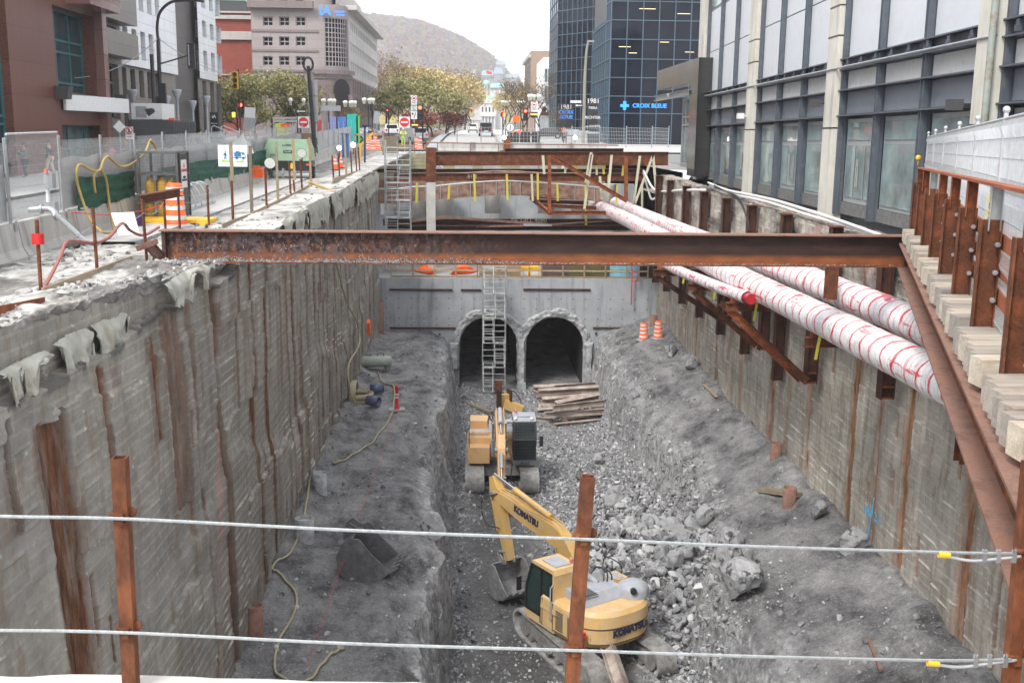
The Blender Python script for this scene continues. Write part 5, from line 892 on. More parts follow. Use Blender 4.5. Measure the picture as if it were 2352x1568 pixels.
def ZR(x,y):k=float(sst(-9.2,-6.6,np.array(x)));r=float(np.interp(y,[9,26,30,60],[1,1,.35,.3]));return(zg(y)+.03)*(1-k)+(zl(y)+.02)*k+r*.16*float(fbm(x*.9,y*.9,4,2))
r=np.random.default_rng(12);x=r.uniform(-10,-5.6,9000);y=9+r.random(9000)**1.6*45;keep=(r.random(9000)<np.clip(.25+1.5*fbm(x*.8,y*.6,3,3),.03,1)*np.interp(y,[9,27,32],[1,1,.25]))&(x<-5.4-np.interp(y,[10,14,24],[1.0,.85,.05]));x,y=x[keep],y[keep];sz=.015+.09*r.random(len(x))**3.2
z=np.array([ZR(a,b)for a,b in zip(x,y)])+sz*.3;v,f=scatter(np.stack([x,y,z],1),sz,0,31);np_mesh('street_rubble',v,f,M['rub_street'],kind='stuff',label='grey concrete rubble and gravel along the left rim of the pit')
for i,(u,v_,s,lb)in enumerate([(150,618,.16,''),(285,668,.0,''),(352,651,.17,'white chunk of concrete at the very edge of the left rim'),(60,730,.20,'pale concrete chunk beside the nearest rusty stake'),(215,752,.16,'grey chunk by the steel tray on the left rim'),(305,565,.12,'grey stone near the foot of the leaning galvanised pipe'),(150,555,.15,'stone in the dirt beside the concrete barrier')]):
 if not lb:continue
 p=aZ(u,v_,-2.6);boulder((u,v_),-2.6,s,60+i,lb,.7,'rub_street');ob=COL.objects[-1];q=aX(u,v_,[0,0,-5.75,-7.6,-6.6,-8.6,-9.3][i]);ob.location=(q.x,q.y,ZR(q.x,q.y)-.02)
sheet('slab_walkway',-10.0,-8.35,27,60,M['walk'],.16);m=MB();
ysl=[27,30,36,42,50,60]
for a,b in zip(ysl[:-1],ysl[1:]):m.add([V(-8.35,a,zg(a)-.1),V(-8.35,b,zg(b)-.1),V(-8.35,b,zg(b)+.16),V(-8.35,a,zg(a)+.16)],[(0,1,2,3)])
m.build('slab_edge',M['conc_rough'],kind='structure')
M['jersey']=conc('jersey_barrier',(.38,.37,.34),(.48,.47,.44),sc=1.2,st=(1,1,.6),streak=(.26,.25,.23),bump=.3)
def jersey(label,x,y,L=3.55,h=.85,rot=0,proto={}):
 z=zg(y)-.02;slope=math.atan((zg(y+1)-zg(y-1))/2)
 if 'o' not in proto:
  m=MB();m.prof((0,-L/2,0),(0,L/2,0),[(-.30,0),(.30,0),(.30,.08),(.19,.28),(.10,h),(-.10,h),(-.19,.28),(-.30,.08)]);o=m.build('concrete_barrier',M['jersey'],label=label,cat='barrier',group='concrete barriers along the street');proto['o']=o;
  me=o.data;off=Vector(o.location);me.transform(Matrix.Translation(off));
 else:o=copy_tree(proto['o']);o['label']=label
 o.location=(x,y,z);o.rotation_euler=(slope if rot==0 else 0,0,rot);return o
y=12.2;k=0
while y<96:jersey(f'{RG[k] if k<20 else "far"} concrete barrier segment in the left row, counted from the camera' if k<20 else 'one of the farthest small barrier segments of the left row',-10.42,y);y+=3.62;k+=1
for k in range(5):jersey(['leftmost','second','third','fourth','rightmost'][k]+' concrete barrier segment across the street at the far pit end',-1.2+k*3.0,99.5,3.0,.8,math.pi/2)
zt=lambda y:zg(y)+.83;FE=[]
yy=[12.,15.2,18.4,21.6,24.7,27.9]
while yy[-1]<94:yy.append(yy[-1]+3.1)
t=NT('white_tarp');a=t.ramp(t.noise((1,1,1.5),7,.6),[(.36,.37,.37),(.52,.53,.53)],[.3,.7]);t.bump(t.noise((2,2,3),5,.6),.5,.05);M['tarp']=t.fin(a,.7,0,.3)
t=NT('green_netting');a=t.ramp(t.noise((1.5,1.5,4),7,.6),[(.008,.05,.032),(.016,.10,.065)],[.3,.7]);t.bump(t.noise((1.5,1.5,6),5,.6),.8,.06);M['green']=t.fin(a,.7,0,.3)
fn=thing('site_fence','galvanised site fence with white screening standing on the left concrete barriers','fence',(-10.4,28,zt(28)))
for k,(a,b)in enumerate(zip(yy[:-1],yy[1:])):
 gate=(k==4);za,zb_=zt(a),zt(b);top=1.95 if gate else 1.78;x=-10.4
 if a<64:
  m=MB();meshpanel(m,(x,a,0),(x,b,0),za+.05,zb_+.05,za+top,zb_+top,int(56*min(1,30/a)),8,.0030 if a<40 else.005);m.build('mesh_panel',M['galv'],fn,fix=False)
 if gate:m=MB();m.cyl((x,a+.1,za+top+.03),(x,b-.1,zb_+top+.03),.028);m.build('gate_top_tube',M['galv_l'],fn)
 if not gate:
  n1,n2=14,8;T,Q=np.meshgrid(np.linspace(0,1,n1),np.linspace(0,1,n2),indexing='ij');yt=a+(b-a)*T;lo=za+(zb_-za)*T+.05;hi=lo+1.28+.03*np.sin(T*9+k);Zt=lo+(hi-lo)*Q;Xt=x-.06+.03*fbm(yt*2,Zt*2,3,k)
  grid_mesh('screen_tarp',np.stack([Xt,yt,Zt],-1),M['tarp'],smooth=True,parent=fn)
for k,a in enumerate(yy):
 z=zt(a);m=MB();w_=.05 if a<40 else.04;m.box((-10.4,a,z+.95),(w_,w_*1.4,1.9 if k in(4,5)else 1.85));m.build('fence_post',M['galv'],fn)
 if a<62:m=MB();m.box((-10.36,a-.14,z+.95),(.03,.05,1.86),R=Matrix.Rotation(.02,3,'X'));m.box((-10.26,a-.05,z-.06),(.02,.12,.22));m.build('panel_upright',M['grey'],fn)
def drape(name,lb,y0,y1,q0,q1,x=-10.3,mat='green',sd=1,cat='netting'):
 n1,n2=int((y1-y0)/.14)+2,12;T,Q=np.meshgrid(np.linspace(0,1,n1),np.linspace(0,1,n2),indexing='ij');yt=y0+(y1-y0)*T;base=np.vectorize(zt)(yt);top=q1+.10*fbm(T*6,T*0,3,sd);bot=q0+.09*fbm(T*7+3,T*0,3,sd+1);Zt=base+bot+(top-bot)*Q
 P=np.stack([x+.06*fbm(yt*1.5,Zt*3,4,sd)+.03*np.sin(Zt*22+3*fbm(yt,Zt,2,1))*(Q*(1-Q)*3),yt+.05*fbm(yt,Zt*2,2,3),Zt],-1);return grid_mesh(name,P,M[mat],smooth=True,label=lb,cat=cat)
drape('green_netting','dark green netting hung on the fence behind the yellow hose',28.7,33.6,-.05,.78,sd=1);drape('green_netting','long dark green netting on the fence behind the two-arrow board',36.5,63,-.12,.72,sd=4);drape('green_netting','small green netting on the fence beside the blue bin',69,74,-.2,.9,sd=6)
m=MB();
n1,n2=20,10;T,Q=np.meshgrid(np.linspace(0,1,n1),np.linspace(0,1,n2),indexing='ij');yt=46+6*T;grid_mesh('torn_sheeting',np.stack([-10.25+.2*np.sin(T*5)*Q,yt,np.vectorize(zt)(yt)+.7+1.0*Q*(1-.5*np.abs(T-.5)*2)],-1),M['white'],label='shiny white plastic sheeting bunched over the fence top',cat='sheeting')
def on(u,v,x):p=aX(u,v,x);return p
stk=[(88,505,700,-7.35),(217,477,645,-7.35),(330,458,602,-7.2),(377,450,522,-8.2),(410,446,522,-8.0),(477,425,522,-7.6),(533,415,524,-7.0),(610,386,486,-6.9),(665,371,456,-6.9),(675,413,450,-7.0),(691,366,441,-6.9),(764,357,423,-6.4),(778,352,420,-6.4),(806,346,406,-6.2),(817,341,400,-6.2),(824,338,398,-6.1)]
for k,(u,v0,v1,x)in enumerate(stk):
 b=aX(u+(8 if k<3 else 3),v1,x);tt=aY(u-(4 if k<3 else 1),v0,b.y);z=ZR(b.x,b.y);o=thing('rusty_stake',f'{LR[k]} rusty stake along the left rim' if k<12 else f'{["thirteenth","fourteenth","fifteenth","last and farthest"][k-12]} rusty stake along the left rim, counted from the left','stake',tuple(b),group='rusty steel stakes along the left rim')
 m=MB();m.cyl(b-V(0,0,.15),tt,.035 if k<6 else.04,n=8);m.build('rod',M['rust'],o)
 if k==0:m=MB();q=b.lerp(tt,.78);m.cyl(q-V(0,0,.09),q+V(0,0,.09),.10,n=12);m.build('red_tape_roll',M['red'],o)
wst=[(531,325,420,-7.05,.10),(576,335,505,-6.95,.10),(636,327,471,-6.9,.09),(674,318,413,-7.1,.1),(712,316,431,-6.9,.1),(793,308,408,-6.3,.1)]
for k,(u,v0,v1,x,w_)in enumerate(wst):b=aX(u+3,v1,x);tt=aY(u-2,v0,b.y);m=MB();m.bar(b,tt,w_,.05,up=(0,1,0));m.build('wooden_stake',M['wood_old']if k<3 else M['wood'],label=f'{LR[k]} tall wooden stake along the left rim',cat='stake',group='tall wooden stakes on the left rim')
p=aX(534,382,-7.05);Yb=p.y;a,b=aY(500,333,Yb-.08),aY(568.5,383,Yb-.08);cxb,czb=(a.x+b.x)/2,(a.z+b.z)/2;wB,hB=b.x-a.x,a.z-b.z
o=thing('detour_board','white board with blue walking figure, blue truck and two green arrows','sign',(cxb,Yb-.08,b.z));m=MB();m.box((cxb,Yb-.08,czb),(wB,.02,hB));m.build('panel',M['white'],o)
M['sblue']=pm('sign_blue',(.02,.16,.34),.05,5,.5);M['sgreen']=pm('sign_green',(.30,.62,.05),.05,5,.5);yf=Yb-.10
def sp(x,z):return V(cxb+x*wB/2,yf,czb+z*hB/2)
def flat(par,nm,mat,polys,yy=None,d=(0,-.006,0)):
 m=MB()
 for pl_ in polys:m.poly([sp(*q)for q in pl_],d)
 return m.build(nm,mat,par)
flat(o,'walking_figure',M['sblue'],[[(-.56,.22),(-.50,.30),(-.44,.22),(-.46,-.05),(-.54,-.05)],[(-.53,-.02),(-.60,-.30),(-.56,-.30),(-.49,-.05)],[(-.50,-.02),(-.40,-.30),(-.44,-.32),(-.54,-.05)],[(-.55,.26),(-.66,.08),(-.62,.06),(-.52,.18)],[(-.47,.26),(-.38,.05),(-.41,.02),(-.5,.18)],[(-.53,.34),(-.47,.34),(-.46,.44),(-.50,.48),(-.54,.44)]])
flat(o,'truck_symbol',M['sblue'],[[(.12,-.05),(.55,-.05),(.55,.27),(.12,.27)],[(.20,.34),(.26,.44),(.46,.44),(.52,.34)],[(.66,.12),(.78,.12),(.76,.28),(.66,.30)]]+[[(cx_+.085*math.cos(i*math.pi/5),-.20+.13*math.sin(i*math.pi/5))for i in range(10)]for cx_ in(.28,.74)])
flat(o,'truck_outline',M['sblue'],[[(.06,-.18),(.94,-.18),(.94,-.13),(.06,-.13)],[(.10,.30),(.58,.30),(.58,.33),(.10,.33)],[(.57,-.13),(.59,-.13),(.59,.40),(.57,.40)],[(.60,.34),(.78,.34),(.90,.0),(.94,-.13),(.90,-.13),(.86,.0),(.76,.30),(.60,.31)]])
flat(o,'green_arrow',M['sgreen'],[[(-.78,-.46),(-.62,-.32),(-.62,-.42),(-.26,-.42),(-.26,-.52),(-.62,-.52),(-.62,-.62)]]);flat(o,'green_arrow',M['sgreen'],[[(.80,-.50),(.64,-.36),(.64,-.46),(.22,-.46),(.22,-.56),(.64,-.56),(.64,-.66)]])
def fboard(pts,x,lb,h=.26):
 P=[aX(u,v,x)for u,v in pts];m=MB()
 for a,b in zip(P[:-1],P[1:]):m.bar(a-V(0,0,h/2-.03),b-V(0,0,h/2-.03),.04,h)
 m.build('form_board',M['wood_x'],label=lb,cat='board')
fboard([(97,665),(190,632),(302,590)],-7.25,'long bare plank on edge between the nearest rusty stakes');fboard([(510,516),(560,498),(578,492)],-6.95,'short plank on edge under the two-arrow board');fboard([(578,490),(634,463),(691,436),(710,425)],-6.9,'plank on edge running on past the tall wooden stakes');fboard([(764,411),(794,402),(831,390)],-6.2,'farthest plank on edge beside the lit lamps')
a,b=aX(-60,768,-6.55),aX(104,728,-6.55);m=MB();m.bar(a,b,.02,.62);m.bar(a+V(-.9,0,0),b+V(-.9,0,.0),.02,.32);m.bar(a+V(-.45,0,-.2),b+V(-.45,0,-.2),.9,.02);m.bar(b+V(-.9,-.05,0),b+V(0,-.05,0),.02,.35);m.build('steel_tray',M['rust_orange'],label='rusty open steel tray at the left edge of the rim',cat='steel tray')
a,b=aY(323,458,26.5),aY(413,441,30);m=MB();m.ibeam(a,b,.22,.2);m.build('short_beam',M['rust'],label='short rusty beam resting across two stakes beside the gas cage',cat='steel beam')
c0=aZ(355,505,-2.83);CXc,CYc=-9.45,33.8;zc=zg(33.8)+.05
o=thing('gas_cage','grey mesh cage cupboard holding yellow gas cylinders','gas cage',(CXc,CYc,zc));Wc,Dc,Hc=1.15,1.3,2.1;M['cage']=pm('cage_steel',(.10,.10,.105),.3,5,.6,.3)
m=MB()
for sx in(-1,1):
 for sy in(-1,1):m.box((CXc+sx*Wc/2,CYc+sy*Dc/2,zc+Hc/2),(.07,.07,Hc))
for z in(.05,.75,1.45,Hc):
 for s in(-1,1):m.box((CXc+s*Wc/2,CYc,zc+z),(.06,Dc,.06));m.box((CXc,CYc+s*Dc/2,zc+z),(Wc,.06,.06))
m.build('frame',M['cage'],o)
for z in(.08,.78,1.48,Hc+.02):m=MB();m.box((CXc,CYc,zc+z),(Wc-.08,Dc-.08,.02));m.build('shelf' if z<2 else 'lid',M['cage'],o)
m=MB();meshpanel(m,(CXc-Wc/2+.04,CYc-Dc/2-.01,0),(CXc+Wc/2-.04,CYc-Dc/2-.01,0),zc+.08,zc+.08,zc+Hc,zc+Hc,26,46,.003,[0]*12);m.build('wire_mesh',M['cage'],o,fix=False)
m=MB();m.box((CXc+Wc/2+.02,CYc-.1,zc+1.1),(.05,1.0,1.9));m.box((CXc+Wc/2+.05,CYc-.55,zc+1.1),(.05,.07,1.95));m.build('side_door',M['black'],o)
m=MB();m.box((CXc+Wc/2+.06,CYc-.1,zc+1.45),(.015,.62,.85));pn=m.build('warning_plate',M['white'],o)
FXm=lambda y,z:face((CXc+Wc/2+.07,y,z),(0,1,0),(0,0,1))
text('ATTENTION',.115,M['red'],pn,FXm(CYc-.1,zc+1.55),'warning_text',.004,.004);text('MATIÈRE\nDANGEREUSE',.085,M['navy'],pn,FXm(CYc-.1,zc+1.3),'warning_text',.004,.003)
text('△',.2,M['red'],pn,FXm(CYc-.3,zc+1.75),'warning_text',.004,.003)if False else None
m=MB();m.poly([V(CXc+Wc/2+.068,CYc-.1+a,zc+1.64+b)for a,b in((-.08,0),(.08,0),(0,.15))],(.006,0,0));m.build('warning_triangle',M['red'],pn)
cyl0=None
for k,(x,y,z)in enumerate([(-.33,-.4,.80),(.05,-.4,.80),(.33,-.38,.80),(-.15,.1,.80),(-.38,-.4,.1),(.0,-.4,.1),(.33,-.4,.1),(.2,.1,.1)]):
 if cyl0 is None:
  c=thing('gas_cylinder','','gas cylinder',(0,0,0),'yellow gas cylinders in the mesh cage');m=MB();m.lathe((0,0,0),[(.14,0),(.15,.05),(.15,.38),(.12,.46),(.05,.49),(0,.49)],14);m.build('body',M['yellow'],c);m=MB();m.lathe((0,0,.47),[(.09,0),(.09,.09),(.07,.09)],12);m.cyl((0,0,.47),(0,0,.57),.025);m.build('valve_collar',M['yellow'],c);cyl0=c;q=c
 else:q=dup(cyl0,(0,0,0))
 q.location=(CXc+x,CYc+y,zc+z);q['label']=['upper shelf front left yellow gas cylinder','upper shelf front middle yellow gas cylinder','upper shelf front right yellow gas cylinder','yellow gas cylinder behind on the upper shelf','bottom shelf front left yellow gas cylinder','bottom shelf front middle yellow gas cylinder','bottom shelf front right yellow gas cylinder','yellow gas cylinder behind on the bottom shelf'][k]
b0=aZ(405,524,-2.80);m=MB();m.b2(b0 .x-1.35,b0 .x+.85,b0 .y+.3,b0 .y+1.5,zg(b0 .y)+.04,zg(b0 .y)+.26);pa=m.build('spill_pallet',M['yellow'],label='yellow plastic spill pallet in front of the gas cage',cat='pallet')
m=MB()
for q in(-1.0,-.3,.4):m.b2(b0 .x+q-.14,b0 .x+q+.14,b0 .y+.28,b0 .y+.31,zg(b0 .y)+.05,zg(b0 .y)+.17)
m.build('fork_slot',M['dkgrey'],pa)
bb=barrel('bright orange and white barrel standing by the rusty stakes on the left rim',(b0 .x,b0 .y,zg(b0 .y)+.05),group=None);bb.scale=(1.25,1.25,1.28)
if 'group' in bb:del bb['group']
p=aZ(318,527,-2.8);m=MB();m.lathe((p.x,p.y,zg(p.y)+.05),[(.14,0),(.17,.36),(.18,.37),(.18,.39),(0,.39)],14);m.build('bucket',pm('purple_bucket',(.07,.03,.14),.1,5,.5),label='dark purple bucket beside the leaning white sheet',cat='bucket')
a,b,c,d=aY(255,490,27.2),aY(307,488,27.2),aY(320,537,26.4),aY(272,540,26.4);m=MB();m.poly([a,b,c,d],(0,.02,.01));m.build('white_sheet',M['white'],label='blank white sheet leaning by the barrier under the yellow hose',cat='panel')
m=MB();a,b=aY(200,558,24.2),aY(128,492,26.3);m.cyl(a,b,.06,n=12);m.tube(crom([b,b+V(-.15,.05,.12),b+V(-.4,.05,.12),b+V(-.65,.05,.10)],5),.075,10);m.cyl(b+V(-.32,.05,.12),b+V(-.38,.05,.12),.11,n=12);m.cyl(b+V(.02,-.02,-.05),b+V(-.05,.02,.05),.085,n=12);m.build('galvanised_pipe',M['galv'],label='galvanised pipe with elbow leaning on the left concrete barrier',cat='pipe')
o=thing('caged_ladder','aluminium ladder with safety hoops lying on the walkway','ladder',(-9.3,36.5,zg(36)+.2));z=zg(36)+.22
for x in(-9.75,-9.25):m=MB();m.bar((x,33.8,z),(x,39.5,z+.05),.04,.08);m.build('ladder_rail',M['galv_l'],o)
for k in range(16):m=MB();m.cyl((-9.75,34+k*.34,z+.02),(-9.25,34+k*.34,z+.02),.02,n=6);m.build('rung',M['galv_l'],o)
for k in range(4):m=MB();y=36+k*.8;m.tube([V(-9.5+.42*math.cos(a),y,z+.05+.75*math.sin(a))for a in[math.pi*i/14 for i in range(15)]],.022,5);m.build('hoop',M['galv_l'],o)
for a in(.5,1.2,1.9,2.6):m=MB();m.bar((-9.5+.42*math.cos(a),36,z+.05+.75*math.sin(a)),(-9.5+.42*math.cos(a),38.4,z+.05+.75*math.sin(a)),.03);m.build('hoop_strap',M['galv_l'],o)
def xhose(px,X0,r,lb,mat,n=8):
 m=MB();m.tube(crom([aX(u,v,x)for(u,v),x in zip(px,X0 if hasattr(X0,'__len__')else[X0]*len(px))],n),r,8);return m.build('hose',M[mat],label=lb,cat='hose')
M['yhose']=pm('yellow_hose',(.42,.30,.09),.12,6,.6);M['rhose']=pm('faded_red_hose',(.32,.12,.10),.12,6,.6)
xhose([(345,322),(330,355),(300,378),(278,383),(262,372),(248,360),(238,368),(228,392),(208,390),(185,378),(176,392),(180,430),(205,500),(225,525),(245,535),(285,524)],[-10.2]*12+[-9.9,-9.4,-9.2,-9.0],.035,'yellow hose looped over the left fence and running down to the rubble','yhose')
xhose([(228,391),(217,400),(216,420),(219,443)],-10.2,.035,'short yellow hose end hanging on the green netting','yhose');xhose([(231,389),(243,410),(249,450),(256,500),(262,530)],[-10.2]*3+[-10.0,-9.6],.035,'second yellow hose hanging beside the short hose end','yhose');xhose([(345,322),(355,335),(358,350)],-10.15,.04,'yellow hose bend over the fence above the gas cage','yhose')
xhose([(0,780),(40,765),(82,690),(110,645),(138,590),(150,560),(165,553),(215,558),(250,545),(280,513),(300,530),(330,540),(365,522)],[-6.5,-6.6,-7.3,-7.4,-7.5,-7.5,-7.5,-7.4,-7.4,-7.5,-7.5,-7.5,-7.5],.035,'faded red hose running along the left rim past the nearest stakes','rhose')
xhose([(708,418),(735,428),(770,443)],[-6.9,-6.4,-5.5],.06,'pale yellow pipe lying from the plank line down over the rim','yhose')
xhose([(165,488),(250,493),(305,488),(350,478),(375,466)],[-9.9,-9.6,-9.0,-8.6,-8.2],.014,'red rope tied from the barrier to the rusty stakes','red')
P=[aX(u,v-20,x)for(u,v0,v,x)in stk];
for k in range(6):m=MB();a,b=P[k+0].lerp(V(*aX(stk[k][0],stk[k][1],stk[k][3])),.75),P[k+1].lerp(V(*aX(stk[k+1][0],stk[k+1][1],stk[k+1][3])),.75);m.tube(sag(a,b,.15),.008,4);m.build('wire_rope',M['galv'],label=f'{LR[k]} sagging span of thin wire rope between the rusty stakes',cat='wire rope')
M['mint']=pm('mint_green_paint',(.30,.45,.30),.08,3,.4)
cy,cz=56.,zg(56)+.18;o=thing('air_compressor','pale green towable air compressor with black lower half','compressor',(-9.25,cy,cz));L=1.15
m=MB();prf=[(-L,.85),(L,.85),(L-.02,1.45),(L-.18,1.92),(-L+.22,1.92),(-L+.02,1.45)];m.poly([V(-9.25+a,cy-.8,cz+b)for a,b in prf],(0,1.7,0));hd=m.build('hood',M['mint'],o)
m=MB();m.b2(-9.25-L-.02,-9.25+L+.02,cy-.78,cy+.85,cz+.35,cz+.84);m.build('chassis',M['black'],o)
text('375',.20,M['navy'],hd,face((-9.95,cy-.81,cz+1.1),(1,0,0),(0,0,1)),'lettering',.004,.004);text('2-6800',.17,M['navy'],hd,face((-9.25,cy-.81,cz+1.62),(1,0,0),(0,0,1)),'lettering',.004,.001);text('SULLAIR',.09,M['white'],hd,face((-9.2,cy-.83,cz+1.3),(1,0,0),(0,0,1)),'lettering',.004,.001)
m=MB();m.b2(-9.42,-8.98,cy-.82,cy-.805,cz+1.23,cz+1.37);m.build('label_plate',M['black'],hd)
m=MB();m.poly([V(-9.25+a,cy-.80,cz+b)for a,b in((.05,.45),(.42,.45),(.23,.78))],(0,-.01,0));m.build('warning_triangle',M['yellow'],o)
for x in(-9.25+L-.05,):m=MB();m.cyl((x-.12,cy+.3,cz+.22),(x+.12,cy+.3,cz+.22),.33,n=18);m.build('wheel',M['rubber'],o);m=MB();m.prof((x+.02,cy-.2,cz+.5),(x+.02,cy+.8,cz+.5),[(-.16,0),(.2,0),(.2,.06),(-.16,.16)]);m.build('mudguard',M['black'],o)
m=MB();m.cyl((-9.25-L+.1,cy+.3,cz+.22),(-9.25-L-.1,cy+.3,cz+.22),.33,n=18);m.build('wheel',M['rubber'],o)
m=MB();m.bar((-9.4,cy-.8,cz+.4),(-9.3,cy-1.9,cz+.32),.1);m.cyl((-9.35,cy-1.5,cz-.1),(-9.35,cy-1.5,cz+.5),.05);m.build('drawbar',M['galv'],o)
m=MB();m.b2(-9.25+L-.2,-9.25+L-.02,cy-.82,cy-.79,cz+.62,cz+.7);m.build('tail_light',M['orange'],o)
p=aX(700,331,-10.0);m=MB();m.b2(-11.0,-9.75,68,68.9,zt(68)+.15,zt(68)+1.35);bx=m.build('plywood_box',M['ply'],label='tall brown plywood box fixed on the barrier by the black pole',cat='box')
m=MB();p=aX(793,335,-9.6);m.prof((p.x,p.y,zg(p.y)),(p.x,p.y,zg(p.y)+1.75),[(-.22,-.25),(.22,-.25),(.26,.28),(-.26,.28)],up=(0,1,0));m.b2(p.x-.3,p.x+.3,p.y-.35,p.y+.35,zg(p.y)+1.75,zg(p.y)+1.85);m.build('blue_bin',pm('blue_plastic',(.02,.15,.42),.1,5,.5),label='tall blue plastic bin at the far end of the left fence',cat='bin')
p=aX(594,408,-9.9);m=MB();m.b2(p.x-.25,p.x+.25,p.y-.3,p.y+.1,p.z,p.z+.42);m.b2(p.x-.2,p.x+.1,p.y-.3,p.y,p.z+.42,p.z+.55);m.build('jerry_can',M['orange'],label='orange-red fuel can hanging on the barrier beside the long green netting',cat='fuel can')
c0=None
for k,(u,v,x)in enumerate([(770,395,-7.6),(782,389,-7.6),(1135,0,0)]):
 if k==2:break
 p=aX(u,v,x);
 if c0 is None:
  c0=thing('traffic_cone','left orange traffic cone standing near the lit lamps','traffic cone',(0,0,0),'orange cones on the left rim');m=MB();m.b2(-.2,.2,-.2,.2,0,.04);m.build('base',M['dkgrey'],c0);m=MB();m.lathe((0,0,.04),[(.16,0),(.03,.68),(0,.68)],14);cn=m.build('cone_body',M['orange'],c0)
  for z in(.28,.46):m=MB();m.lathe((0,0,z),[(.165-.19*(z-.04)+.006,0),(.165-.19*(z+.06)+.006,.10)],14);m.build('reflective_collar',M['white_b'],cn)
  q=c0
 else:q=dup(c0,(0,0,0),0,'right orange traffic cone just behind its pair')
 q.location=(p.x,p.y,ZR(p.x,p.y)+.05);q.scale=(1.15,)*3
M['globe0']=pm('unlit_lamp_glass',(.62,.63,.60),.1,4,.3);M['lamp']=em('lit_lamp',(1,.93,.78),9)
def flood(u,v,x,lb,d=.12,on=True,fixY=None):
 p=aX(u,v,x)if fixY is None else aY(u,v,fixY);o=thing('work_lamp',lb,'work lamp',tuple(p),'work lamps around the pit');n=V(0,-1,-.25).normalized();m=MB();m.cyl(p+V(0,.12,.03),p,d*.7,d,n=14);m.build('lamp_housing',M['dkgrey']if not on else M['white'],o);m=MB();m.cyl(p,p+n*.02,d*.92,n=14);m.build('lens',M['lamp']if on else M['globe0'],o);m=MB();m.cyl(p-V(0,-.05,.05),p-V(0,-.05,.5),.025);m.build('bracket',M['black'],o)
flood(693,352,-6.9,'work lamp tilted up on a stake in front of the compressor',.2,False);flood(620,375,-6.9,'dark tilted work lamp on a stake beside the orange fuel can',.2,False);flood(779,340,-6.4,'lit work lamp on a stake above the cones',.12);flood(811,333,-6.2,'lit work lamp nearest the stair scaffold on the left',.14);flood(1158,316,0,'lit round lamp at the far pit edge beside the road',.19,True,97);flood(1193,0,0,'x')if False else None
flood(1554,316,0,'x')if False else None
flood(1321,316,0,'lit round lamp at the far pit edge in front of the grey lamp post',.19,True,97)
M['flap']=conc('dirty_white_membrane',(.30,.30,.26),(.47,.47,.42),sc=2,streak=(.30,.25,.17),bump=.5)
def flap(px,X0,dz,lb,sd):
 P=[aX(u,v,X0)for u,v in px];C=crom(P,14);n=len(C);m_=12;A=np.zeros((n,m_,3))
 for i,c in enumerate(C):
  ln=dz*1.1*(.35+1.0*float(vn(np.array(i/5.5+sd*1.7),np.array(.5),sd)>.35)+.5*float(fbm(i*.8+sd,.5,3,sd)))*(1 if 0<i<n-1 else.5)
  for j in range(m_):
   f=j/(m_-1);A[i,j]=(c.x-.06+.10*math.sin(min(1,f*2.2)*1.6)+.13*f*float(fbm(i*.45,j*.25+sd,3,sd+1)+.25)+.05*float(fbm(i*1.7,j*.4,2,sd)),c.y+.07*f*float(fbm(i*.7,j*.5,3,sd)),c.z+.05-ln*f)
 grid_mesh('torn_membrane',A,M['flap'],smooth=True,label=lb,cat='membrane')
flap([(0,868),(40,845),(110,812)],-6.0,.34,'torn white membrane flap hanging nearest at the left edge of the rim',1);flap([(130,800),(165,775),(205,760)],-5.95,.34,'second membrane flap hanging below the steel tray',3);flap([(215,755),(250,738),(288,718)],-5.9,.36,'wide square-edged membrane flap hanging below the white chunk',5);flap([(385,660),(430,630),(475,612)],-5.45,.34,'membrane flap hanging just under the left end of the main beam',7)
flap([(650,515),(680,495),(700,480)],-5.3,.42,'white plastic rag on the rim just beyond the main beam',8);flap([(705,478),(730,465),(752,455)],-5.3,.55,'large white plastic rag hanging over the left wall',9);flap([(760,450),(785,440),(812,425)],-5.3,.6,'white plastic rags at the pale pipe end on the rim',11);flap([(815,425),(840,410),(868,395)],-5.3,.7,'white rags along the far end of the left rim',13)
M['lag']=woodm('timber_lagging',(.20,.19,.12),(.34,.32,.22),0,.6)
m=MB();m.b2(-6.5,12,YB+1.6,82,-8.9,-8.45);m.build('lower_concrete_deck',M['conc'],kind='structure')
o=thing('timber_guard_rail','new lumber guard rail along the top of the concrete end wall','railing',(2,YB+.3,-8.4))
for z in(-8.33,-7.95,-7.55):m=MB();m.b2(-4.6,10.6,YB+.25,YB+.29,z-.045,z+.045);m.build('rail_board',M['wood'],o)
for k in range(13):m=MB();x=-4.6+k*1.27;m.b2(x-.045,x+.045,YB+.2,YB+.25,-8.4,-7.4);m.build('post',M['wood'],o)
for x0,x1,c,lb,nm in((4.3,6.0,(.12,.085,.085),'brown formwork panel behind the timber guard rail','formwork_panel'),(6.0,8.4,(.10,.10,.035),'olive green panel behind the timber guard rail','formwork_panel'),(8.4,10.2,(.22,.48,.60),'light blue insulation panel behind the timber guard rail','insulation_panel'),(10.2,11.0,(.02,.02,.02),'black plastic sheet at the right end of the timber guard rail','plastic_sheet')):
 m=MB();m.b2(x0,x1,YB+.6,YB+.68,-8.4,-7.45);m.build(nm,pm(nm+str(x0),c,.2,2,.7),label=lb,cat='panel')
for x,lb in((-2.6,'left orange bag on the lower deck'),(-.4,'right orange bag on the lower deck')):v,f=rockt(int(x*10)+90,2);v=v*[.8,.4,.45]+[x,YB+.9,-8.05];np_mesh('orange_bag',v,f,M['orange'],smooth=True,label=lb,cat='bag')
m=MB();
for z in range(6):m.b2(.6,3.6,YB+.8,YB+1.6,-8.43+z*.15,-8.30+z*.15)
m.build('lumber_stack',M['wood_x'],label='stack of long boards lying behind the timber guard rail',cat='lumber stack')
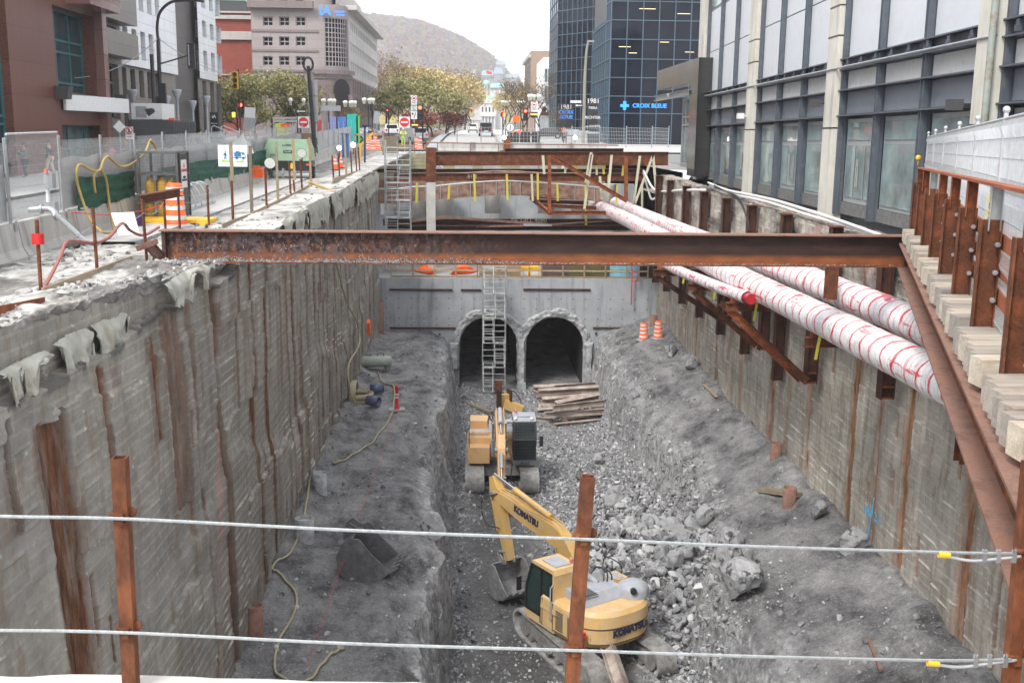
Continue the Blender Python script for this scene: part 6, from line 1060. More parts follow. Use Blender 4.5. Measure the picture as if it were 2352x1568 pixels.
for k in range(2):m=MB();m.b2(3.0+k*.62,3.55+k*.62,YB+.55,YB+1.0,-8.4,-7.75);bx=m.build('battery_box',M['yellow'],label=['left','right'][k]+' yellow equipment box on the lower deck',cat='box');m=MB();m.b2(3.06+k*.62,3.49+k*.62,YB+.53,YB+.549,-8.3,-7.95);m.build('label_panel',M['white'],bx)
m=MB();a=aY(1452,625,62.2);b=aY(1450,700,62.2);m.bar(a,b,.06);m.bar(a,a+V(.35,0,0),.05);m.bar(a+V(.35,0,0),a+V(.35,0,-.55),.05);m.bar(a+V(0,0,-.55),a+V(.35,0,-.55),.05);m.bar(a,a+V(-.1,.3,1.2),.05);m.build('red_steel_frame',M['red'],label='dark red bent steel frame hanging on the right of the end wall',cat='steel frame')
m=MB()
for k in range(12):z=-1.9-k*.33;m.b2(-14,13.5,97.7,97.8,z-.31,z)
far=m.build('timber_lagging_wall',M['lag'],label='timber lagging wall closing the far end of the pit',cat='retaining wall')
m=MB();m.b2(-14,13.5,97.95,98.1,-12,-1.72);m.build('far_pit_face',M['conc_rough'],kind='structure')
m=MB();m.b2(-14,-13.9,62,98,-12,-2.0);m.b2(-14,-5.6,62.6,62.7,-12,-2.3);m.b2(-6.9,-6.8,5,62.6,-14,-3.3);m.build('pit_side_faces',M['conc_rough'],kind='structure')
hwm=MB();hwm.b2(-13.9,12.5,80.5,81,-8.4,-3.6);hwm.build('inner_concrete_wall',M['conc_grey'],label='grey concrete wall with a row of drilled piles beyond the headwall',cat='concrete wall')
for k,(u,w_,v1)in enumerate([(957,38,498),(1020,44,495),(1152,38,495),(1265,38,491),(1347,36,493),(890,36,500),(1430,36,494)]if False else[(892,36,494),(960,36,499),(1020,42,496),(1132,36,491),(1254,36,491),(1330,36,491),(1398,34,492)]):
 p=aY(u,v1,78.6);r_=w_/2/2450*79;m=MB();m.lathe((p.x,78.9,p.z),[(r_*.2,0),(r_,.03),(r_,2.2)],18);m.build('drilled_pile',M['conc_pale'],label=f'{LR[k]} round concrete pile hanging in front of the inner wall',cat='pile',group='row of cut concrete piles at the inner wall')
def fb(u0,v0,u1,v1,D,lb,h=None,w=.3,mat='rust',nm='cross_beam'):
 a,b=aY(u0,v0,D),aY(u1,v1,D);c,d=V(a.x,D,a.z),V(b.x,D,a.z if abs(u1-u0)>200 else b.z);h=h or abs(a.z-b.z);m=MB();m.ibeam((c.x,D,a.z-h/2),(d.x,D,(aY(u1,v0,D).z if h else b.z)-h/2),h,w,.03,.02);return m.build(nm,M[mat],label=lb,cat='steel beam')
fb(993,349,1535,356,66,'long rusty beam high across the far pit on a tall post',.82);fb(1160,341,1432,345,69,'shorter dark beam lying just behind the long far beam',.35,.3,'rust_dark')
fb(905,398,1480,402,71,'lower rusty beam across the far pit with yellow straps',.50);fb(860,388,1480,392,75,'dark beam behind the strapped far beam',.25,.3,'rust_dark');fb(880,503,1500,509,72.5,'low dark waler beam across the far pit',.42,.4,'rust_dark');fb(890,518,1560,520,69,'lowest dark waler just above the main foreground beam',.30,.4,'rust_dark')
m=MB();a,b=aY(944,508,70),aY(1028,499,70);m.bar(a,b,.12,.15);m.bar(aY(1028,499,70),aY(1260,516,68),.12,.15);m.bar(aY(945,523,70),aY(1260,517,68),.1,.12);m.bar(aY(1260,516,68),aY(1430,505,70),.08,.1);m.build('bracing_strut',M['rust_pale'],label='pale crossing bracing struts meeting at a plate in the far pit',cat='bracing')
m=MB();p=aY(1235,517,67.9);m.b2(p.x-.9,p.x+.9,67.8,68.3,p.z-.06,p.z+.04);m.build('gusset_plate',M['galv'],label='flat plate joining the pale crossing struts',cat='plate')
o=thing('far_post','tall pile with rusty top and grey plastered lower part in the far pit','steel pile',(aY(990,500,65.2).x,65.2,-8.4));xp=aY(990,450,65.2).x
m=MB();m.b2(xp-.29,xp+.29,64.95,65.45,aY(990,418,65.2).z,aY(990,339,65.2).z);m.build('rusty_top',M['rust'],o);m=MB();m.b2(xp-.27,xp+.27,64.97,65.43,-8.4,aY(990,418,65.2).z);m.build('plastered_shaft',M['conc_pale'],o)
pts=[(850,436),(900,436),(945,431),(995,429),(1052,423.5),(1140,417),(1195,418),(1321,427),(1385,433)];t=NT('brown_formply');a=t.ramp(t.noise((2,2,3),7,.6),[(.16,.085,.055),(.28,.17,.125),(.36,.24,.19)],[.35,.5,.65]);M['formply']=t.fin(a,.5,0,.4)
P=[aY(u,v,70.2)for u,v in pts];m=MB()
for a,b in zip(P[:-1],P[1:]):m.add([a,b,b+V(0,0,-.88),a+V(0,0,-.88),a+V(0,1.4,0),b+V(0,1.4,0),b+V(0,1.4,-.88),a+V(0,1.4,-.88)],[(0,1,2,3),(7,6,5,4),(0,4,5,1),(3,2,6,7),(1,5,6,2),(0,3,7,4)])
o=m.build('duct_bank',M['formply'],label='long arched duct boxed in brown plywood hung by straps across the far pit',cat='duct')
LB=lambda l:[q_ for q_ in COL.objects if q_.get('label')==l][0]
text('MCGILL 4080',.42,M['strap'],LB('low dark waler beam across the far pit'),face(aY(1215,506,72.2),(1,0,0),(0,0,1)),'chalk_lettering',.002);text('B-18',.34,M['grey'],LB('lower rusty beam across the far pit with yellow straps'),face(aY(1085,405,70.8),(-1,0,0),(0,0,-1)),'chalk_lettering',.002)
C=crom(P,6)
for k in range(0,len(C),2):c=C[k];m=MB();m.b2(c.x-.025,c.x+.025,70.12,70.19,c.z-.90,c.z+.06);m.build('clamp_bar',M['galv'],o)
m=MB();m.tube([c+V(0,.05,.03)for c in C],.05,6);m.build('edge_tube',M['galv_l'],o)
P2=[p+V(0,3.2,.30)for p in P];m=MB()
for a,b in zip(P2[:-1],P2[1:]):m.bar(a,b,.8,.6)
m.build('duct_bank',M['formply'],label='second boxed duct just behind the arched brown one',cat='duct')
for k,(u,v0,v1,c)in enumerate([(1089,400,462,'strap_y'),(1164,400,460,'strap_y'),(958,420,466,'strap_y'),(1032,424,458,'strap_y'),(1221,400,462,'strap'),(1235,398,459,'strap_y'),(1280,420,462,'strap_y'),(1398,402,462,'strap_y'),(1418,425,468,'strap_y'),(1345,425,520,'strap_y'),(1475,425,478,'strap'),(1300,375,398,'strap'),(1322,378,400,'strap_y'),(1370,376,402,'strap'),(1385,376,400,'strap_y'),(1432,376,404,'strap_y')]):
 m=MB();m.ribbon([aY(u,v0,69.6),aY(u+random.uniform(-3,3),v1,69.6)],.14,(1,0,0));m.build('hanging_strap',M[c],label=f'{["yellow","cream"][c=="strap"]} strap at the far beams, number {k+1} from the photograph list' if False else f'{["yellow","cream"][c=="strap"]} strap hanging from the far cross beams around the duct',cat='strap',group=f'{["yellow","cream"][c=="strap"]} straps hanging from the far cross beams')
for k,(u0,v0,u1,v1)in enumerate([(1360,355,1342,480),(1405,356,1395,462),(1378,405,1382,458),(1470,358,1455,470),(1500,356,1458,468),(1500,356,1510,465),(1247,357,1250,400),(1358,350,1345,420)]):
 m=MB();m.ribbon([aY(u0,v0,65.6),aY(u1,v1,65.6)],.16,(1,0,0));m.build('pipe_sling',M['strap'],label='wide cream sling strap holding the wrapped pipes from the long far beam',cat='strap',group='cream slings holding the pipe ends')
o=thing('hanging_platform','rusty steel frame platform hung under the far beam beside the pipes','steel platform',tuple(aY(1310,492,66)))
fr=[(aY(1217,452,74),aY(1262,489,65)),(aY(1262,489,65),aY(1400,489,65)),(aY(1217,452,74),aY(1330,455,74)),(aY(1230,462,72),aY(1350,466,72)),(aY(1240,472,69),aY(1370,478,69)),(aY(1262,358,65),aY(1262,489,65)),(aY(1438,360,65),aY(1438,460,65)),(aY(1268,360,65),aY(1440,462,65))]
for k,(a,b)in enumerate(fr):m=MB();m.ibeam(a,b,.24,.2);m.build('frame_beam' if k<5 else 'hanger',M['rust_orange'],o)
for k,(u,v,s)in enumerate([(1010,383,.42),(920,382,.40),(1116,381,0),(1295,385,.42)]):
 if s:boulder((u,v),-3.2,s,80+k,['','pale rock','','grey rock'][0]or['rock hung behind the scaffold top at the far lagging wall','rough rock beside the stair tower top','','round rock hanging right of the middle of the far beam'][k],1,'rub_street');ob=COL.objects[-1];q=aY(u,v,93);ob.location=(q.x,q.y,q.z-s*.6)
for k,(u,v)in enumerate([(1065,383),(1130,383),(1215,384),(1258,384)]):p=aY(u,v,92);m=MB();m.b2(p.x-.75,p.x+.75,91.5,92.5,p.z-.42,p.z+.38);m.build('concrete_block',M['conc'],label=f'{LR[k]} square concrete block hung under the long far beam',cat='concrete block',group='concrete blocks at the far lagging wall')
scaffold('aluminium stair tower rising above street level at the left corner of the far pit',aY(884,420,65.5).x,aY(942,420,65.5).x,65.5,-8.4,aY(900,322,65.5).z,1.0,1.05)
m=MB();p=[aY(u,v,88)for u,v in((815,357),(815,309),(880,309),(880,357))];
for a,b in((0,1),(1,2),(2,3)):m.bar(p[a],p[b],.15,.10,up=(0,1,0))
m.bar(aY(815,330,88),aY(880,330,88),.1,.08);m.bar(aY(815,346,88),aY(880,346,88),.1,.08);m.build('timber_gate_frame',M['wood_x'],label='timber barrier frame beside the stair tower top',cat='frame')
m=MB();m.b2(aY(882,312,87).x,aY(915,312,87).x,87,87.1,aY(882,352,87).z,aY(882,313,87).z);m.build('plywood_sheet',M['wood_old'],label='weathered plywood panel behind the stair tower',cat='panel')
m=MB();m.bar(aY(826,384,74),aY(826,330,74),.16);m.bar(aY(826,336,74),aY(857,305,74),.15);m.build('davit_hoist',M['yellow'],label='yellow davit hoist arm at the left rim',cat='hoist')
m=MB();m.bar(aY(838,400,72),aY(838,290,72),.12);m.bar(aY(832,290,72),aY(852,290,72),.12);m.build('blue_mast',pm('dark_blue_mast',(.02,.03,.09),.1,5,.5),label='dark blue mast beside the yellow hoist arm',cat='mast')
m=MB();a,b=aY(940,326,96.8),aY(1420,334,96.8);m.tube([a,aY(1090,330,96.8),b],.05,6);
for u in(952,1005,1080,1145):m.cyl(aY(u,326+(u-940)*.016,96.8),aY(u,352,96.8),.04,n=6)
m.build('far_hand_rail',M['rust_pale'],label='thin rusty hand rail across the far pit end',cat='railing')
o=thing('far_mesh_fence','low temporary mesh fence between the far pit edge and the plaza','fence',tuple(aY(1250,330,101)))
fx=[1050,1105,1235,1313,1377,1438,1497,1535];
for a,b in zip(fx[1:-1],fx[2:]):
 A,B=aY(a,332,101),aY(b,334,101);m=MB();meshpanel(m,(A.x,101,0),(B.x,101,0),A.z-.1,B.z-.1,A.z+1.55,B.z+1.55,16,5,.009);m.build('mesh_panel',M['galv_l'],o,fix=False)
for u in fx:A=aY(u,332,101);m=MB();m.cyl(A-V(0,0,.3),A+V(0,0,1.7),.045,n=6);m.cyl(A+V(0,0,1.6),A+V(0,0,1.62),.05);m.build('fence_post',M['galv'],o)
def pmat(name,c,joint,w,h,ax='x',mort=.02,var=.10,rough=.7,spec=.4,off=0.,bump=0,speck=None):
 t=NT(name);s=t.node('ShaderNodeSeparateXYZ');t.L(t.pos,s.inputs[0]);k=t.node('ShaderNodeCombineXYZ');t.L(s.outputs[0 if ax=='x' else 1],k.inputs[0]);t.L(s.outputs[2],k.inputs[1])
 b=t.node('ShaderNodeTexBrick');b.inputs['Scale'].default_value=1;b.inputs['Brick Width'].default_value=w;b.inputs['Row Height'].default_value=h;b.inputs['Mortar Size'].default_value=mort;b.inputs['Mortar Smooth'].default_value=.1;b.offset=off
 b.inputs['Color1'].default_value=(*[x*(1-var)for x in c],1);b.inputs['Color2'].default_value=(*[min(1,x*(1+var))for x in c],1);b.inputs['Mortar'].default_value=(*joint,1);t.L(k.outputs[0],b.inputs['Vector'])
 col=t.mix(.35,b.outputs['Color'],t.ramp(t.noise(.5,6,.6),[tuple(x*.8 for x in c),tuple(min(1,x*1.15)for x in c)]))
 if speck:col=t.mix(t.ramp(t.noise(16,4,.8),[(0,0,0),(1,1,1)],[.45,.6]),col,speck)
 return t.fin(col,rough,0,spec)
def facade(par,O,A,N,a0,a1,z0,z1,holes,mat,dep=.3,name='wall'):
 O,A,N=Vector(O),Vector(A),Vector(N);P=lambda a,z,d=0:O+A*a+V(0,0,z)-N*d
 As=sorted({a0,a1}|{x for h in holes for x in h[:2]});Zs=sorted({z0,z1}|{x for h in holes for x in h[2:4]});m=MB()
 As=[a for a in As if a0<=a<=a1];Zs=[z for z in Zs if z0<=z<=z1]
 for a,b in zip(As[:-1],As[1:]):
  for c,d in zip(Zs[:-1],Zs[1:]):
   x,y=(a+b)/2,(c+d)/2
   if not any(h[0]<x<h[1]and h[2]<y<h[3]for h in holes):m.quad(P(a,c),P(b,c),P(b,d),P(a,d))
 for h in holes:
  a,b,c,d=h[:4];m.quad(P(a,c),P(a,d),P(a,d,dep),P(a,c,dep));m.quad(P(b,c),P(b,d),P(b,d,dep),P(b,c,dep));m.quad(P(a,c),P(b,c),P(b,c,dep),P(a,c,dep));m.quad(P(a,d),P(b,d),P(b,d,dep),P(a,d,dep))
 return m.build(name,mat,par,fix=False)
def win(par,O,A,N,h,nx,nz,fm,gm,dep=.25,fw=.08,name='window',zs=None):
 O,A,N=Vector(O),Vector(A),Vector(N);P=lambda a,z,d=0:O+A*a+V(0,0,z)-N*d;a,b,c,d=h[:4];m=MB();up=tuple(N)
 for i in range(nx+1):x=a+(b-a)*i/nx;x=min(max(x,a+fw/2),b-fw/2);m.bar(P(x,c,dep-.04),P(x,d,dep-.04),fw,.08,up=up)
 for z in(zs or[c+(d-c)*j/nz for j in range(nz+1)]):z=min(max(z,c+fw/2),d-fw/2);m.bar(P(a,z,dep-.04),P(b,z,dep-.04),fw,.085,up=up)
 w_=m.build(name,fm,par);g=MB();g.quad(P(a,c,dep),P(b,c,dep),P(b,d,dep),P(a,d,dep));g.build('pane',gm,w_,fix=False);return w_
XA=((0,1,0),);
def xz(u,v,X):p=aX(u,v,X);return p.y,p.z
def hx(u0,v0,u1,v1,X):
 a,b=sorted((xz(u0,v0,X)[0],xz(u1,v0,X)[0]));zt_=aX(u0,v0,X).z;zb_=aX(u0,v1,X).z;return(a,b,zb_,zt_)
def hy(u0,v0,u1,v1,Y):p,q=aY(u0,v0,Y),aY(u1,v1,Y);return(p.x,q.x,q.z,p.z)
def bld(name,lb,loc,cat='building',group=None):return thing(name,lb,cat,loc,group)
M['gran']=pmat('red_granite',(.19,.07,.045),(.08,.035,.025),2.4,1.7,'y',.03,.10,.35,.5,speck=(.06,.025,.02));M['gran2']=pmat('polished_red_granite',(.20,.10,.085),(.09,.05,.04),2.4,1.5,'y',.03,.1,.2,.6)
M['teal']=pm('teal_mullion',(.035,.14,.15),.1,4,.4);M['tealg']=glass('teal_glass',(.012,.04,.05),.05);M['dkg']=glass('dark_window_glass',(.012,.014,.02),.06);M['brg']=glass('bright_window_glass',(.30,.31,.33),.05);M['gwin']=glass('shop_glass',(.10,.15,.155),.07,var=.6,sc=.9)
X=-23.;b=bld('granite_building','red granite building with teal glazing and a curved white sign at the left',(X-8,55,-2.6));O,A,N=(X,0,0),(0,1,0),(1,0,0)
H1=hx(119,8,212,222,X);H1=(H1[0],H1[1],aX(165,215,X).z,aX(165,25,X).z);H2=(38,aX(26,200,X).y,-2.3,30);H3=(aX(143,300,X).y,aX(256,300,X).y,-2.3,aX(200,288,X).z)
facade(b,O,A,N,38,69.5,-3,26,[H1,H2,H3],M['gran'],.9);win(b,O,A,N,H1,3,1,M['teal'],M['tealg'],.85,.12,zs=[H1[2]+q*(H1[3]-H1[2])for q in(0,.13,.5,.64,1)]);win(b,O,A,N,H2,4,1,M['teal'],M['tealg'],.5,.14,zs=[-2.3,.2,.6,3,6,7,10,14,18,22,26]);win(b,O,A,N,H3,3,1,M['teal'],M['gwin'],.8,.1)
m=MB();m.b2(X,X+.5,aX(215,50,X).y,69.5,-2.8,13);m.b2(X,X+.35,aX(118,50,X).y-7,aX(119,50,X).y-.6,-2.8,26)if False else None;m.build('corner_pier',M['gran2'],b)
m=MB();m.b2(X-20,X-1.0,38,69.45,-3,25.9);m.b2(X-1.0,X-.01,69.35,69.48,-3,25.9);m.build('body',M['gran'],b);m=MB();m.b2(X,X+1.4,H1[0]+2,69.5,H1[3]+.3,26);m.build('overhang',M['gran2'],b)
p,q=aX(140,217,X),aX(256,262,X);m=MB();pr=[]
for i in range(13):f=i/12;pr.append((p.y+(q.y-p.y)*f,.15+.9*math.sin(f*math.pi*.55)))
for(y0,d0),(y1,d1)in zip(pr[:-1],pr[1:]):
 zt0=aX(140,217,X).z;zb0=aX(140,253,X).z;m.add([V(X+.1,y0,zb0),V(X+.1+d0,y0,zb0),V(X+.1+d1,y1,zb0),V(X+.1,y1,zb0),V(X+.1,y0,zt0),V(X+.1+d0,y0,zt0),V(X+.1+d1,y1,zt0),V(X+.1,y1,zt0)],[(0,1,2,3),(4,5,6,7),(1,2,6,5),(0,1,5,4),(3,2,6,7)])
m.build('blank_sign',M['white'],b)
for u,v0,v1 in((130,198,228),(266,218,243)):y,z1=xz(u,v0,X);z0=aX(u,v1,X).z;m=MB();m.poly([V(X+.02,y-.35,z1),V(X+.8,y-.35,z1),V(X+.65,y-.35,z0),V(X+.02,y-.35,z0)],(0,.7,0));m.build('wall_lamp',M['dkgrey'],b)
M['wpan']=pmat('white_metal_panel',(.74,.76,.78),(.40,.41,.42),1.6,.85,'y',.03,.04,.3,.6);M['ggr']=pmat('brown_grey_granite',(.20,.18,.165),(.10,.09,.085),1.8,1.1,'y',.025,.08,.4);M['ggd']=pmat('dark_grey_granite',(.10,.09,.085),(.05,.05,.05),1.8,1.1,'y',.025,.08,.5)
X=-24.;b=bld('stepped_building','white panelled building with grey granite base and dark arched recess at left',(X-8,88,-2));O=(X,0,0)
ya,yb,yc,yd,ye=70.2,76.8,aX(406,100,X).y,aX(456,100,X).y,105.5
hs=[];
for(v0,v1)in((-40,28),(70,112),(152,275)):p=aX(286,v0,X).z;q=aX(286,v1,X).z;hs.append((ya+.3,yb-.8,q,p))
facade(b,O,A,N,ya,yb,-2.8,24,hs,M['ggr'],.5);[win(b,O,A,N,h,2 if i<2 else 3,1 if i<2 else 3,M['ggr'],M['dkg'],.45,.12)for i,h in enumerate(hs)]
zw=lambda u,v:aX(u,v,X).z
h2=[];ysn=[yb+.6+k*2.05 for k in range(5)]
for y in ysn:h2+=[(y,y+1.15,zw(360,147),zw(360,84)),(y,y+1.15,zw(360,228),zw(360,168)),(y,y+1.15,-2.2,zw(360,240)),(y,y+1.15,zw(360,40),zw(360,-15))]
facade(b,O,A,N,yb,yc,zw(360,163),24,[h for h in h2 if h[2]>zw(360,160)],M['wpan'],.6);facade(b,(X-.25,0,0),A,N,yb,yc,-2.8,zw(360,163)+.0,[h for h in h2 if h[3]<zw(360,160)],M['ggr'],.6,'granite_base')
for h in h2:win(b,O,A,N,h,1,2,M['ggd'],M['dkg'],.55,.08)
h3=[]
for k in range(3):
 y=yd+1.6+k*2.9;h3+=[(y,y+1.5,zw(500,170),zw(500,126)),(y,y+1.5,-2.,zw(500,192)),(y,y+1.5,zw(500,98),zw(500,62)),(y,y+1.5,zw(500,35),zw(500,0))]
facade(b,O,A,N,yd,ye,zw(500,188),24,[h for h in h3 if h[2]>zw(500,186)],M['wpan'],.6);facade(b,(X-.2,0,0),A,N,yd,ye,-2.8,zw(500,188),[h for h in h3 if h[3]<zw(500,188)],M['ggr'],.6,'granite_base')
for h in h3:win(b,O,A,N,h,1,1,M['ggd'],M['dkg'],.55,.08)
m=MB();m.b2(X-4,X-.6,yc,yd,-2.8,24);m.build('dark_recess',M['ggd'],b);m=MB();m.b2(X-18,X-.7,ya+.1,yc-.02,-2.8,23.9);m.b2(X-18,X-.7,yd+.02,ye-.1,-2.8,23.9);m.b2(X-.68,X-.05,ya-.0,ya+.05,-2.8,24);m.build('body',M['ggd'],b)
for k,(z)in enumerate((zw(286,60),zw(286,135))):m=MB();m.b2(X,X+1.1,ya,yb+.4,z-.1,z+1.5*(1 if k else 1.2));m.build('granite_band',M['ggr'],b)
for k in range(5):m=MB();y=yc+.6+k*1.2;m.b2(X-.58,X-.5,y,y+.06,-2.5,20);m.build('joint_strip',M['black'],b)if k in(0,)else None
Y=141.;M['brick']=pmat('red_brick',(.27,.062,.042),(.20,.12,.10),.5,.16,'x',.014,.15,.85,.2,.5);M['stone']=conc('pale_stone',(.38,.35,.32),(.48,.45,.42));M['cop']=pm('green_copper',(.26,.44,.36),.12,1,.6)
b=bld('brick_building','red brick building with stone bands and pale green copper roof',(-30,Y,-1));O,A2,N2=(0,Y,0),(1,0,0),(0,-1,0)
hh=[hy(522,52,534,71,Y),hy(523,94,535,115,Y),hy(566,55,571,72,Y),hy(567,92,572,117,Y)]
x0,x1=aY(505,100,Y).x-3,aY(582,100,Y).x;facade(b,O,A2,N2,x0,x1,-2,aY(550,27,Y).z,hh,M['brick'],.3);[win(b,O,A2,N2,h,3,4,M['white'],M['dkg'],.25,.06)for h in hh]
for v0,v1 in((27,31),(36,45),(73,92),(171,174)):p,q=aY(550,v0,Y),aY(550,v1,Y);m=MB();m.b2(x0-.1,x1+.1,Y-.35,Y,q.z,p.z);m.build('stone_band',M['stone'],b)
zr=aY(550,27,Y).z;m=MB();m.b2(x0,x1-.2,Y+.02,Y+12,-2,zr-.02);m.build('body',M['brick'],b)
m=MB();m.add([V(x0,Y+.5,zr+1.4),V(x1-1,Y+.5,zr+1.4),V(x1-1,Y+11,zr+1.4),V(x0,Y+11,zr+1.4),V(x0+1,Y+4,zr+5),V(x1-4,Y+4,zr+5),V(x1-4,Y+8,zr+5),V(x0+1,Y+8,zr+5)],[(0,1,5,4),(1,2,6,5),(2,3,7,6),(3,0,4,7),(4,5,6,7)]);m.build('copper_roof',M['cop'],b);m=MB();m.b2(x0,x1-1,Y+.6,Y+11,zr,zr+1.38);m.build('roof_base',M['dkgrey'],b)
M['pk']=pmat('pink_grey_stone',(.34,.295,.285),(.25,.215,.205),2.2,1.1,'x',.04,.05,.7,.3);M['pkd']=pmat('darker_mauve_stone',(.225,.18,.175),(.15,.12,.12),2.2,1.1,'x',.04,.05,.6,.3);M['pkl']=pmat('pale_office_stone',(.52,.50,.48),(.40,.38,.36),2.2,1.1,'y',.04,.04,.7,.3);M['mul']=pm('grey_mullion',(.36,.33,.33),.05,5,.5)
Y=135.;XS=-15.1;RC_=3.3;b=bld('office_building','pinkish stone office building with curved glazed corner and blue rooftop lettering',(-22,Y,-.8));O=(0,Y,0)
x0=aY(578,100,Y).x;x1=XS-RC_;zt1=aY(700,19,Y).z;cols=[(603.5,627),(641,665),(679,702)];rows=[(39,60),(84.5,106),(129.5,151),(174,190)]
hh=[hy(a,c,b_,d,Y)for a,b_ in cols for c,d in rows];zm=aY(650,165,Y).z
facade(b,O,A2,N2,x0,x1,zm,zt1,[h for h in hh if h[2]>zm],M['pk'],.4);facade(b,O,A2,N2,x0,x1,-2,zm,[h for h in hh if h[3]<zm],M['pkd'],.4,'lower_wall');[win(b,O,A2,N2,h,2,2,M['mul'],M['dkg'],.35,.10)for h in hh]
zt2=aY(700,-60,Y).z;O3=(0,Y+2.5,0);h3=[hy(a,-6,b_,12,Y+2.5)for a,b_ in((608,628),(642,662),(677,698),(754,772))];facade(b,O3,A2,N2,x0+2,XS-1,zt1-.3,zt2,h3,M['pk'],.3,'upper_wall');[win(b,O3,A2,N2,h,1,1,M['mul'],M['dkg'],.28,.08)for h in h3]
m=MB();m.b2(x0-.2,x1-.5,Y-.9,Y+.2,zt1-.1,zt1+.75);m.build('cornice',M['pkd'],b)
for v in(72,117,163):z=aY(650,v,Y).z;m=MB();m.b2(x0,x1,Y-.12,Y,z-.1,z+.15);m.build('string_course',M['pkd'],b)
def curved(m,z0,z1,r,a0=0,a1=90,n=10,cx=None,cy=None):
 for i in range(n):
  t0,t1=math.radians(a0+(a1-a0)*i/n),math.radians(a0+(a1-a0)*(i+1)/n);c=lambda t,z:V(x1+r*math.sin(t),Y+RC_-r*math.cos(t),z);m.quad(c(t0,z0),c(t1,z0),c(t1,z1),c(t0,z1))
za,zb_=aY(764,152,Y).z,aY(764,41,Y).z;zc_=aY(764,163,Y).z
m=MB();curved(m,zb_,zt1+.5,RC_);curved(m,zc_,za,RC_);curved(m,za,zb_,RC_,0,14,3);curved(m,za,zb_,RC_,76,90,3);m.build('curved_wall',M['pk'],b,fix=False)
m=MB();curved(m,za,zb_,RC_-.2,14,76,12);g=m.build('curved_glazing',M['dkg'],b,fix=False);m=MB()
for i in range(9):t_=math.radians(14+62*i/8);m.bar(V(x1+(RC_-.12)*math.sin(t_),Y+RC_-(RC_-.12)*math.cos(t_),za),V(x1+(RC_-.12)*math.sin(t_),Y+RC_-(RC_-.12)*math.cos(t_),zb_),.09)
for j in range(11):
 z=za+(zb_-za)*j/10
 for i in range(8):t0,t1=[math.radians(14+62*(i+k)/8)for k in(0,1)];m.bar(V(x1+(RC_-.12)*math.sin(t0),Y+RC_-(RC_-.12)*math.cos(t0),z),V(x1+(RC_-.12)*math.sin(t1),Y+RC_-(RC_-.12)*math.cos(t1),z),.09)
m.build('glazing_bars',M['mul'],g)
m=MB();curved(m,zt1+.3,zt2,RC_-1.8);m.build('upper_curve',M['pk'],b,fix=False);m=MB();curved(m,-2,zc_-.4,RC_+.25,-8,98);m.build('lower_drum',M['pkd'],b,fix=False);m=MB();curved(m,zc_-.4,zc_+.1,RC_+.7,-12,102);curved(m,zc_-.9,zc_-.4,RC_+.4,-12,102);m.build('drum_cornice',M['pkd'],b,fix=False)
t0=math.radians(46);pc=V(x1+(RC_+.3)*math.sin(t0),Y+RC_-(RC_+.3)*math.cos(t0),0);ax_=V(math.cos(t0),math.sin(t0),0);zA=aY(768,205,Y).z;rA=1.25;m=MB();pts=[pc+ax_*(rA*math.cos(a))+V(0,0,zA+rA*math.sin(a))for a in[math.pi*i/14 for i in range(15)]]+[pc-ax_*rA+V(0,0,-2),pc+ax_*rA+V(0,0,-2)];m.poly(pts,(.02,-.03,0));m.build('entrance_arch',M['black'],b)
for s in(-1,1):m=MB();c=pc+ax_*s*(rA+.25);m.cyl(V(c.x,c.y-.2,-1.5),V(c.x,c.y-.2,zA-.6),.35,n=12);m.build('entrance_column',M['pkd'],b)
M['sblu']=em('blue_sign_letters',(.05,.22,.75),.5);t1_=math.radians(40);pt=V(x1+.9,Y-.35,aY(760,27,Y).z);text('iA',1.5,M['sblu'],b,face(pt,(1,.12,0),(0,0,1)),'lettering',.06,.04);m=MB();m.b2(pt.x+1.1,pt.x+2.3,pt.y+.35,pt.y+.4,pt.z-.1,pt.z+.08);m.b2(pt.x+1.3,pt.x+2.3,pt.y+.35,pt.y+.4,pt.z-.45,pt.z-.3);m.build('lettering_bars',M['sblu'],b)
O=(XS,0,0);Ys,Ye=Y+RC_,aX(867,200,XS).y;nW=17;hh=[]
zn=lambda v:aX(806,v,XS).z
for(v0,v1)in((52,70),(98,118),(142,162)):hh+=[(Ys+1+(Ye-Ys-2)*(k+.12)/nW,Ys+1+(Ye-Ys-2)*(k+.88)/nW,zn(v1),zn(v0))for k in range(nW)]
lo=[(Ys+1+(Ye-Ys-2)*(k+.2)/nW,Ys+1+(Ye-Ys-2)*(k+.8)/nW,zn(v1),zn(v0))for k in range(nW)for v0,v1 in((180,214),(224,262))]
zs_=zn(176);zR=zn(30);facade(b,O,A,(1,0,0),Ys,Ye,zs_,zR,hh,M['pkl'],.25,'side_wall');facade(b,O,A,(1,0,0),Ys,Ye,-2,zs_,lo,M['pkd'],.7,'lower_side_wall')
for h in hh:win(b,O,A,(1,0,0),h,2,1,M['white'],M['brg'],.2,.07)
for h in lo:g=MB();g.quad(V(XS-.65,h[0],h[2]),V(XS-.65,h[1],h[2]),V(XS-.65,h[1],h[3]),V(XS-.65,h[0],h[3]));g.build('loggia_opening',M['dkg'],b,fix=False)
m=MB();m.b2(XS-.3,XS+1.1,Ys-.5,Ye+.8,zR,zR+.55);m.build('side_cornice',M['pkl'],b);m=MB();m.b2(XS-9,XS-1.6,Ys-.5,Ye-9,zR+.4,aX(849,41,XS-1.6).z);m.build('set_back_storey',M['pkl'],b);m=MB();m.b2(x0,XS-1.0,Y+3.6,Ye-.1,-2,zR-.1);m.build('body',M['pkd'],b)
M['gl1']=glass('blue_black_glass',(.006,.009,.018),.035,var=.5,sc=.35,warp=.05);M['bmul']=pm('blue_grey_mullion',(.075,.13,.18),.1,3,.4)
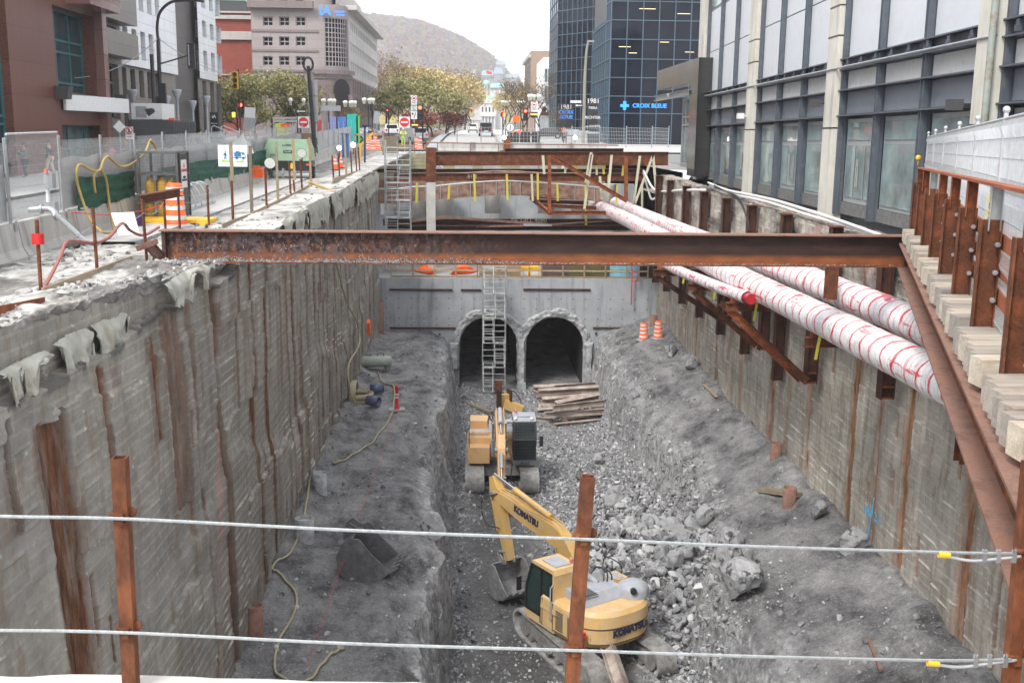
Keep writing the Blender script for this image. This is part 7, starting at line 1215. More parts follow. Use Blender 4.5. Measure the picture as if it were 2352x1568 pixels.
def gtower(lb,P0_,P1_,P2_,z0,z1,ns,nl,zsv,nm='glass_tower'):
 """P0 left back corner, P1 near corner, P2 right corner (x,y)"""
 b=bld(nm,lb,(P1_[0],P1_[1],z0));
 for Q0,Q1,n in((P0_,P1_,nl),(P1_,P2_,ns)):
  a=V(*Q0,0);c=V(*Q1,0);d=(c-a);Lq=d.length;d/=Lq;nr=V(d.y,-d.x,0);h=(0,Lq,z0,z1);O_=a
  m=MB()
  for i in range(n+1):x=Lq*i/n;m.bar(O_+d*x+nr*.04+V(0,0,z0),O_+d*x+nr*.04+V(0,0,z1),.09,.10,up=tuple(nr))
  for z in zsv:
   if z0<=z<=z1:m.bar(O_+nr*.05+V(0,0,z),O_+d*Lq+nr*.05+V(0,0,z),.09,.12,up=tuple(nr))
  w_=m.build('mullion_grid',M['bmul'],b)
  for i in range(n):
   x0_,x1_=Lq*i/n,Lq*(i+1)/n;k=MB();tl=random.uniform(-.015,.015);
   k.quad(O_+d*x0_+V(0,0,z0)+nr*tl,O_+d*x1_+V(0,0,z0)-nr*tl,O_+d*x1_+V(0,0,z1)-nr*tl,O_+d*x0_+V(0,0,z1)+nr*tl);k.build('glass_bay',M['gl1'],b,fix=False)
 return b
Y2=120.;xc=aY(1400,200,Y2).x;zsv=[aY(1400,v,Y2).z for v in(-85,-42,2.5,46,90,135,178,221,260,332)]
b2=gtower('dark glass tower with blue lettering behind the plaza, right of the grey lamp post',(xc,Y2+3.6),(xc,Y2),(xc+14,Y2),-1.7,24,8,3,zsv)
zw_=aX(1371,69,xc).z;b3=gtower('lower glass wing on the left side of the lettered tower',(xc-.05,Y2+16),(xc-.05,Y2+3.7),(xc+2,Y2+3.7),-1.5,aX(1393,48,xc).z,1,7,zsv,'glass_wing')
m=MB();m.b2(xc+.1,xc+13.9,Y2+.2,Y2+3.4,-1.7,23.9);m.b2(xc+.2,xc+13.9,Y2+3.4,Y2+18,-1.7,23.9);m.build('core',M['black'],b2)
M['olamp']=em('warm_office_lamp',(1,.75,.4),.8)
for(fx,fz_,w_)in((.9,90+18,1.3),(3.0,20,1.8),(5.4,96,1.0),(7.2,30,1.4),(2.0,122,.9),(8.2,118,1.0)):z=aY(1400,fz_,Y2).z;m=MB();m.b2(xc+fx,xc+fx+w_,Y2-.03,Y2-.01,z,z+.05);m.build('office_lamp',M['olamp'],b2)
M['cbl']=em('bright_blue_letters',(.03,.25,.85),.75);z=aY(1430,243,Y2).z;tx=text('CROIX BLEUE',.62,M['cbl'],b2,face((aY(1438+14,243,Y2).x,Y2-.25,z),(1,0,0),(0,0,1)),'lettering',.05,.012,'LEFT');xq=aY(1434,243,Y2).x;m=MB();m.b2(xq-.16,xq+.16,Y2-.32,Y2-.2,z-.47,z+.47);m.b2(xq-.46,xq-.16,Y2-.32,Y2-.2,z-.15,z+.15);m.b2(xq+.16,xq+.46,Y2-.32,Y2-.2,z-.15,z+.15);m.build('blue_cross',M['cbl'],b2)
pL,pR=aY(1279,200,158),aY(1395,200,149);z1s=[aY(1279,54+27.6*k,158).z for k in range(-5,10)]
b1_=gtower('darker glass tower with fine blue grid left of the lettered tower',(pL.x-.1,172),(pL.x,158),(pR.x,149),-1,26,10,4,z1s)
m=MB();m.poly([V(pL.x+.1,158.2,-1),V(pR.x,149.3,-1),V(pR.x+6,149.3,-1),V(pR.x+6,172,-1),V(pL.x+.1,172,-1)],(0,0,26.8));m.build('core',M['black'],b1_)
for(u0,u1,v0,v1,D,tx_,lb)in((1283,1317,238,302,140,[('1981',.8,'white',.87),('CROIX\nBLEUE',.62,'cbl',.60)],'black sign slab with blue lettering at the tower entrance'),(1351,1372,226,318,118,[('1981',.7,'white',.93),('FIERA',.38,'white',.76),('RICHTER',.42,'white',.52),('oo SOCIÉTÉ',.3,'white',.30)],'tall black sign slab with white tenant names left of the lettered tower')):
 p,q=aY(u0,v0,D),aY(u1,v1,D);o=thing('sign_slab',lb,'sign',((p.x+q.x)/2,D,q.z));m=MB();m.b2(p.x,q.x,D,D+.5,q.z,p.z);m.build('slab',M['black'],o)
 for s_,sz,mt,f in tx_:text(s_,sz,M[mt],o,face(((p.x+q.x)/2,D-.03,q.z+(p.z-q.z)*f),(1,0,0),(0,0,1)),'lettering',.01,.002)
for(u0,u1,v0,v1,D,lb)in((1230,1262,0,0,0,''),(1330,1352,300,318,112,'low grey stone planter wall beside the lamp post'),(1352,1376,303,332,110,'grey stone block at the foot of the tall black slab'),(1299,1330,297,312,118,'long low stone bench wall in the plaza')):
 if lb:p,q=aY(u0,v0,D),aY(u1,v1,D);m=MB();m.b2(p.x,q.x,D,D+1.2,q.z,p.z);m.build('stone_block',M['conc_grey'],label=lb,cat='stone block')
M['tan']=pmat('tan_brick',(.32,.23,.17),(.27,.20,.15),.6,.2,'x',.01,.06,.8,.2,.5);b=bld('tan_building','tan brick building beyond the dark glass tower',(14,235,0));p,q=aY(1220,117,235),aY(1275,117,235);m=MB();m.b2(p.x,q.x,235,262,-1,p.z);m.build('wall',M['tan'],b)
xw=p.x;m=MB();m.b2(xw-.6,xw,235,262,p.z-1.4,p.z-.7);m.build('cornice',M['stone'],b)
for k in range(6):m=MB();m.b2(xw-.08,xw-.02,237+k*4,239+k*4,p.z-9,p.z-2.5);m.build('tall_window',M['dkg'],b)
b=bld('pale_modern_building','pale panelled modern building between tan building and glass tower',(16,205,0));p=aY(1248,132,205);m=MB();m.b2(p.x,p.x+8,205,225,-1,p.z);m.build('wall',M['white'],b)
for v0,v1 in((157,190),(196,240)):h=hy(1250,v0,1266,v1,205);win(b,(0,205,0),A2,N2,h,2,1,M['white'],M['gwin'],-.02,.1)
M['bst']=pmat('black_stone_reflection_grey',(.11,.108,.105),(.02,.02,.02),1.5,.62,'y',.02,.35,.12,.7);M['bsx']=pmat('polished_black_stone_front',(.03,.03,.03),(.015,.015,.015),1.5,.8,'x',.02,.3,.15,.6)  # side faces painted greyer than the front, standing in for reflections on black stone
XP=13.45;b=bld('stone_portal','polished black stone entrance portal with glass front beside the facade',(XP+1,68,-2.2));ya_,yb_=aX(1600,250,XP).y,aX(1511,180,XP).y;zt_=aX(1600,134,XP).z;zl_=aX(1511,208,XP).z
ymd=aX(1583,250,XP).y
facade(b,(XP,0,0),A,(-1,0,0),ya_,ymd,-2.4,zt_,[],M['bst']);facade(b,(XP,0,0),A,(-1,0,0),ymd,yb_,zl_,zt_,[],M['bst'],name='lintel');m=MB();m.b2(XP+.01,XP+1.2,ymd-.02,ymd,-2.4,zl_);m.b2(XP+.01,XP+.3,ymd,yb_,zl_,zl_+.02);m.build('reveal',M['bst'],b);m=MB();m.b2(XP,XP+.85,ya_-.1,ya_,-2.4,zt_);m.build('front_jamb',M['bsx'],b)
m=MB();m.b2(XP+.3,XP+.9,ya_+.1,yb_,zl_+.02,zt_-.02);m.b2(XP+1.22,XP+4,ya_,71.3,-2.4,zt_-.05);m.build('body',M['bsx'],b);h=(ymd+.1,71.3,-2.0,aX(1583,222,XP).z);win(b,(XP,0,0),A,(-1,0,0),h,4,1,M['galv'],M['gwin'],.6,.12,zs=[h[2],h[2]+.2,h[2]+2.7,h[2]+3.2,h[3]])
m=MB();m.ibeam((XP-.1,ymd-.2,aX(1583,217,XP).z+.1),(XP-.1,yb_,aX(1583,217,XP).z+.1),.35,.3);m.build('canopy_beam',M['galv'],b);text('1801',.3,M['galv_l'],b,face((XP-.28,(ymd+yb_)/2,aX(1583,217,XP).z+.12),(0,-1,0),(0,0,1)),'lettering',.02,.005)
kf=.05;F0=V(10.97+kf*0,0,0);
def FP_(Y,z,o=0):return V(14.0-kf*(56-Y)-o*1.0,Y,z)
def Yf(u):
 d=ray(u,300);a,b_=d[0]/d[1],11.2;return b_/(a-kf)
def fz(u,v):y=Yf(u);r_=aY(u,v,y);return y,r_.z
b=bld('panelled_building','big grey panelled building with cream concrete columns and shop windows along the right',(16,45,-2.5))
M['dsteel']=pm('dark_blue_grey_steel',(.085,.102,.126),.12,2,.45,dirt=(.13,.14,.155));M['pan']=pm('pale_grey_panel',(.64,.67,.71),.03,.6,.45,dirt=(.56,.59,.61),dth=(.5,.8));M['pan2']=pm('warm_grey_panel',(.57,.58,.57),.05,.7,.6,dirt=(.48,.48,.47));M['dpan']=pm('slate_panel',(.175,.198,.23),.12,.5,.6,dirt=(.21,.22,.235));M['gran_b']=conc('spandrel_granite',(.13,.13,.125),(.22,.22,.21),sc=5,spots=(.3,.3,.28));M['alf']=pm('aluminium_frame',(.44,.46,.47),.05,5,.4,.3);M['sg']=glass('shop_window_glass',(.23,.30,.30),.06,var=.55,sc=.55,warp=.04)
Fa,Fb=fz(1633,216),fz(2277,64)
def lev(v0,v1):
 (ya,za),(yb2,zb2)=fz(1633,v0),fz(2277,v1);return lambda Y:za+(zb2-za)*(Y-ya)/(yb2-ya)
Lfr0,Lfr1,Lw,Ld,Lwin=lev(216,64),lev(222,92),lev(254,160),lev(291,244),lev(294,247);Lsill,Lbase,Ltr=lev(396,530),lev(416,567),lev(328,325)
colu=[(1622,1633,1607,1620),(1743,1759,1724,1740),(1934,1956,1908,1932),(2289,2336,2255,2301)]
CY_=[]
for k,(a,b_,c,d)in enumerate(colu):ua,ub=(a+c)/2,(b_+d)/2;y0,y1=Yf(ub),Yf(ua);CY_.append((y0,y1))
CY_.append((CY_[-1][0]-11.5,CY_[-1][0]-10.5));ext=[]
for k,(y0,y1)in enumerate(CY_):
 m=MB();m.add([FP_(y0,-3.2),FP_(y1,-3.2),FP_(y1,-3.2,.5),FP_(y0,-3.2,.5),FP_(y0,16),FP_(y1,16),FP_(y1,16,.5),FP_(y0,16,.5)],[(0,1,2,3),(4,5,6,7),(0,1,5,4),(2,3,7,6),(0,3,7,4),(1,2,6,5)]);c=m.build('concrete_column',M['conc_cream'],b)
 m=MB()
 for z in(.3,3.4,4.4,8.2):
  for yy_ in(y0,):m.add([FP_(y0-.005,z,.51),FP_(y1,z,.51),FP_(y1,z+.05,.51),FP_(y0-.005,z+.05,.51),FP_(y0-.005,z,-.01),FP_(y0-.005,z+.05,-.01)],[(0,1,2,3),(0,3,5,4)])
 m.build('column_joint',M['black'],c,fix=False)
def pq(y0,y1,f0,f1,o,mat,nm,par=b,th=.06):
 m=MB();c=[FP_(y0,f0(y0),o),FP_(y1,f0(y1),o),FP_(y1,f1(y1),o),FP_(y0,f1(y0),o)];bk=[q+V(th,0,0)for q in c];m.add(c+bk,[(0,1,2,3),(7,6,5,4),(0,1,5,4),(1,2,6,5),(2,3,7,6),(3,0,4,7)]);return m.build(nm,mat,par)
def fbar(y0,y1,f,o,h,d,nm,mat=None):m=MB();m.bar(FP_(y0,f(y0),o),FP_(y1,f(y1),o),d,h);return m.build(nm,mat or M['dsteel'],b)
top=lambda Y:15.9
for k in range(4):
 y1,y0=CY_[k][0],CY_[k+1][1];
 for j in range(3):
  a,c=y0+(y1-y0)*j/3+.16,y0+(y1-y0)*(j+1)/3-.16
  zb2=lambda Y:Lfr0(Y);hgt=2.35
  for r_ in range(5):
   f0=lambda Y,r_=r_:Lfr0(Y)+.12+r_*hgt;f1=lambda Y,r_=r_:Lfr0(Y)+.12+(r_+1)*hgt-.05
   if k==0 and r_ in(2,3):w_=pq(a,c,f0,f1,.12,M['alf'],'upper_window_frame');pq(a+.1,c-.1,lambda Y:f0(Y)+.08,lambda Y:f1(Y)-.06,.16,M['sg'],'pane',w_,.01)
   else:pq(a,c,f0,f1,.12,M['pan'],'wall_panel')
  pq(a,c,lambda Y:Lw(Y)+.06,lambda Y:Lfr1(Y)-.08,.10,M['pan2'],'frieze_panel');pq(a,c,lambda Y:Ld(Y)+.08,lambda Y:Lw(Y)-.05,.08,M['dpan'],'slate_panel')
  w_=pq(a+.05,c-.05,lambda Y:Lsill(Y),lambda Y:Lwin(Y)-.05,.02,M['alf'],'shop_window',th=.1)
  g0=MB();pq(a+.17,c-.17,lambda Y:Ltr(Y)+.06,lambda Y:Lwin(Y)-.18,.05,M['sg'],'upper_pane',w_,.01)
  door=(k,j)in((0,0),(1,1),(2,2))
  if not door:pq(a+.17,c-.17,lambda Y:Lsill(Y)+.12,lambda Y:Ltr(Y)-.06,.05,M['sg'],'lower_pane',w_,.01)
  else:
   n=3
   for q in range(n):
    aa,cc=a+.17+(c-a-.34)*q/n,a+.17+(c-a-.34)*(q+1)/n;pq(aa+.06,cc-.06,lambda Y:Lsill(Y)+.18,lambda Y:Ltr(Y)-.12,.05,M['sg'],'door_pane',w_,.01)
   m=MB();mm=(a+c)/2;
   for s in(-.08,.08):m.cyl(FP_(mm+s,-1.6,.14),FP_(mm+s,-.7,.14),.02)
   m.build('door_handle',M['galv'],w_)
  pq(a-.1,c+.1,Lbase,lambda Y:Lsill(Y)-.02,.06,M['gran_b'],'granite_spandrel')
 for j in range(4):
  yy_=y0+(y1-y0)*j/3;m=MB()
  for s in(-.10,.10):
   yq=yy_+s;yq=min(max(yq,y0+.03),y1-.03);m.bar(FP_(yq,Lbase(yq)-.05,.24),FP_(yq,15.8,.24),.035,.30,up=(0,1,0))if False else m.add([FP_(yq-.02,Lbase(yq),.02),FP_(yq+.02,Lbase(yq),.02),FP_(yq+.02,Lbase(yq),.32),FP_(yq-.02,Lbase(yq),.32),FP_(yq-.02,15.8,.02),FP_(yq+.02,15.8,.02),FP_(yq+.02,15.8,.32),FP_(yq-.02,15.8,.32)],[(0,1,2,3),(4,5,6,7),(0,1,5,4),(2,3,7,6),(0,3,7,4),(1,2,6,5)])
  yq0,yq1=max(yy_-.14,y0),min(yy_+.14,y1);m.add([FP_(yq0,Lbase(yy_),.14),FP_(yq1,Lbase(yy_),.14),FP_(yq1,15.8,.14),FP_(yq0,15.8,.14)],[(0,1,2,3)]);m.build('steel_mullion',M['dsteel'],b,fix=False)
 pq(y0,y1,lambda Y:Lfr1(Y)-.06,lambda Y:Lfr0(Y)+.10,.16,M['dsteel'],'frieze_band');
 for f in(lambda Y:Lfr0(Y)+.08,lambda Y:Lfr1(Y)-.02,lambda Y:Lw(Y),lambda Y:Ld(Y)+.02):fbar(y0,y1,f,.22,.04,.34,'steel_ledge')
 for q in range(8):yy_=y0+(y1-y0)*(q+.5)/8;m=MB();z=(Lfr0(yy_)+Lfr1(yy_))/2;m.box(FP_(yy_,z+.05,.30),(.1,.16,.26));m.box(FP_(yy_-.08,z-.04,.36),(.16,.05,.12));m.build('bracket',M['dsteel'],b)
m=MB();m.tube([FP_(y,Lfr1(y)+.02,.52)for y in np.linspace(CY_[3][0],CY_[0][0],30)],.035,6);m.build('wall_conduit',M['galv'],b)
m=MB();m.tube([FP_(CY_[3][0]-.1,z,.65)for z in(-1.5,1,4.0,4.4)]+[FP_(CY_[3][0]-.1,4.5,.9)],.09,8);m.build('downpipe',pm('rusty_green_pipe',(.30,.34,.31),.1,5,.6,dirt=(.24,.12,.06)),b)
for k,(u,v)in enumerate([(1736,267),(1920,238),(2262,242)]):y=Yf(u);p=aY(u,v,y);m=MB();m.box(p+V(-.75,0,0),(.3,.34,.26));m.bar(p+V(-.6,0,0),p+V(-.3,.1,0),.08);m.build('wall_lamp',M['dkgrey']if k else M['white'],b)
m=MB();m.poly([FP_(CY_[-1][0],-3.2,-.3),FP_(CY_[0][1],-3.2,-.3),FP_(CY_[0][1],-3.2,-.3)+V(12,0,0),FP_(CY_[-1][0],-3.2,-.3)+V(12,0,0)],(0,0,19));m.build('body',M['dsteel'],b)
ys_=np.linspace(14,72,420);q=np.linspace(0,1,16);Yq,Q=np.meshgrid(ys_,q,indexing='ij');xf=14-kf*(56-Yq)
Lb=np.interp(Yq,[14,24,34,48,72],[-3.0,-2.95,-2.9,-2.8,-2.65]);Xq=np.where(Q<.5,xf+.1-.35*(Q*2)**.5+.12*fbm(Yq*2,Q*3,4,1),xf-.25-(xf-.25-11.45)*(Q-.5)*2);Zq=np.where(Q<.5,Lb-.75*Q*2,Lb-.75-.10*(Q-.5)*2)+.06*fbm(Yq*3,Q*5,4,2)
sheet('right_forecourt',12.35,15.2,71,98,M['walk'],.0);m=MB();m.b2(12.35,12.45,62.6,98,-12,-2.1);m.b2(11.3,15,62.65,62.75,-12,-2.5);m.build('right_pit_face',M['conc_rough'],kind='structure')
sheet('right_forecourt',12.35,15.2,71,98,M['walk'],.0);m=MB();m.b2(12.35,12.45,62.6,98,-12,-2.1);m.b2(11.3,15,62.65,62.75,-12,-2.5);m.build('right_pit_face',M['conc_rough'],kind='structure')
grid_mesh('broken_foundation',np.stack([Xq,Yq,Zq],-1),M['wallR'],{'rust':Q*0+.1,'dark':np.clip(.25+1.5*fbm(Yq*.7,Q*2,4,5),0,1)*(Q<.9),'pink':np.clip(fbm(Yq*.4,Q,3,6)*2,0,.8)},smooth=False,label='broken dark and pink foundation ledge below the shop windows',cat='foundation')
M['hall']=conc('pale_hall_stone',(.48,.47,.45),(.60,.59,.57),sc=.2);Y=520.;b=bld('domed_hall','distant white hall with pediment and green dome at the head of the street',(10,Y,1));P=lambda u,v,D=Y:aY(u,v,D)
def ub(par,nm,u0,u1,v0,v1,D,dp,mat):p,q=aY(u0,v0,D),aY(u1,v1,D);m=MB();m.b2(p.x,q.x,D,D+dp,q.z,p.z);return m.build(nm,mat,par)
ub(b,'main_block',1101,1140,238,302,Y,14,M['hall']);ub(b,'portico_beam',1104,1138,262,268,Y-4,4,M['hall']);ub(b,'wing',1090,1101,252,302,Y+3,10,M['hall']);ub(b,'wing',1140,1150,252,302,Y+3,10,M['hall'])
for k in range(5):u=1106+k*7.5;p=aY(u,268,Y-3);m=MB();m.cyl(V(p.x,Y-3,0),V(p.x,Y-3,p.z),.45,n=10);m.build('portico_column',M['hall'],b)
for k in range(4):ub(b,'window',1107+k*8,1110+k*8,246,257,Y-.1,.08,M['dkg'])
p,q,r_=aY(1101,238,Y),aY(1140,238,Y),aY(1120.5,226,Y);m=MB();m.poly([V(p.x-.6,Y-.5,p.z),V(q.x+.6,Y-.5,q.z),V(r_.x,Y-.5,r_.z)],(0,1.2,0));m.build('pediment',M['hall'],b)
m=MB();m.add([V(p.x,Y,p.z),V(q.x,Y,q.z),V(q.x,Y+14,q.z),V(p.x,Y+14,p.z),V(r_.x-3,Y+5,r_.z+1.5),V(r_.x+3,Y+5,r_.z+1.5),V(r_.x+3,Y+9,r_.z+1.5),V(r_.x-3,Y+9,r_.z+1.5)],[(0,1,5,4),(1,2,6,5),(2,3,7,6),(3,0,4,7),(4,5,6,7)]);m.build('green_roof',M['cop'],b)
c=aY(1117,200,Y+6);m=MB();m.cyl(V(c.x,Y+7,r_.z),V(c.x,Y+7,aY(1117,193,Y).z),1.9,1.7,n=16);m.build('drum',M['stone'],b);m=MB();m.sph((c.x,Y+7,aY(1117,193,Y).z),2.0,14,10,(1,1,1.05));m.cyl(V(c.x,Y+7,aY(1117,186,Y).z),V(c.x,Y+7,aY(1117,156,Y).z),.09);m.build('dome',M['cop'],b)
m=MB();z=aY(1117,160,Y).z;m.poly([V(c.x,Y+7,z),V(c.x+2.6,Y+7.3,z-.6),V(c.x+2.6,Y+7.3,z-2.0),V(c.x,Y+7,z-1.5)],(0,.03,0));m.build('flag',M['red'],b)
o=thing('stone_gates','pale stone colonnade gate across the far end of the street','gate',(-.5,400,1));ub(o,'entablature',1061,1107,270,276,400,1.6,M['hall']);ub(o,'end_pavilion',1061,1066,276,300,400,1.6,M['hall'])
for k in range(6):p=aY(1072+k*6.4,300,400.8);m=MB();m.cyl(V(p.x,400.8,.6),V(p.x,400.8,aY(1070,276,400).z),.42,n=10);m.build('gate_column',M['hall'],o)
M['cast']=conc('grey_castle_stone',(.25,.26,.27),(.36,.37,.38),sc=.1);M['slate']=pm('blue_grey_slate',(.22,.27,.30),.1,.2,.7);Y=1000.;b=bld('hospital_castle','distant grey castle-like hospital with square tower on the hillside',(30,Y,20))
def gable(par,u0,u1,v0,v1,vr,D,dp,nm='wing',rev=False):
 p,q=aY(u0,v0,D),aY(u1,v1,D);zr_=aY(u0,vr,D).z;m=MB();m.b2(p.x,q.x,D,D+dp,q.z,p.z);w_=m.build(nm,M['cast'],par);m=MB();y0,y1=D-.5,D+dp+.5
 m.add([V(p.x-.5,y0,p.z),V(q.x+.5,y0,p.z),V(q.x+.5,y1,p.z),V(p.x-.5,y1,p.z),V(p.x+1,(y0+y1)/2,zr_),V(q.x-1,(y0+y1)/2,zr_)],[(0,1,5,4),(2,3,4,5),(1,2,5),(3,0,4),(0,1,2,3)]);m.build('slate_roof',M['slate'],w_);return w_
gable(b,1106,1135,174,200,160,Y,22);gable(b,1135,1155,170,205,152,Y-6,26,'tall_wing');gable(b,1155,1195,180,206,168,Y,22);gable(b,1086,1094,176,225,157,Y-120,20,'near_wing');t_=gable(b,1139.5,1160.5,149,190,139,Y+6,12,'tower')
for k in range(7):
 for v in(178,184):ub(t_,'tower_window',1108+k*4,1109.5+k*4,v,v+3,Y-.2,.1,M['dkg'])if v==178 else None
b=bld('pavilion_building','distant stone building with bright green roof beside the domed hall',(20,560,2));w1=ub(b,'wall',1124,1160,202,300,560,14,M['hall']);p,q=aY(1124,202,560),aY(1160,202,560);m=MB();m.add([V(p.x,559,p.z),V(q.x,559,q.z),V(q.x,575,q.z),V(p.x,575,p.z),V(p.x+1,567,p.z+2.6),V(q.x-1,567,q.z+2.6)],[(0,1,5,4),(2,3,4,5),(1,2,5),(3,0,4)]);m.build('green_roof',M['cop'],b)
rid=[(-900,20),(300,5),(600,25),(800,38),(850,44),(880,46),(920,51),(970,61),(1020,79),(1060,95),(1090,112),(1120,131),(1150,160),(1200,205),(1260,250),(1400,285),(2600,290)]
RU=np.array([a for a,b in rid],float);RV=np.array([b for a,b in rid],float);YH=1500.
rx=np.array([aY(u,v,YH).x for u,v in rid]);rz=np.array([aY(u,v,YH).z for u,v in rid])
def HZ(x,y):
 xr=x*YH/np.maximum(y,1);top_=np.interp(xr,rx,rz)*1.0;f=sst(620,1500,y);g=sst(600,1500,y)**1.1;return 2.6+(top_-8)*g*np.where(y>1500,1,1)*1.0+5*fbm(x*.006,y*.006,4,3)*f
ys=np.linspace(600,1560,60);xs=np.linspace(-900,700,120);Yh,Xh=np.meshgrid(ys,xs,indexing='ij');Zh=HZ(Xh,Yh);grid_mesh('hill_terrain',np.stack([Xh,Yh,Zh],-1),conc('leaf_litter_slope',(.10,.08,.06),(.17,.14,.11),sc=.02),smooth=True,kind='structure')
t=NT('autumn_forest');rnd=t.n.new('ShaderNodeNewGeometry').outputs['Random Per Island'];cA=t.ramp(rnd,[(.115,.10,.10),(.175,.15,.145),(.14,.125,.13),(.22,.13,.09),(.165,.15,.12),(.22,.195,.11),(.195,.175,.18)],[0,.28,.5,.72,.77,.93,.97],'LINEAR')
sx=t.node('ShaderNodeSeparateXYZ');t.L(t.pos,sx.inputs[0]);mr=t.node('ShaderNodeMapRange');mr.inputs[1].default_value=46;mr.inputs[2].default_value=22;t.L(t.math('ADD',sx.outputs[2],t.math('MULTIPLY',t.noise(.012,4),30)),mr.inputs[0]);cB=t.ramp(rnd,[(.30,.30,.08),(.38,.31,.08),(.22,.25,.10),(.40,.27,.10),(.30,.16,.08)],[0,.3,.55,.8,1]);M['forest']=t.fin(t.mix(mr.outputs[0],cA,cB),.95,0,.1)
def clumps(n,f,seed,lv=0):
 r=np.random.default_rng(seed);VV=[];FF=[];b_=0;v0,f0=(I1 if lv else(ICO,IF))
 for k in range(n):
  c,s=f(r)
  if c is None:continue
  v=v0*(1+r.normal(size=(len(v0),1))*.22)*np.array([s,s,s*r.uniform(.9,1.4)]);VV.append(v@np.eye(3)+c);FF.append(f0+b_);b_+=len(v)
 return np.concatenate(VV),np.concatenate(FF)
def fh(r):
 u=r.uniform(740,1215);y=640+880*r.random()**.75;x=(u-1079)/2450*y;z=float(HZ(np.array(x),np.array(y)));s=r.uniform(2.2,4.2);return np.array([x,y,z+s*.6]),s
v,f=clumps(12500,fh,5);np_mesh('hillside_forest',v,f,M['forest'],smooth=False,kind='stuff',label='bare and autumn coloured forest covering the distant hillside')
def twigs(n,seed):
 r=np.random.default_rng(seed);vs=[];fs=[]
 for k in range(n):
  c,s=fh(r);
  for q in range(5):
   a=r.uniform(0,6.28);o=np.array([math.cos(a)*s*.5,math.sin(a)*s*.5,s*r.uniform(.6,1.9)]);b_=len(vs);vs+=[c+[0,0,-s*.3],c+[.5,0,-s*.3],c+o];fs.append((b_,b_+1,b_+2))
 return np.array(vs),np.array(fs)
v,f=twigs(9000,6);np_mesh('hillside_twigs',v,f,conc('pale_twigs',(.20,.17,.17),(.28,.24,.23),sc=.05),kind='stuff',label='pale bare branches rising from the hillside forest')
t=NT('bark');a=t.ramp(t.noise((6,6,2),6,.6),[(.055,.045,.038),(.13,.11,.095)]);M['bark']=t.fin(a,.9,0,.2)
def leafm(name,cols):t=NT(name);rnd=t.n.new('ShaderNodeNewGeometry').outputs['Random Per Island'];a=t.ramp(rnd,cols,[i/(len(cols)-1)for i in range(len(cols))]);t.b.inputs['Subsurface Weight'].default_value=0;return t.fin(a,.6,0,.3)
M['lf_olive']=leafm('olive_leaves',[(.20,.21,.07),(.34,.34,.13),(.25,.25,.10),(.46,.42,.20),(.38,.29,.12)]);M['lf_brown']=leafm('thin_brown_leaves',[(.20,.11,.05),(.28,.19,.07),(.16,.14,.06)]);M['lf_yel']=leafm('yellow_leaves',[(.50,.38,.12),(.60,.47,.18),(.32,.28,.08),(.40,.22,.10)]);M['lf_red']=leafm('dark_red_leaves',[(.20,.03,.025),(.12,.04,.03),(.28,.09,.05)])
def grow(seed,h,spread,nl,lsz,depth=4,trunk=.16,first=.28,bare=False):
 r=np.random.default_rng(seed);segs=[];tips=[]
 def br(p,d,L,rad,lv):
  n=3;pts=[p]
  for i in range(n):d=d+r.normal(size=3)*.14+np.array([0,0,.03]);d/=np.linalg.norm(d);p=p+d*L/n;pts.append(p)
  segs.append((pts,rad,lv))
  if lv>=depth:tips.append((pts[-1],pts[1]));return
  if lv>=depth-1:tips.append((pts[-1],pts[1]))
  for k in range(3 if lv<2 else int(r.integers(2,4))):
   a=r.uniform(0,6.28);up=r.uniform(.15,.8);q=np.array([math.cos(a)*spread,math.sin(a)*spread,up]);nd=d*.55+q*.8;nd/=np.linalg.norm(nd);br(pts[-1]if k<2 else pts[-2],nd,L*r.uniform(.6,.85),rad*.62,lv+1)
 br(np.zeros(3),np.array([0,0,1.]),h*first,trunk,0);tot=max(max(q[2]for q in s[0])for s in segs);sc=h/tot
 return segs,tips,sc,r
def tree(label,kind,loc,h,seed,mat,nl=5000,lsz=.16,spread=.75,depth=4,group=None,clus=.55,trunk=.16):
 o=thing(kind,label,'tree',(0,0,0),group);segs,tips,sc,r=grow(seed,h,spread,nl,lsz,depth,trunk)
 m=MB()
 for pts,rad,lv in segs:
  if lv<=1:m.tube([V(*(p*sc))for p in pts],rad,6,rf=lambda t,rad=rad:rad*(1-.35*t))
 m.build('trunk',M['bark'],o,fix=False);m=MB()
 for pts,rad,lv in segs:
  if lv>1:m.tube([V(*(p*sc))for p in pts],rad,4,rf=lambda t,rad=rad:max(.012,rad*(1-.5*t)))
 m.build('branches',M['bark'],o,fix=False)
 if nl:
  T=np.array([a*sc for a,b in tips]);k=r.integers(len(T),size=nl);c=T[k]+r.normal(size=(nl,3))*clus*np.array([1,1,.75]);a=r.normal(size=(nl,3));a/=np.linalg.norm(a,axis=1)[:,None];b=np.cross(a,r.normal(size=(nl,3)));b/=np.linalg.norm(b,axis=1)[:,None];s=(lsz*r.uniform(.5,1.3,nl))[:,None]
  v=np.stack([c-a*s-b*s*.5,c+a*s-b*s*.5,c+a*s*.9+b*s*.5,c-a*s*.9+b*s*.5],1).reshape(-1,3);f=np.arange(nl*4).reshape(-1,4);q=np_mesh('crown',v,f,M[mat],parent=o)
 o.location=loc;return o
def gp(u,D):x=(u-1079)/2450*D;return(x,D,zg(D)-.05)
tA=tree('olive-leaved tree nearest the brick building on the left square','leafy_tree',gp(528,119),6.6,11,'lf_olive',3300,.14,.9,4,'leafy trees on the left square')
L=[(563,121,6.2,.4,'second olive-leaved tree of the left square, in front of the brick building edge'),(602,118,6.6,1.3,'third olive-leaved tree of the left square, below the first office window column'),(640,121,7.0,2.6,'olive-leaved tree of the left square in front of the middle office windows'),(668,118,6.9,3.9,'olive-leaved tree of the left square beside the two-globe lamp')]
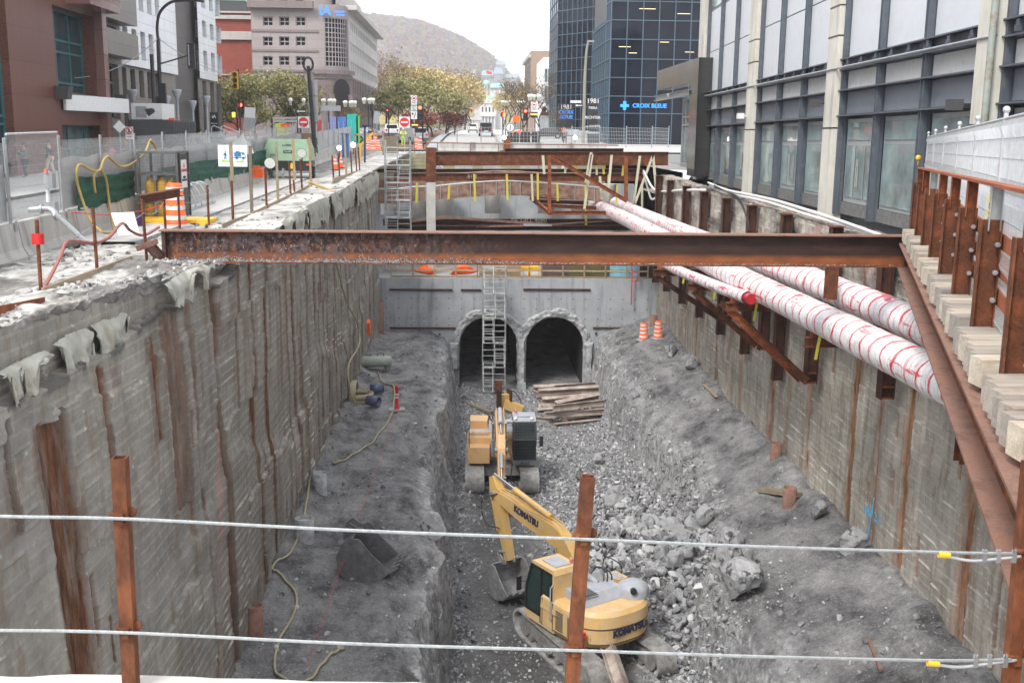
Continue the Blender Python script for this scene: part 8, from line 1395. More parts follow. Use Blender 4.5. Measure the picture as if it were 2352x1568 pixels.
for u,D,h,rz,lb in L:dup(tA,gp(u,D),rz,lb,sc=h/6.6)
tB=tree('big olive-leaved tree in the middle of the street view, left half','leafy_tree',gp(925,152),7.6,23,'lf_olive',4600,.15,1.0,4,'leafy trees in the middle of the street view')
for u,D,s,rz,lb in[(985,156,1.04,2.2,'big olive-leaved tree in the middle of the street view, right half'),(1030,172,.86,4,'smaller olive-leaved tree at the right end of the middle group'),(895,165,.8,5,'smaller olive-leaved tree at the left end of the middle group')]:dup(tB,gp(u,D),rz,lb,sc=s)
tR=tree('low dark red shrub tree under the middle group, left one','shrub_tree',gp(960,140),3.0,31,'lf_red',1300,.12,1.1,4,'low red shrubs under the middle trees')
for u,D,rz,lb in[(995,146,1,'low dark red shrub under the middle group, second one'),(1025,158,3,'low dark red shrub under the middle group, third one'),(1045,172,5,'farthest low dark red shrub under the middle group')]:dup(tR,gp(u,D),rz,lb)
tC=tree('bare branching tree on the right pavement beside the five-globe lamp','bare_tree',gp(1203,124),7.2,41,'lf_brown',260,.10,1.0,5,'bare trees on the right pavement',trunk=.13)
for u,D,s,rz,lb in[(1180,150,1.1,1,'bare tree on the right pavement, next one up the street'),(1165,185,1.2,2,'bare tree on the right pavement, third one up the street'),(1236,135,.95,4,'bare tree in front of the tan building'),(1290,126,.55,5,'small bare tree before the black sign slab'),(1250,165,1.3,3,'bare tree against the pale modern building')]:dup(tC,gp(u,D),rz,lb,sc=s)
tD=tree('tall thin-leaved tree just right of the office building','tall_tree',gp(893,195),14,51,'lf_brown',900,.16,.75,5,'tall half-bare trees beyond the office',trunk=.24)
for u,D,s,rz,lb in[(925,240,1.1,2,'tall half-bare tree behind the middle trees'),(875,270,1.15,4,'tall half-bare tree farthest behind the office building'),(1068,330,1.35,1,'tall half-bare tree left of the domed hall'),(700,117,.48,3,'small thin-leaved tree beside the leaning black pole'),(735,119,.45,5,'small thin-leaved tree before the office entrance arch'),(803,122,.30,1,'young bare tree beside the blue panels'),(820,126,.3,2,'young bare tree beside the green panels')]:dup(tD,gp(u,D),rz,lb,sc=s)
tE=tree('yellow-leaved tree above the middle trees, leftmost','yellow_tree',gp(970,300),15,61,'lf_yel',5200,.34,.85,4,'yellow trees far up the street',clus=1.3,trunk=.25)
for u,D,s,rz,lb in[(1010,340,1.0,2,'second yellow tree from the left far up the street'),(1045,320,.95,3,'third yellow tree from the left far up the street'),(1085,380,1.0,5,'yellow tree directly left of the domed hall'),(930,360,1.1,4,'yellow tree far behind the tall half-bare tree'),(1155,420,.9,1,'yellow tree directly right of the domed hall'),(1180,380,.8,2,'yellow tree farther right of the domed hall')]:dup(tE,gp(u,D),rz,lb,sc=s)
sheet('left_road',-17.5,-10.9,-3,126,M['road_grey'],.0);sheet('left_pavement',-22.9,-17.5,-3,108,M['walk'],.12)
m=MB();
for a,b in zip(gy[3:14],gy[4:15]):m.quad((-12.6,a,zg(a)+.01),(-12.45,a,zg(a)+.01),(-12.45,b,zg(b)+.01),(-12.6,b,zg(b)+.01))
m.build('road_marking',M['yellow'],kind='structure')
def strip4(name,pts,mat,dz):
 m=MB();
 for(xl0,xr0,y0),(xl1,xr1,y1)in zip(pts[:-1],pts[1:]):m.quad((xl0,y0,zg(y0)+dz),(xr0,y0,zg(y0)+dz),(xr1,y1,zg(y1)+dz),(xl1,y1,zg(y1)+dz))
 return m.build(name,mat,kind='structure')
rw=[]
for u0,u1,D in((1005,1146,99),(1013,1142,119),(1022,1137,137),(1030,1134,155),(1040,1128,200),(1050,1122,250),(1058,1115,300),(1065,1108,420)):rw.append(((u0-1079)/2450*D,(u1-1079)/2450*D,D))
strip4('upper_street',rw,M['road'],.02);strip4('right_plaza',[(r_[1]+.3,40,r_[2])for r_ in rw],M['walk'],.10);strip4('kerb_strip',[(r_[1],r_[1]+.3,r_[2])for r_ in rw],M['conc'],.14);strip4('left_kerb_ramp',[(r_[0]-1.0,r_[0],r_[2])for r_ in rw],M['conc_grey'],.25);strip4('median_bed',[(r_[0]-5.5,r_[0]-1.0,r_[2])for r_ in rw],conc('planting_soil',(.10,.06,.04),(.2,.13,.09),sc=2),.06)
def rod(m,u,D,v0,v1,r=.06,du=0):a,b=aY(u,v1,D),aY(u+du,v0,D);m.cyl(a,b,r,n=8);return a,b
M['globe']=pm('opal_globe',(.80,.82,.80),.04,3,.3);M['lens']=pm('lantern_glass',(.42,.44,.34),.1,4,.4)
def globes(u,v,D,lb,n=5,vb=None,s=1.):
 z0=zg(D);p=aY(u,v,D);o=thing('globe_lamp',lb,'street lamp',(p.x,D,z0),'black lamp posts with white globes');m=MB();m.cyl(V(p.x,D,z0),V(p.x,D,p.z-.9*s),.09*s,.06*s,n=8);m.build('post',M['black'],o)
 R=.62*s
 for k in range(n):
  a=k/n*2*math.pi+.3;c=V(p.x+(R*math.cos(a)if n>2 else(-R if k==0 else R)),D+(R*math.sin(a)if n>2 else 0),p.z-.3*s)
  m=MB();m.tube(crom([V(p.x,D,p.z-1.3*s),V((p.x+c.x)/2,(D+c.y)/2,p.z-1.25*s),V(c.x,c.y,p.z-.95*s)],3),.035*s,5);m.build('arm',M['black'],o)
  m=MB();m.lathe(c-V(0,0,.6*s),[(.10*s,0),(.16*s,.45*s)],10);m.build('lantern',M['lens'],o);m=MB();m.sph(c-V(0,0,.1*s),.2*s,10,8);m.build('globe',M['globe'],o)
for a in[(1228,212,118,'five-globe lamp post in front of the bare tree, right of the street'),(754,222,112,'five-globe lamp post before the office entrance arch'),(803,227,122,'five-globe lamp post right of the entrance arch'),(846,221,130,'five-globe lamp post before the far office corner'),(887,234,160,'small five-globe lamp post left of the middle trees'),(1162,228,165,'small five-globe lamp post right of the upper street'),(1197,229,180,'farthest small five-globe lamp post on the right pavement')]:globes(*a)
globes(682,220,105,'two-globe lamp post with one-way sign on the left square',2)
M['sigred']=em('lit_red_signal',(1,.06,.03),6);M['sigor']=em('lit_orange_hand',(1,.15,.02),4);M['siggreen']=pm('dark_green_lens',(.01,.07,.04),.1,5,.3);M['sigy']=pm('amber_lens_off',(.12,.05,.01),.1,5,.3)
def signal(u,v0,v1,D,lb,lit=True,body='black',pole=True,ped=None):
 p,q=aY(u,v0,D),aY(u,v1,D);h=p.z-q.z;w_=h*.34;o=thing('traffic_light',lb,'traffic light',(p.x,D,zg(D)if pole else q.z),'traffic lights around the crossing');m=MB();m.b2(p.x-w_/2,p.x+w_/2,D-.15,D+.15,q.z,p.z);m.build('housing',M[body],o)
 for k in range(3):c=V(p.x,D-.17,p.z-h*(k+.5)/3);m=MB();m.cyl(c,c-V(0,.02,0),w_*.36,n=12);m.build('lens',(M['sigred']if lit else M['sigy'])if k==0 else(M['sigy'],M['siggreen'])[k-1],o);m=MB();m.cyl(c+V(0,0,w_*.02),c+V(0,-.18,w_*.02),w_*.42,n=10,cap=False);m.build('visor',M['black'],o)
 if pole:m=MB();m.cyl(V(p.x+w_*.5,D+.1,zg(D)),V(p.x+w_*.5,D+.1,p.z+.2),.07,n=8);m.build('pole',M['black'],o)
 if ped:a,b=aY(ped[0],ped[1],D),aY(ped[0],ped[2],D);m=MB();m.b2(a.x-.2,a.x+.2,D-.1,D+.1,b.z,a.z);m.build('pedestrian_head',M['black'],o);m=MB();m.b2(a.x-.13,a.x+.13,D-.12,D-.105,b.z+.08,a.z-.08);m.build('hand_symbol',M['sigor'],o)
signal(553,236,271,92,'red traffic light with lit pedestrian hand in front of the left square',ped=(537,256,272));signal(965,242,276,103,'red traffic light beside the three stacked signs in the centre');signal(1083,247,258,170,'small yellow hanging traffic light left of the domed hall',body='yellow',pole=False);signal(890,252,264,135,'small red traffic light under the five-globe lamps');signal(1153,254,268,125,'red traffic light on the right side of the upper street',ped=(1158,258,270));signal(1207,251,278,110,'dark traffic light on the right in front of the bare tree');signal(540,165,205,88,'yellow-backed traffic light high on the black pole',False,'yellow');signal(852,240,254,118,'dark unlit traffic light under the far office corner',False);
m=MB();a,b=aY(1055,251,170),aY(1083,251,170);m.bar(a,b,.08);m.build('signal_arm',M['black'],label='thin arm holding the small yellow traffic light',cat='pole arm')
D=76;o=thing('street_lamp','tall black street lamp with curved neck and signal arm at left','street lamp',gp(372,D));m=MB();m.cyl(aY(373,330,D),aY(363,95,D),.17,.12,n=10);m.tube(crom([aY(363,95,D),aY(361,60,D),aY(368,28,D),aY(392,6,D),aY(425,1,D),aY(450,2,D)],6),.10,8);m.build('post',M['black'],o)
m=MB();m.bar(aY(445,0,D),aY(468,4,D),.35,.16);m.build('lamp_head',M['black'],o);m=MB();m.bar(aY(368,147,D),aY(436,127,D),.09);m.build('signal_arm',M['black'],o)
p,q=aY(438,100,D),aY(438,158,D);m=MB();m.b2(p.x-.25,p.x+.25,D-.1,D+.15,q.z,p.z);s_=m.build('signal_head',M['black'],o);m=MB();m.cyl(V(p.x-.12,D-.2,q.z+.2),V(p.x-.12,D-.2,p.z-.1),.04);m.build('bracket',M['galv'],s_)
for u,v0,v1 in((374,192,255),(362,222,262)):p,q=aY(u,v0,D),aY(u,v1,D);m=MB();m.b2(p.x-.25,p.x+.25,D-.35,D-.05,q.z,p.z);m.build('signal_head',M['black'],o)
p=aY(378,256,D);m=MB();m.b2(p.x-.25,p.x+.25,D-.4,D-.38,p.z-.5,p.z+.2);m.build('small_sign',M['white'],o);m=MB();m.b2(p.x-.3,p.x+.3,D-.3,D+.3,zg(D),p.z-.6);m.build('control_box',M['grey'],o)
m=MB();a=aY(348,125,D-2);m.cyl(V(a.x,D-2,zg(D)),a,.13,n=8);m.build('second_pole',M['black'],label='black pole left of the curved street lamp',cat='pole')
p,q=aY(338,245,70),aY(352,268,70);v_,f_=rockt(140,2);v_=v_*[.42,.3,.55]+[(p.x+q.x)/2,70,(p.z+q.z)/2];np_mesh('bagged_signal',v_,f_,M['black'],smooth=True,label='traffic signal wrapped in black plastic beside the curved lamp',cat='bagged signal')
m=MB();m.tube(sag(aY(-40,115,60),aY(363,88,D),2.0,24),.03,4);m.build('span_wire',M['grey'],label='sagging span wire from the left edge to the curved lamp',cat='wire');m=MB();m.tube(sag(aY(363,88,D),aY(590,172,118),1.0,20),.025,4);m.build('span_wire',M['grey'],label='thin wire from the curved lamp towards the office building',cat='wire')
m=MB();a,b=aY(723,340,66),aY(708,152,66);m.cyl(a,b,.14,.10,n=8);o=m.build('leaning_pole',M['black'],label='black leaning pole with grey sign backs behind the compressor',cat='pole');m=MB();m.tube([b+V(.28*math.cos(t_),0,.1+.4*math.sin(t_))for t_ in np.linspace(0,6.28,14)],.07,6);m.build('cable_loop',M['black'],o)
for u0,u1,v0,v1 in((706,730,184,220),(708,731,222,260),(712,731,261,278)):p,q=aY(u0,v0,66.3),aY(u1,v1,66.3);m=MB();m.b2(p.x,q.x,66.25,66.3,q.z,p.z);m.build('sign_back',M['grey'],o)
m=MB();m.tube(crom([aY(1339,336,104),aY(1341,260,104),aY(1343,180,104),aY(1347,120,104),aY(1351,98,104),aY(1357,95,104)],5),.16,8,rf=lambda t:.17-.09*t);o=m.build('grey_lamp_post',pm('olive_grey_post',(.27,.26,.21),.1,4,.6),label='tall bent grey lamp post in front of the dark glass towers',cat='lamp post');p=aY(1357,95,104);m=MB();m.box(p,(.6,.3,.15));m.build('lamp_head',M['grey'],o)
for(u0,u1,v0,v1,tx_,mt)in((1310,1335,231,237,'','white'),(1319,1338,239,246,'⇦','black')):p,q=aY(u0,v0,103.7),aY(u1,v1,103.7);m=MB();m.b2(p.x,q.x,103.68,103.72,q.z,p.z);s_=m.build('name_plate' if not tx_ else 'arrow_sign',M[mt],o)
p=aY(1329,242.5,103.6);m=MB();m.poly([V(p.x-.33,103.64,p.z),V(p.x-.12,103.64,p.z+.11),V(p.x-.12,103.64,p.z+.04),V(p.x+.33,103.64,p.z+.04),V(p.x+.33,103.64,p.z-.04),V(p.x-.12,103.64,p.z-.04),V(p.x-.12,103.64,p.z-.11)],(0,-.01,0));m.build('white_arrow',M['white'],o)
for k,(u,v,D)in enumerate([(304,214,79),(381,228,84),(406,213,87),(442,238,96),(474,227,99)]):
 p=aY(u,v,D);o=thing('goblet_lamp',f'{LR[k]} grey goblet-headed lamp before the white panelled building','street lamp',(p.x,D,zg(D)),'grey goblet-headed lamps');m=MB();m.cyl(V(p.x,D,zg(D)),V(p.x,D,p.z-.6),.14,.10,n=8);m.lathe((p.x,D,p.z-.7),[(.10,0),(.16,.25),(.40,.85),(.30,.95),(0,.95)],12);m.build('post_and_head',M['hood'],o)
def disc(par,c,r,mat,nm,d=.01,n=20):m=MB();m.cyl(V(*c),V(c[0],c[1]-d,c[2]),r,n=n);return m.build(nm,mat,par)
def noentry(u,v,D,lb,r=.32):p=aY(u,v,D);o=thing('no_entry_sign',lb,'sign',(p.x,D,zg(D)));m=MB();m.b2(p.x-r*1.15,p.x+r*1.15,D,D+.02,p.z-r*1.15,p.z+r*1.15);m.build('plate',M['white'],o);disc(o,(p.x,D-.005,p.z),r,M['red'],'red_disc');m=MB();m.b2(p.x-r*.7,p.x+r*.7,D-.035,D-.02,p.z-r*.17,p.z+r*.17);m.build('white_bar',M['white'],o);m=MB();m.cyl(V(p.x,D+.05,zg(D)),V(p.x,D+.05,p.z),.04);m.build('post',M['galv'],o)
noentry(697,281,95,'no entry sign beside the plywood box',.42);noentry(929,281,98,'no entry sign above the worker in yellow',.42)
def ringm(m,c,r,w_,n=20,d=.008):
 for i in range(n):
  a0,a1=2*math.pi*i/n,2*math.pi*(i+1)/n;q=[V(c[0]+rr*math.cos(a),c[1],c[2]+rr*math.sin(a))for rr,a in((r,a0),(r,a1),(r-w_,a1),(r-w_,a0))];m.poly(q,(0,-d,0))
D=102;o=thing('stacked_signs','three stacked white signs beside the red traffic light in the centre','sign',gp(951,D))
for v0,v1 in((219,241),(243,254.5),(256,274)):p,q=aY(944,v0,D),aY(958,v1,D);m=MB();m.b2(p.x,q.x,D,D+.03,q.z,p.z);m.build('sign_plate',M['white'],o)
p=aY(951,226,D);m=MB();ringm(m,(p.x,D-.01,p.z),.24,.05);m.build('red_ring',M['red'],o);m=MB();m.b2(p.x-.11,p.x+.11,D-.02,D-.01,p.z-.06,p.z+.06);m.build('truck_symbol',M['black'],o);text('EXCEPTÉ\nLIVRAISON',.10,M['black'],o,face((p.x,D-.01,aY(951,236,D).z),(1,0,0),(0,0,1)),'sign_text',.004)
p=aY(951,248.5,D);m=MB();ringm(m,(p.x,D-.01,p.z),.22,.04);m.build('green_ring',pm('sign_ring_green',(.0,.32,.26),.05,5,.5),o);m=MB();m.bar(V(p.x,D-.02,p.z-.13),V(p.x,D-.02,p.z+.13),.04);m.bar(V(p.x,D-.02,p.z-.05),V(p.x-.12,D-.02,p.z+.02),.035);m.build('arrow_symbol',M['black'],o)
p=aY(951,265,D);m=MB();m.tube([V(p.x-.02,D-.02,p.z-.25),V(p.x+.02,D-.02,p.z-.1),V(p.x+.12,D-.02,p.z+.05),V(p.x+.14,D-.02,p.z+.28)],.025,5);m.b2(p.x-.2,p.x-.05,D-.03,D-.01,p.z+.05,p.z+.22);m.build('lane_symbol',M['black'],o);m=MB();m.cyl(V(p.x,D+.06,zg(D)),V(p.x,D+.06,aY(951,219,D).z),.05);m.build('post',M['galv'],o);p,q=aY(946,283,D),aY(960,295,D);m=MB();m.b2(p.x,q.x,D-.02,D+.02,q.z,p.z);k_=m.build('dark_board',M['black'],o);m=MB();m.b2(p.x,q.x,D-.04,D-.021,p.z-.22,p.z-.12);m.build('orange_bar',M['sigor'],k_)
D=113;o=thing('truck_ban_sign','white sign with red ringed truck over a black board, on the right','sign',gp(1227,D));p,q=aY(1220,234,D),aY(1235,257,D);m=MB();m.b2(p.x,q.x,D,D+.03,q.z,p.z);m.build('sign_plate',M['white'],o);p=aY(1227,241,D);m=MB();ringm(m,(p.x,D-.01,p.z),.27,.05);m.build('red_ring',M['red'],o);m=MB();m.b2(p.x-.12,p.x+.12,D-.02,D-.01,p.z-.06,p.z+.06);m.build('truck_symbol',M['black'],o);text('19h - 7h\nEXCEPTÉ\nLIVRAISON',.11,M['black'],o,face((p.x,D-.01,aY(1227,250,D).z),(1,0,0),(0,0,1)),'sign_text',.004)
p,q=aY(1219,258,D),aY(1235,271,D);m=MB();m.b2(p.x,q.x,D,D+.04,q.z,p.z);k_=m.build('dark_board',M['black'],o);m=MB();m.b2(p.x,q.x,D-.02,D-.005,(p.z+q.z)/2,(p.z+q.z)/2+.14);m.build('orange_bar',M['sigor'],k_);m=MB();m.cyl(V(p.x+.35,D+.07,zg(D)),V(p.x+.35,D+.07,p.z+.6),.05);m.build('post',M['galv'],o)
D=30.5;p=aY(297,305,40);D=62;p=aY(297,300,D);o=thing('no_walking_sign','white no pedestrians sign with arrow plate above the left fence','sign',(p.x,D,zg(D)));a,b=aY(287,291,D),aY(306,308,D);m=MB();m.b2(a.x,b.x,D,D+.02,b.z,a.z);m.build('plate',M['white'],o);c=((a.x+b.x)/2,D-.01,(a.z+b.z)/2);m=MB();ringm(m,c,.20,.04);m.bar(V(c[0]-.13,D-.02,c[2]+.13),V(c[0]+.13,D-.02,c[2]-.13),.035);m.build('red_ring',M['red'],o)
m=MB();m.bar(V(c[0],D-.03,c[2]-.02),V(c[0],D-.03,c[2]+.10),.05);m.bar(V(c[0],D-.03,c[2]-.02),V(c[0]-.06,D-.03,c[2]-.13),.03);m.bar(V(c[0],D-.03,c[2]-.02),V(c[0]+.06,D-.03,c[2]-.13),.03);m.build('walking_symbol',M['black'],o);a,b=aY(288,309,D),aY(306,320,D);m=MB();m.b2(a.x,b.x,D,D+.02,b.z,a.z);k_=m.build('arrow_plate',M['white'],o);m=MB();z=(a.z+b.z)/2;m.bar(V(a.x+.08,D-.01,z),V(b.x-.15,D-.01,z),.03);m.poly([V(b.x-.17,D-.02,z+.06),V(b.x-.06,D-.02,z),V(b.x-.17,D-.02,z-.06)],(0,.01,0));m.build('arrow',M['black'],k_);m=MB();m.cyl(V(c[0],D+.05,zg(D)),V(c[0],D+.05,a.z+.4),.03);m.build('post',M['galv'],o)
p=aY(274,291,61);m=MB();r_=.34;m.poly([p+V(-r_,0,0),p+V(0,0,r_),p+V(r_,0,0),p+V(0,0,-r_)],(0,.02,0));o=m.build('diamond_sign',M['white'],label='back of a pale diamond sign left of the no pedestrians sign',cat='sign');m=MB();m.cyl(V(p.x,61.05,zg(61)),V(p.x,61.05,p.z+.2),.03);m.build('post',M['galv'],o)
for k,(u,v,D,w_,h_,lb)in enumerate([(574,259,82,.8,.75,'tilted blank white sign board beside the red traffic light'),(573,283,84,.9,1.1,'grey sign back below the tilted white board'),(865,270,118,.6,1.3,'tilted grey sign back under the far office corner'),(760,249,108,1.9,.5,'long grey sign back under the entrance arch lamps')]):p=aY(u,v,D);m=MB();m.box(p,(w_,.04,h_),R=Matrix.Rotation(.1 if 'tilted' in lb else 0,3,'Y'));o=m.build('sign_board',M['white']if k==0 else M['galv'],label=lb,cat='sign');m=MB();m.cyl(V(p.x,D+.06,zg(D)),V(p.x,D+.06,p.z),.04);m.build('post',M['galv'],o)
p=aY(692,256,104.5);m=MB();m.b2(p.x-.55,p.x+.45,104.4,104.45,p.z-.16,p.z+.16);o=m.build('one_way_sign',M['black'],label='black one-way sign with white left arrow on the two-globe lamp',cat='sign');m=MB();m.poly([V(p.x-.45,104.38,p.z),V(p.x-.2,104.38,p.z+.12),V(p.x-.2,104.38,p.z+.05),V(p.x+.38,104.38,p.z+.05),V(p.x+.38,104.38,p.z-.05),V(p.x-.2,104.38,p.z-.05),V(p.x-.2,104.38,p.z-.12)],(0,.01,0));m.build('white_arrow',M['white'],o)
for k,(u,v0,v1,D,w_,lb)in enumerate([(1186,265,281,122,.75,'orange detour sign with black arrow on the right pavement'),(1193,300,307,108,.35,'small orange flag marker left of the planters'),(1178,294,305,112,.4,'orange marker plate beside the round green sign'),(654,284,292,96,.7,'orange plate beside the plywood box'),(391,271,300,74,.55,'orange detour board in front of the grey columns')]):p,q=aY(u,v0,D),aY(u,v1,D);m=MB();m.b2(p.x-w_/2,p.x+w_/2,D,D+.03,q.z,p.z);o=m.build('orange_board',M['orange'],label=lb,cat='sign');m=MB();m.cyl(V(p.x,D+.06,zg(D)),V(p.x,D+.06,p.z),.04);m.build('post',M['galv'],o)
p=aY(1172,293,109);o=thing('round_green_sign','white sign with green ring and up arrow behind the mesh fence','sign',(p.x,109,zg(109)));disc(o,(p.x,109,p.z),.5,M['white'],'plate');m=MB();ringm(m,(p.x,108.98,p.z),.46,.08);m.bar(V(p.x,108.97,p.z-.25),V(p.x,108.97,p.z+.25),.06);m.build('green_ring',M['siggreen'],o)
for k,(u0,u1,v0,v1,D)in enumerate([(1166,1249,327,334,104),(1160,1218,313,318,112),(1168,1218,302,305,122)]):p,q=aY(u0,v0,D),aY(u1,v1,D);m=MB();m.b2(p.x,q.x,D,D+1.3,zg(D)+.08,p.z);m.build('dark_planter',M['black'],label=['nearest','middle','farthest'][k]+' low dark planter edge on the right pavement',cat='planter')
p,q=aY(1222,302,110),aY(1240,322,110);m=MB();m.b2(p.x,q.x,110,110.6,zg(110)+.1,p.z);m.build('litter_bin',M['black'],label='black litter bin below the truck ban sign',cat='bin');p=aY(1364,300,108);m=MB();m.b2(p.x-.55,p.x+.55,108,109,zg(108)+.1,zg(108)+1.35);m.b2(p.x-.6,p.x+.6,107.95,109.05,zg(108)+1.35,zg(108)+1.5);m.build('litter_bin',M['dkgrey'],label='dark square bin with pale lid in front of the tall black slab',cat='bin')
p,q=aY(1160,317,98.8),aY(1172,338,98.8);m=MB();m.b2(aY(1160,0,98.8).x,aY(1176,0,98.8).x,98.8,99.2,q.z-.2,p.z);m.build('rusty_box',M['rust_orange'],label='rusty brown box at the far edge left of the planters',cat='box')
o=thing('bronze_bust','bronze bust on a tall grey pedestal near the parked grey car','statue',gp(1250,150));p=aY(1250,264,150);m=MB();m.b2(p.x-.6,p.x+.6,149.5,150.7,zg(150),p.z-.1);m.build('pedestal',M['conc_grey'],o);m=MB();m.sph((p.x,150,p.z+.75),.33,10,8,(1,1,1.25));m.lathe((p.x,150,p.z-.1),[(.5,0),(.55,.35),(.2,.55),(.16,.7)],12);m.build('bust',M['rust_dark'],o)
m=MB();m.b2(-22.3,-19.4,72,78,zg(74)+.1,aY(300,276,74).z);
for k in range(14):m.b2(-19.4,-19.35,72.1+k*.42,72.3+k*.42,zg(74)+.2,aY(300,276,74).z-.1)
m.build('site_container',M['dkgrey'],label='black corrugated site container behind the no pedestrians sign',cat='container');m=MB();m.b2(-22.2,-20.2,72.5,75.5,aY(300,276,74).z+.05,aY(300,238,74).z);o=m.build('air_unit',M['white'],label='white ventilation unit on top of the black container',cat='ventilation unit');m=MB();m.b2(-21.9,-21.2,72.46,72.5,aY(300,270,74).z,aY(300,245,74).z);m.build('grille',M['grey'],o)
p,q=aY(482,258,101),aY(502,308,101);m=MB();m.b2(p.x,q.x,101,101.5,zg(101),p.z);o=m.build('black_totem',M['black'],label='black totem sign with white lettering beside the white handrails',cat='sign');text('iA',.42,M['white'],o,face(((p.x+q.x)/2,100.97,p.z-.4),(1,0,0),(0,0,1)),'lettering',.01,.01);text('Woods',.2,M['white'],o,face(((p.x+q.x)/2,100.97,p.z-1.0),(1,0,0),(0,0,1)),'lettering',.01)
for k,(u,lb)in enumerate([(486,'left white stair handrail beside the black totem'),(508,'right white stair handrail beside the black totem')]):m=MB();m.tube([aY(u,310,98),aY(u,292,98),aY(u+5,289,98),aY(u+44,305,94)],.05,6);m.build('stair_handrail',M['white'],label=lb,cat='handrail')
o=thing('wrapped_signal','two grey bagged boxes on a pole standing behind the gate fence','bagged signal',(-11.6,26.4,zg(26)));p=aY(112,403,26.4)
for u0,u1,v0,v1 in((99,121,398,433),(103,128,464,504)):a,b=aY(u0,v0,27),aY(u1,v1,27);m=MB();m.b2(a.x,b.x,27,27.25,b.z,a.z);m.build('bagged_box',M['grey'],o)
a,b=aY(106,460,27.1),aY(104,428,27.1);m=MB();m.cyl(aY(112,520,27.1),aY(109,392,27.1),.05);m.build('pole',M['white'],o);p=aY(106,396,27);m=MB();m.cyl(p,p+V(0,0,.08),.05);m.build('orange_cap',M['orange'],o)
for k,(u0,u1,v0,v1,c,lb)in enumerate([(632,662,284,300,(.62,.70,.05),'yellow-green painted panel behind the fence'),(775,795,268,292,(.08,.22,.62),'blue painted panel behind the fence'),(797,822,262,285,(.02,.48,.42),'turquoise painted panel behind the fence'),(818,826,266,288,(.15,.55,.08),'bright green painted panel behind the fence'),(752,772,268,290,(.30,.32,.62),'pale violet painted panel behind the fence'),(728,738,276,290,(.55,.06,.08),'red painted panel behind the fence'),(400,415,275,298,(.72,.25,.22),'salmon pink board before the grey columns')]):D=112 if k<6 else 75;p,q=aY(u0,v0,D),aY(u1,v1,D);m=MB();m.b2(p.x,q.x,D,D+.1,zg(D)+.2,p.z);m.build('painted_panel',pm('panel_paint%d'%k,c,.1,1,.5),label=lb,cat='panel')
o=thing('timber_pergola','pale timber frame kiosk behind the left fence','kiosk',gp(668,113));
for u in(628,650,672,694,716,735):m=MB();p=aY(u,272,113);m.cyl(V(p.x,113,zg(113)),p,.08,n=6);m.build('post',M['walk'],o)
for v in(272,279):m=MB();m.bar(aY(627,v,113),aY(737,v-2,113),.12,.22);m.build('beam',M['walk'],o)
bl=[(845,318,100),(856,320,98),(868,320,99),(850,306,107),(862,306,108),(957,318,104),(965,322,101),(854,290,125)]
for k,(u,v,D)in enumerate(bl):p=aY(u,v,D);barrel(f'{LR[k]} small orange and white barrel on the street beyond the pit' if k<7 else 'small orange barrel farthest off beside the parked cars',(p.x,D,zg(D)),group='orange and white barrels on the far street')
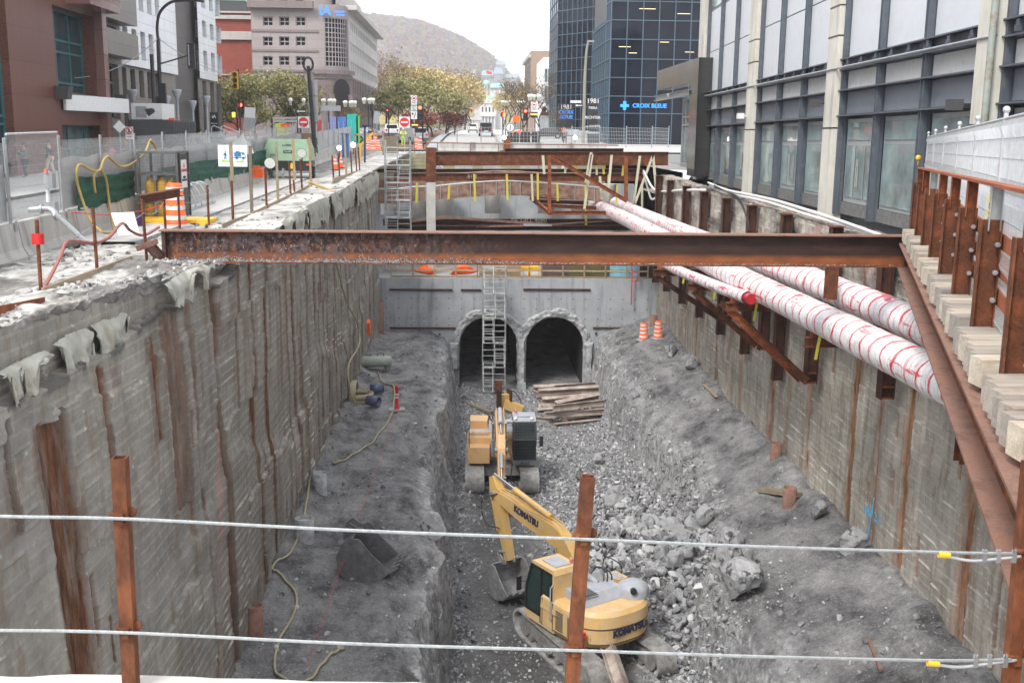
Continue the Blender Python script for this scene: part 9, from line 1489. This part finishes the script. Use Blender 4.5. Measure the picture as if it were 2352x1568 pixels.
def car(lb,u,D,kind,col,rz=0):
 x,_,z=gp(u,D);o=thing('parked_car' if kind!='pickup' else 'pickup_truck',lb,'car' if kind!='pickup' else 'pickup truck',(0,0,0));L_,W_,Hh=(5.4,1.95,1.85)if kind=='pickup' else(4.6,1.8,1.5 if kind=='car' else 1.75)
 if kind=='pickup':side=[(-2.7,.45),(2.6,.45),(2.7,.8),(2.6,1.15),(1.5,1.25),(.9,1.85),(-.6,1.87),(-.85,1.3),(-2.7,1.25)]
 elif kind=='suv':side=[(-2.25,.35),(2.2,.35),(2.3,.8),(1.3,1.05),(.7,1.68),(-1.8,1.72),(-2.25,1.05)]
 else:side=[(-2.25,.3),(2.2,.3),(2.25,.7),(1.2,.92),(.4,1.42),(-1.0,1.45),(-1.8,1.0),(-2.25,.95)]
 m=MB();n=len(side);ins=[(.0 if z_<1.1 else.17)for y_,z_ in side]
 m.add([V(-W_/2+i,y_,z_)for(y_,z_),i in zip(side,ins)]+[V(W_/2-i,y_,z_)for(y_,z_),i in zip(side,ins)],[tuple(range(n-1,-1,-1)),tuple(range(n,2*n))]+[(i,(i+1)%n,n+(i+1)%n,n+i)for i in range(n)]);bd=m.build('body',col,o)
 for s in(-1,1):
  for y_ in(-L_*.31,L_*.31):m=MB();m.cyl((s*(W_/2-.2),y_,.36),(s*(W_/2+.02),y_,.36),.36,n=16);w_=m.build('wheel',M['rubber'],o);m=MB();m.cyl((s*(W_/2+.02),y_,.36),(s*(W_/2+.04),y_,.36),.2,n=12);m.build('rim',M['galv'],w_)
 top_=max(z_ for _,z_ in side);m=MB();yr=-.72 if kind=='pickup' else-2.02 if kind=='suv' else-1.45
 m.b2(-W_/2+.25,W_/2-.25,yr-.22,yr-.05,top_-.5,top_-.1)if kind!='car' else m.poly([V(-W_/2+.25,-1.06,1.42),V(W_/2-.25,-1.06,1.42),V(W_/2-.2,-1.82,1.03),V(-W_/2+.2,-1.82,1.03)],(0,.0,.02));m.build('rear_window',M['dkg'],bd)
 for s in(-1,1):m=MB();xx=s*(W_/2-.145);m.poly([V(xx,-.7 if kind=='pickup' else-1.5,top_-.48),V(xx,.75 if kind!='car' else.6,top_-.48),V(xx-s*.04,.5,top_-.1),V(xx-s*.04,-.6 if kind=='pickup' else-1.2,top_-.1)],(s*.02,0,0));m.build('side_window',M['dkg'],bd);m=MB();m.b2(s*(W_/2-.22)-.1,s*(W_/2-.22)+.1,-L_/2-.02,-L_/2+.06,.85,1.1);m.build('tail_light',M['red'],bd)
 m=MB();m.b2(-W_/2,W_/2,-L_/2-.08,-L_/2+.05,.42,.62);m.build('bumper',M['galv']if kind=='pickup' else M['dkgrey'],bd);m=MB();m.b2(-.26,.26,-L_/2-.10,-L_/2-.08,.62,.76);m.build('number_plate',M['white'],bd)
 o.location=(x,D,z+.08);o.rotation_euler=(0,0,rz);return o
car('black pickup truck driving away on the upper street',1115,153,'pickup',M['black']);car('white estate car beyond the worker in yellow',903,138,'suv',M['white'],.1);car('silver car parked behind the orange barrels',838,124,'car',M['galv_l'],1.1);car('pale car left of the silver car beyond the fence',812,118,'car',M['galv_l'],1.3);car('dark grey car parked beside the bronze bust pedestal',1253,142,'car',M['dkgrey'],1.5);car('silver van beside the timber frame near the stair tower',948,116,'suv',M['galv'],.5);car('white car far up the street beyond the pickup',1086,210,'suv',M['white'])
def skin(name,nodes,edges,mat,par,sub=1):
 me=bpy.data.meshes.new(name);me.from_pydata([n[:3]for n in nodes],edges,[]);ob=link(bpy.data.objects.new(name,me));md=ob.modifiers.new('s','SKIN');
 for v_,n in zip(me.skin_vertices[0].data,nodes):v_.radius=(n[3],n[3]*(n[4]if len(n)>4 else 1));v_.use_root=False
 me.skin_vertices[0].data[0].use_root=True;s_=ob.modifiers.new('b','SUBSURF');s_.levels=sub;s_.render_levels=sub;bpy.context.view_layer.update()
 m2=bpy.data.meshes.new_from_object(ob.evaluated_get(bpy.context.evaluated_depsgraph_get()));bpy.data.objects.remove(ob);m2 .name=name;m2 .materials.clear();m2 .materials.append(mat);o2=link(bpy.data.objects.new(name,m2));o2 .parent=par;OFF[o2 .name]=V(0,0,0);
 for p_ in m2 .polygons:p_.use_smooth=True
 return o2
M['skin']=pm('skin_tone',(.42,.24,.17),.06,5,.6);M['hair']=pm('dark_hair',(.04,.03,.025),.2,9,.7)
def person(lb,u,D,rz,top,legs,hh=1.75,stride=.12,arms='down',hat=None,x=None,z=None):
 o=thing('person',lb,'person',(0,0,0));s=hh/1.75;st=stride
 B=[(0,0,.95,.15,.75),(0,0,1.15,.13,.75),(0,0,1.40,.16,.65),(0,0,1.52,.06),(0,.01,1.62,.085,1.1),(0,.01,1.72,.075,1.1)]
 hipL,hipR=(-.10,0,.90,.095),(.10,0,.90,.095);kL,kR=(-.11,st*.7,.50,.065),(.11,-st*.4,.50,.065);fL,fR=(-.11,st,.09,.045),(.11,-st*1.2,.09,.045);tL,tR=(-.12,st+.14,.04,.04),(.12,-st*1.2+.14,.04,.04)
 hd=(lambda sx:{'down':[(sx*.21,0,1.42,.055),(sx*.27,-.02,1.15,.045),(sx*.26,.08,.90,.035),(sx*.26,.10,.80,.035)],'up':[(sx*.21,0,1.42,.055),(sx*.28,.10,1.18,.045),(sx*.08,.26,1.32,.035),(sx*.02,.27,1.40,.035)]}[arms])
 N=B+[hipL,kL,fL,tL,hipR,kR,fR,tR]+hd(-1)+hd(1);E_=[(0,1),(1,2),(2,3),(3,4),(4,5),(0,6),(6,7),(7,8),(8,9),(0,10),(10,11),(11,12),(12,13),(2,14),(14,15),(15,16),(16,17),(2,18),(18,19),(19,20),(20,21)]
 sc=lambda N,g=0:[(a[0]*s,a[1]*s,a[2]*s,(a[3]+g)*s)+tuple(a[4:])for a in N]
 skin('body',sc(N),E_,M['skin'],o)
 skin('jacket',sc([B[0],B[1],B[2]]+hd(-1)[:3]+hd(1)[:3],.022),[(0,1),(1,2),(2,3),(3,4),(4,5),(2,6),(6,7),(7,8)],top,o);skin('trousers',sc([B[0],hipL,kL,fL,hipR,kR,fR],.018),[(0,1),(1,2),(2,3),(0,4),(4,5),(5,6)],legs,o)
 for a in(tL,tR):m=MB();m.sph((a[0]*s,(a[1]-.06)*s,.05*s),.085*s,8,6,(.6,1.5,.6));m.build('shoe',M['black'],o)
 m=MB();m.sph((0,-.012*s,1.70*s),.102*s,10,8,(.9,1.02,1.0));m.build('hair' if not hat else 'hard_hat',hat or M['hair'],o)
 px,_,pz=gp(u,D)if x is None else(x,D,z);o.location=(px,D,pz+.1 if z is None else z);o.rotation_euler=(0,0,rz);return o
Mv=lambda n,c:pm(n,c,.1,6,.8)
person('person in blue-grey jacket by the red granite wall behind the gate fence',88,55,2.5,Mv('blue_grey_cloth',(.12,.17,.22)),Mv('dark_trousers',(.03,.03,.05)),1.72,.08,'up');person('man in black jacket and beige trousers walking by the red granite wall',143,56,1.6,Mv('black_jacket',(.02,.02,.022)),Mv('beige_trousers',(.52,.46,.38)),1.85,.16)
w1=person('worker in yellow high-visibility suit beside the stair tower',930,106,3.14,Mv('hi_vis_yellow',(.55,.85,.05)),Mv('hi_vis_legs',(.50,.80,.05)),1.8,.04,'up',hat=M['white']);person('walking man in grey shirt with dark jacket round his waist on the plaza',1294,118,3.14,Mv('grey_shirt',(.20,.20,.21)),Mv('charcoal_trousers',(.07,.07,.08)),1.75,.18,'up',hat=Mv('pale_cap',(.4,.36,.3)));person('worker in orange vest standing in front of the black sign slab',1290,134,0,Mv('orange_vest',(.85,.20,.03)),Mv('dark_work_trousers',(.03,.03,.035)),1.8,.05,'up')
person('person in black top and jeans beside the black totem',479,97,3.0,Mv('black_top',(.02,.02,.02)),Mv('blue_jeans',(.06,.10,.18)),1.7,.06,'up');person('dark-haired person in black seen over the orange barrels',857,114,0,Mv('black_coat',(.025,.025,.03)),Mv('black_legs',(.02,.02,.02)),1.7,.05);person('man in dark jacket left of the orange barrels',806,100,3.1,Mv('navy_jacket',(.03,.035,.05)),Mv('navy_legs',(.03,.03,.04)),1.75,.05);person('small figure in pink coat by the shop window on the left',282,66,3.0,Mv('pink_coat',(.75,.10,.30)),Mv('pink_legs',(.5,.1,.25)),1.3,.05);person('hunched person in mauve grey coat next to the black container',313,70,3.0,Mv('mauve_coat',(.22,.17,.2)),Mv('grey_legs',(.1,.1,.1)),1.6,.05);person('person in white top standing beside the parked silver car',853,132,3.0,Mv('white_top',(.6,.6,.6)),Mv('dark_legs',(.05,.05,.06)),1.7,.1)
for ob in bpy.data.objects:
 if ob.parent is None and ob.get('category')and not ob.get('kind'):ob['kind']='thing'
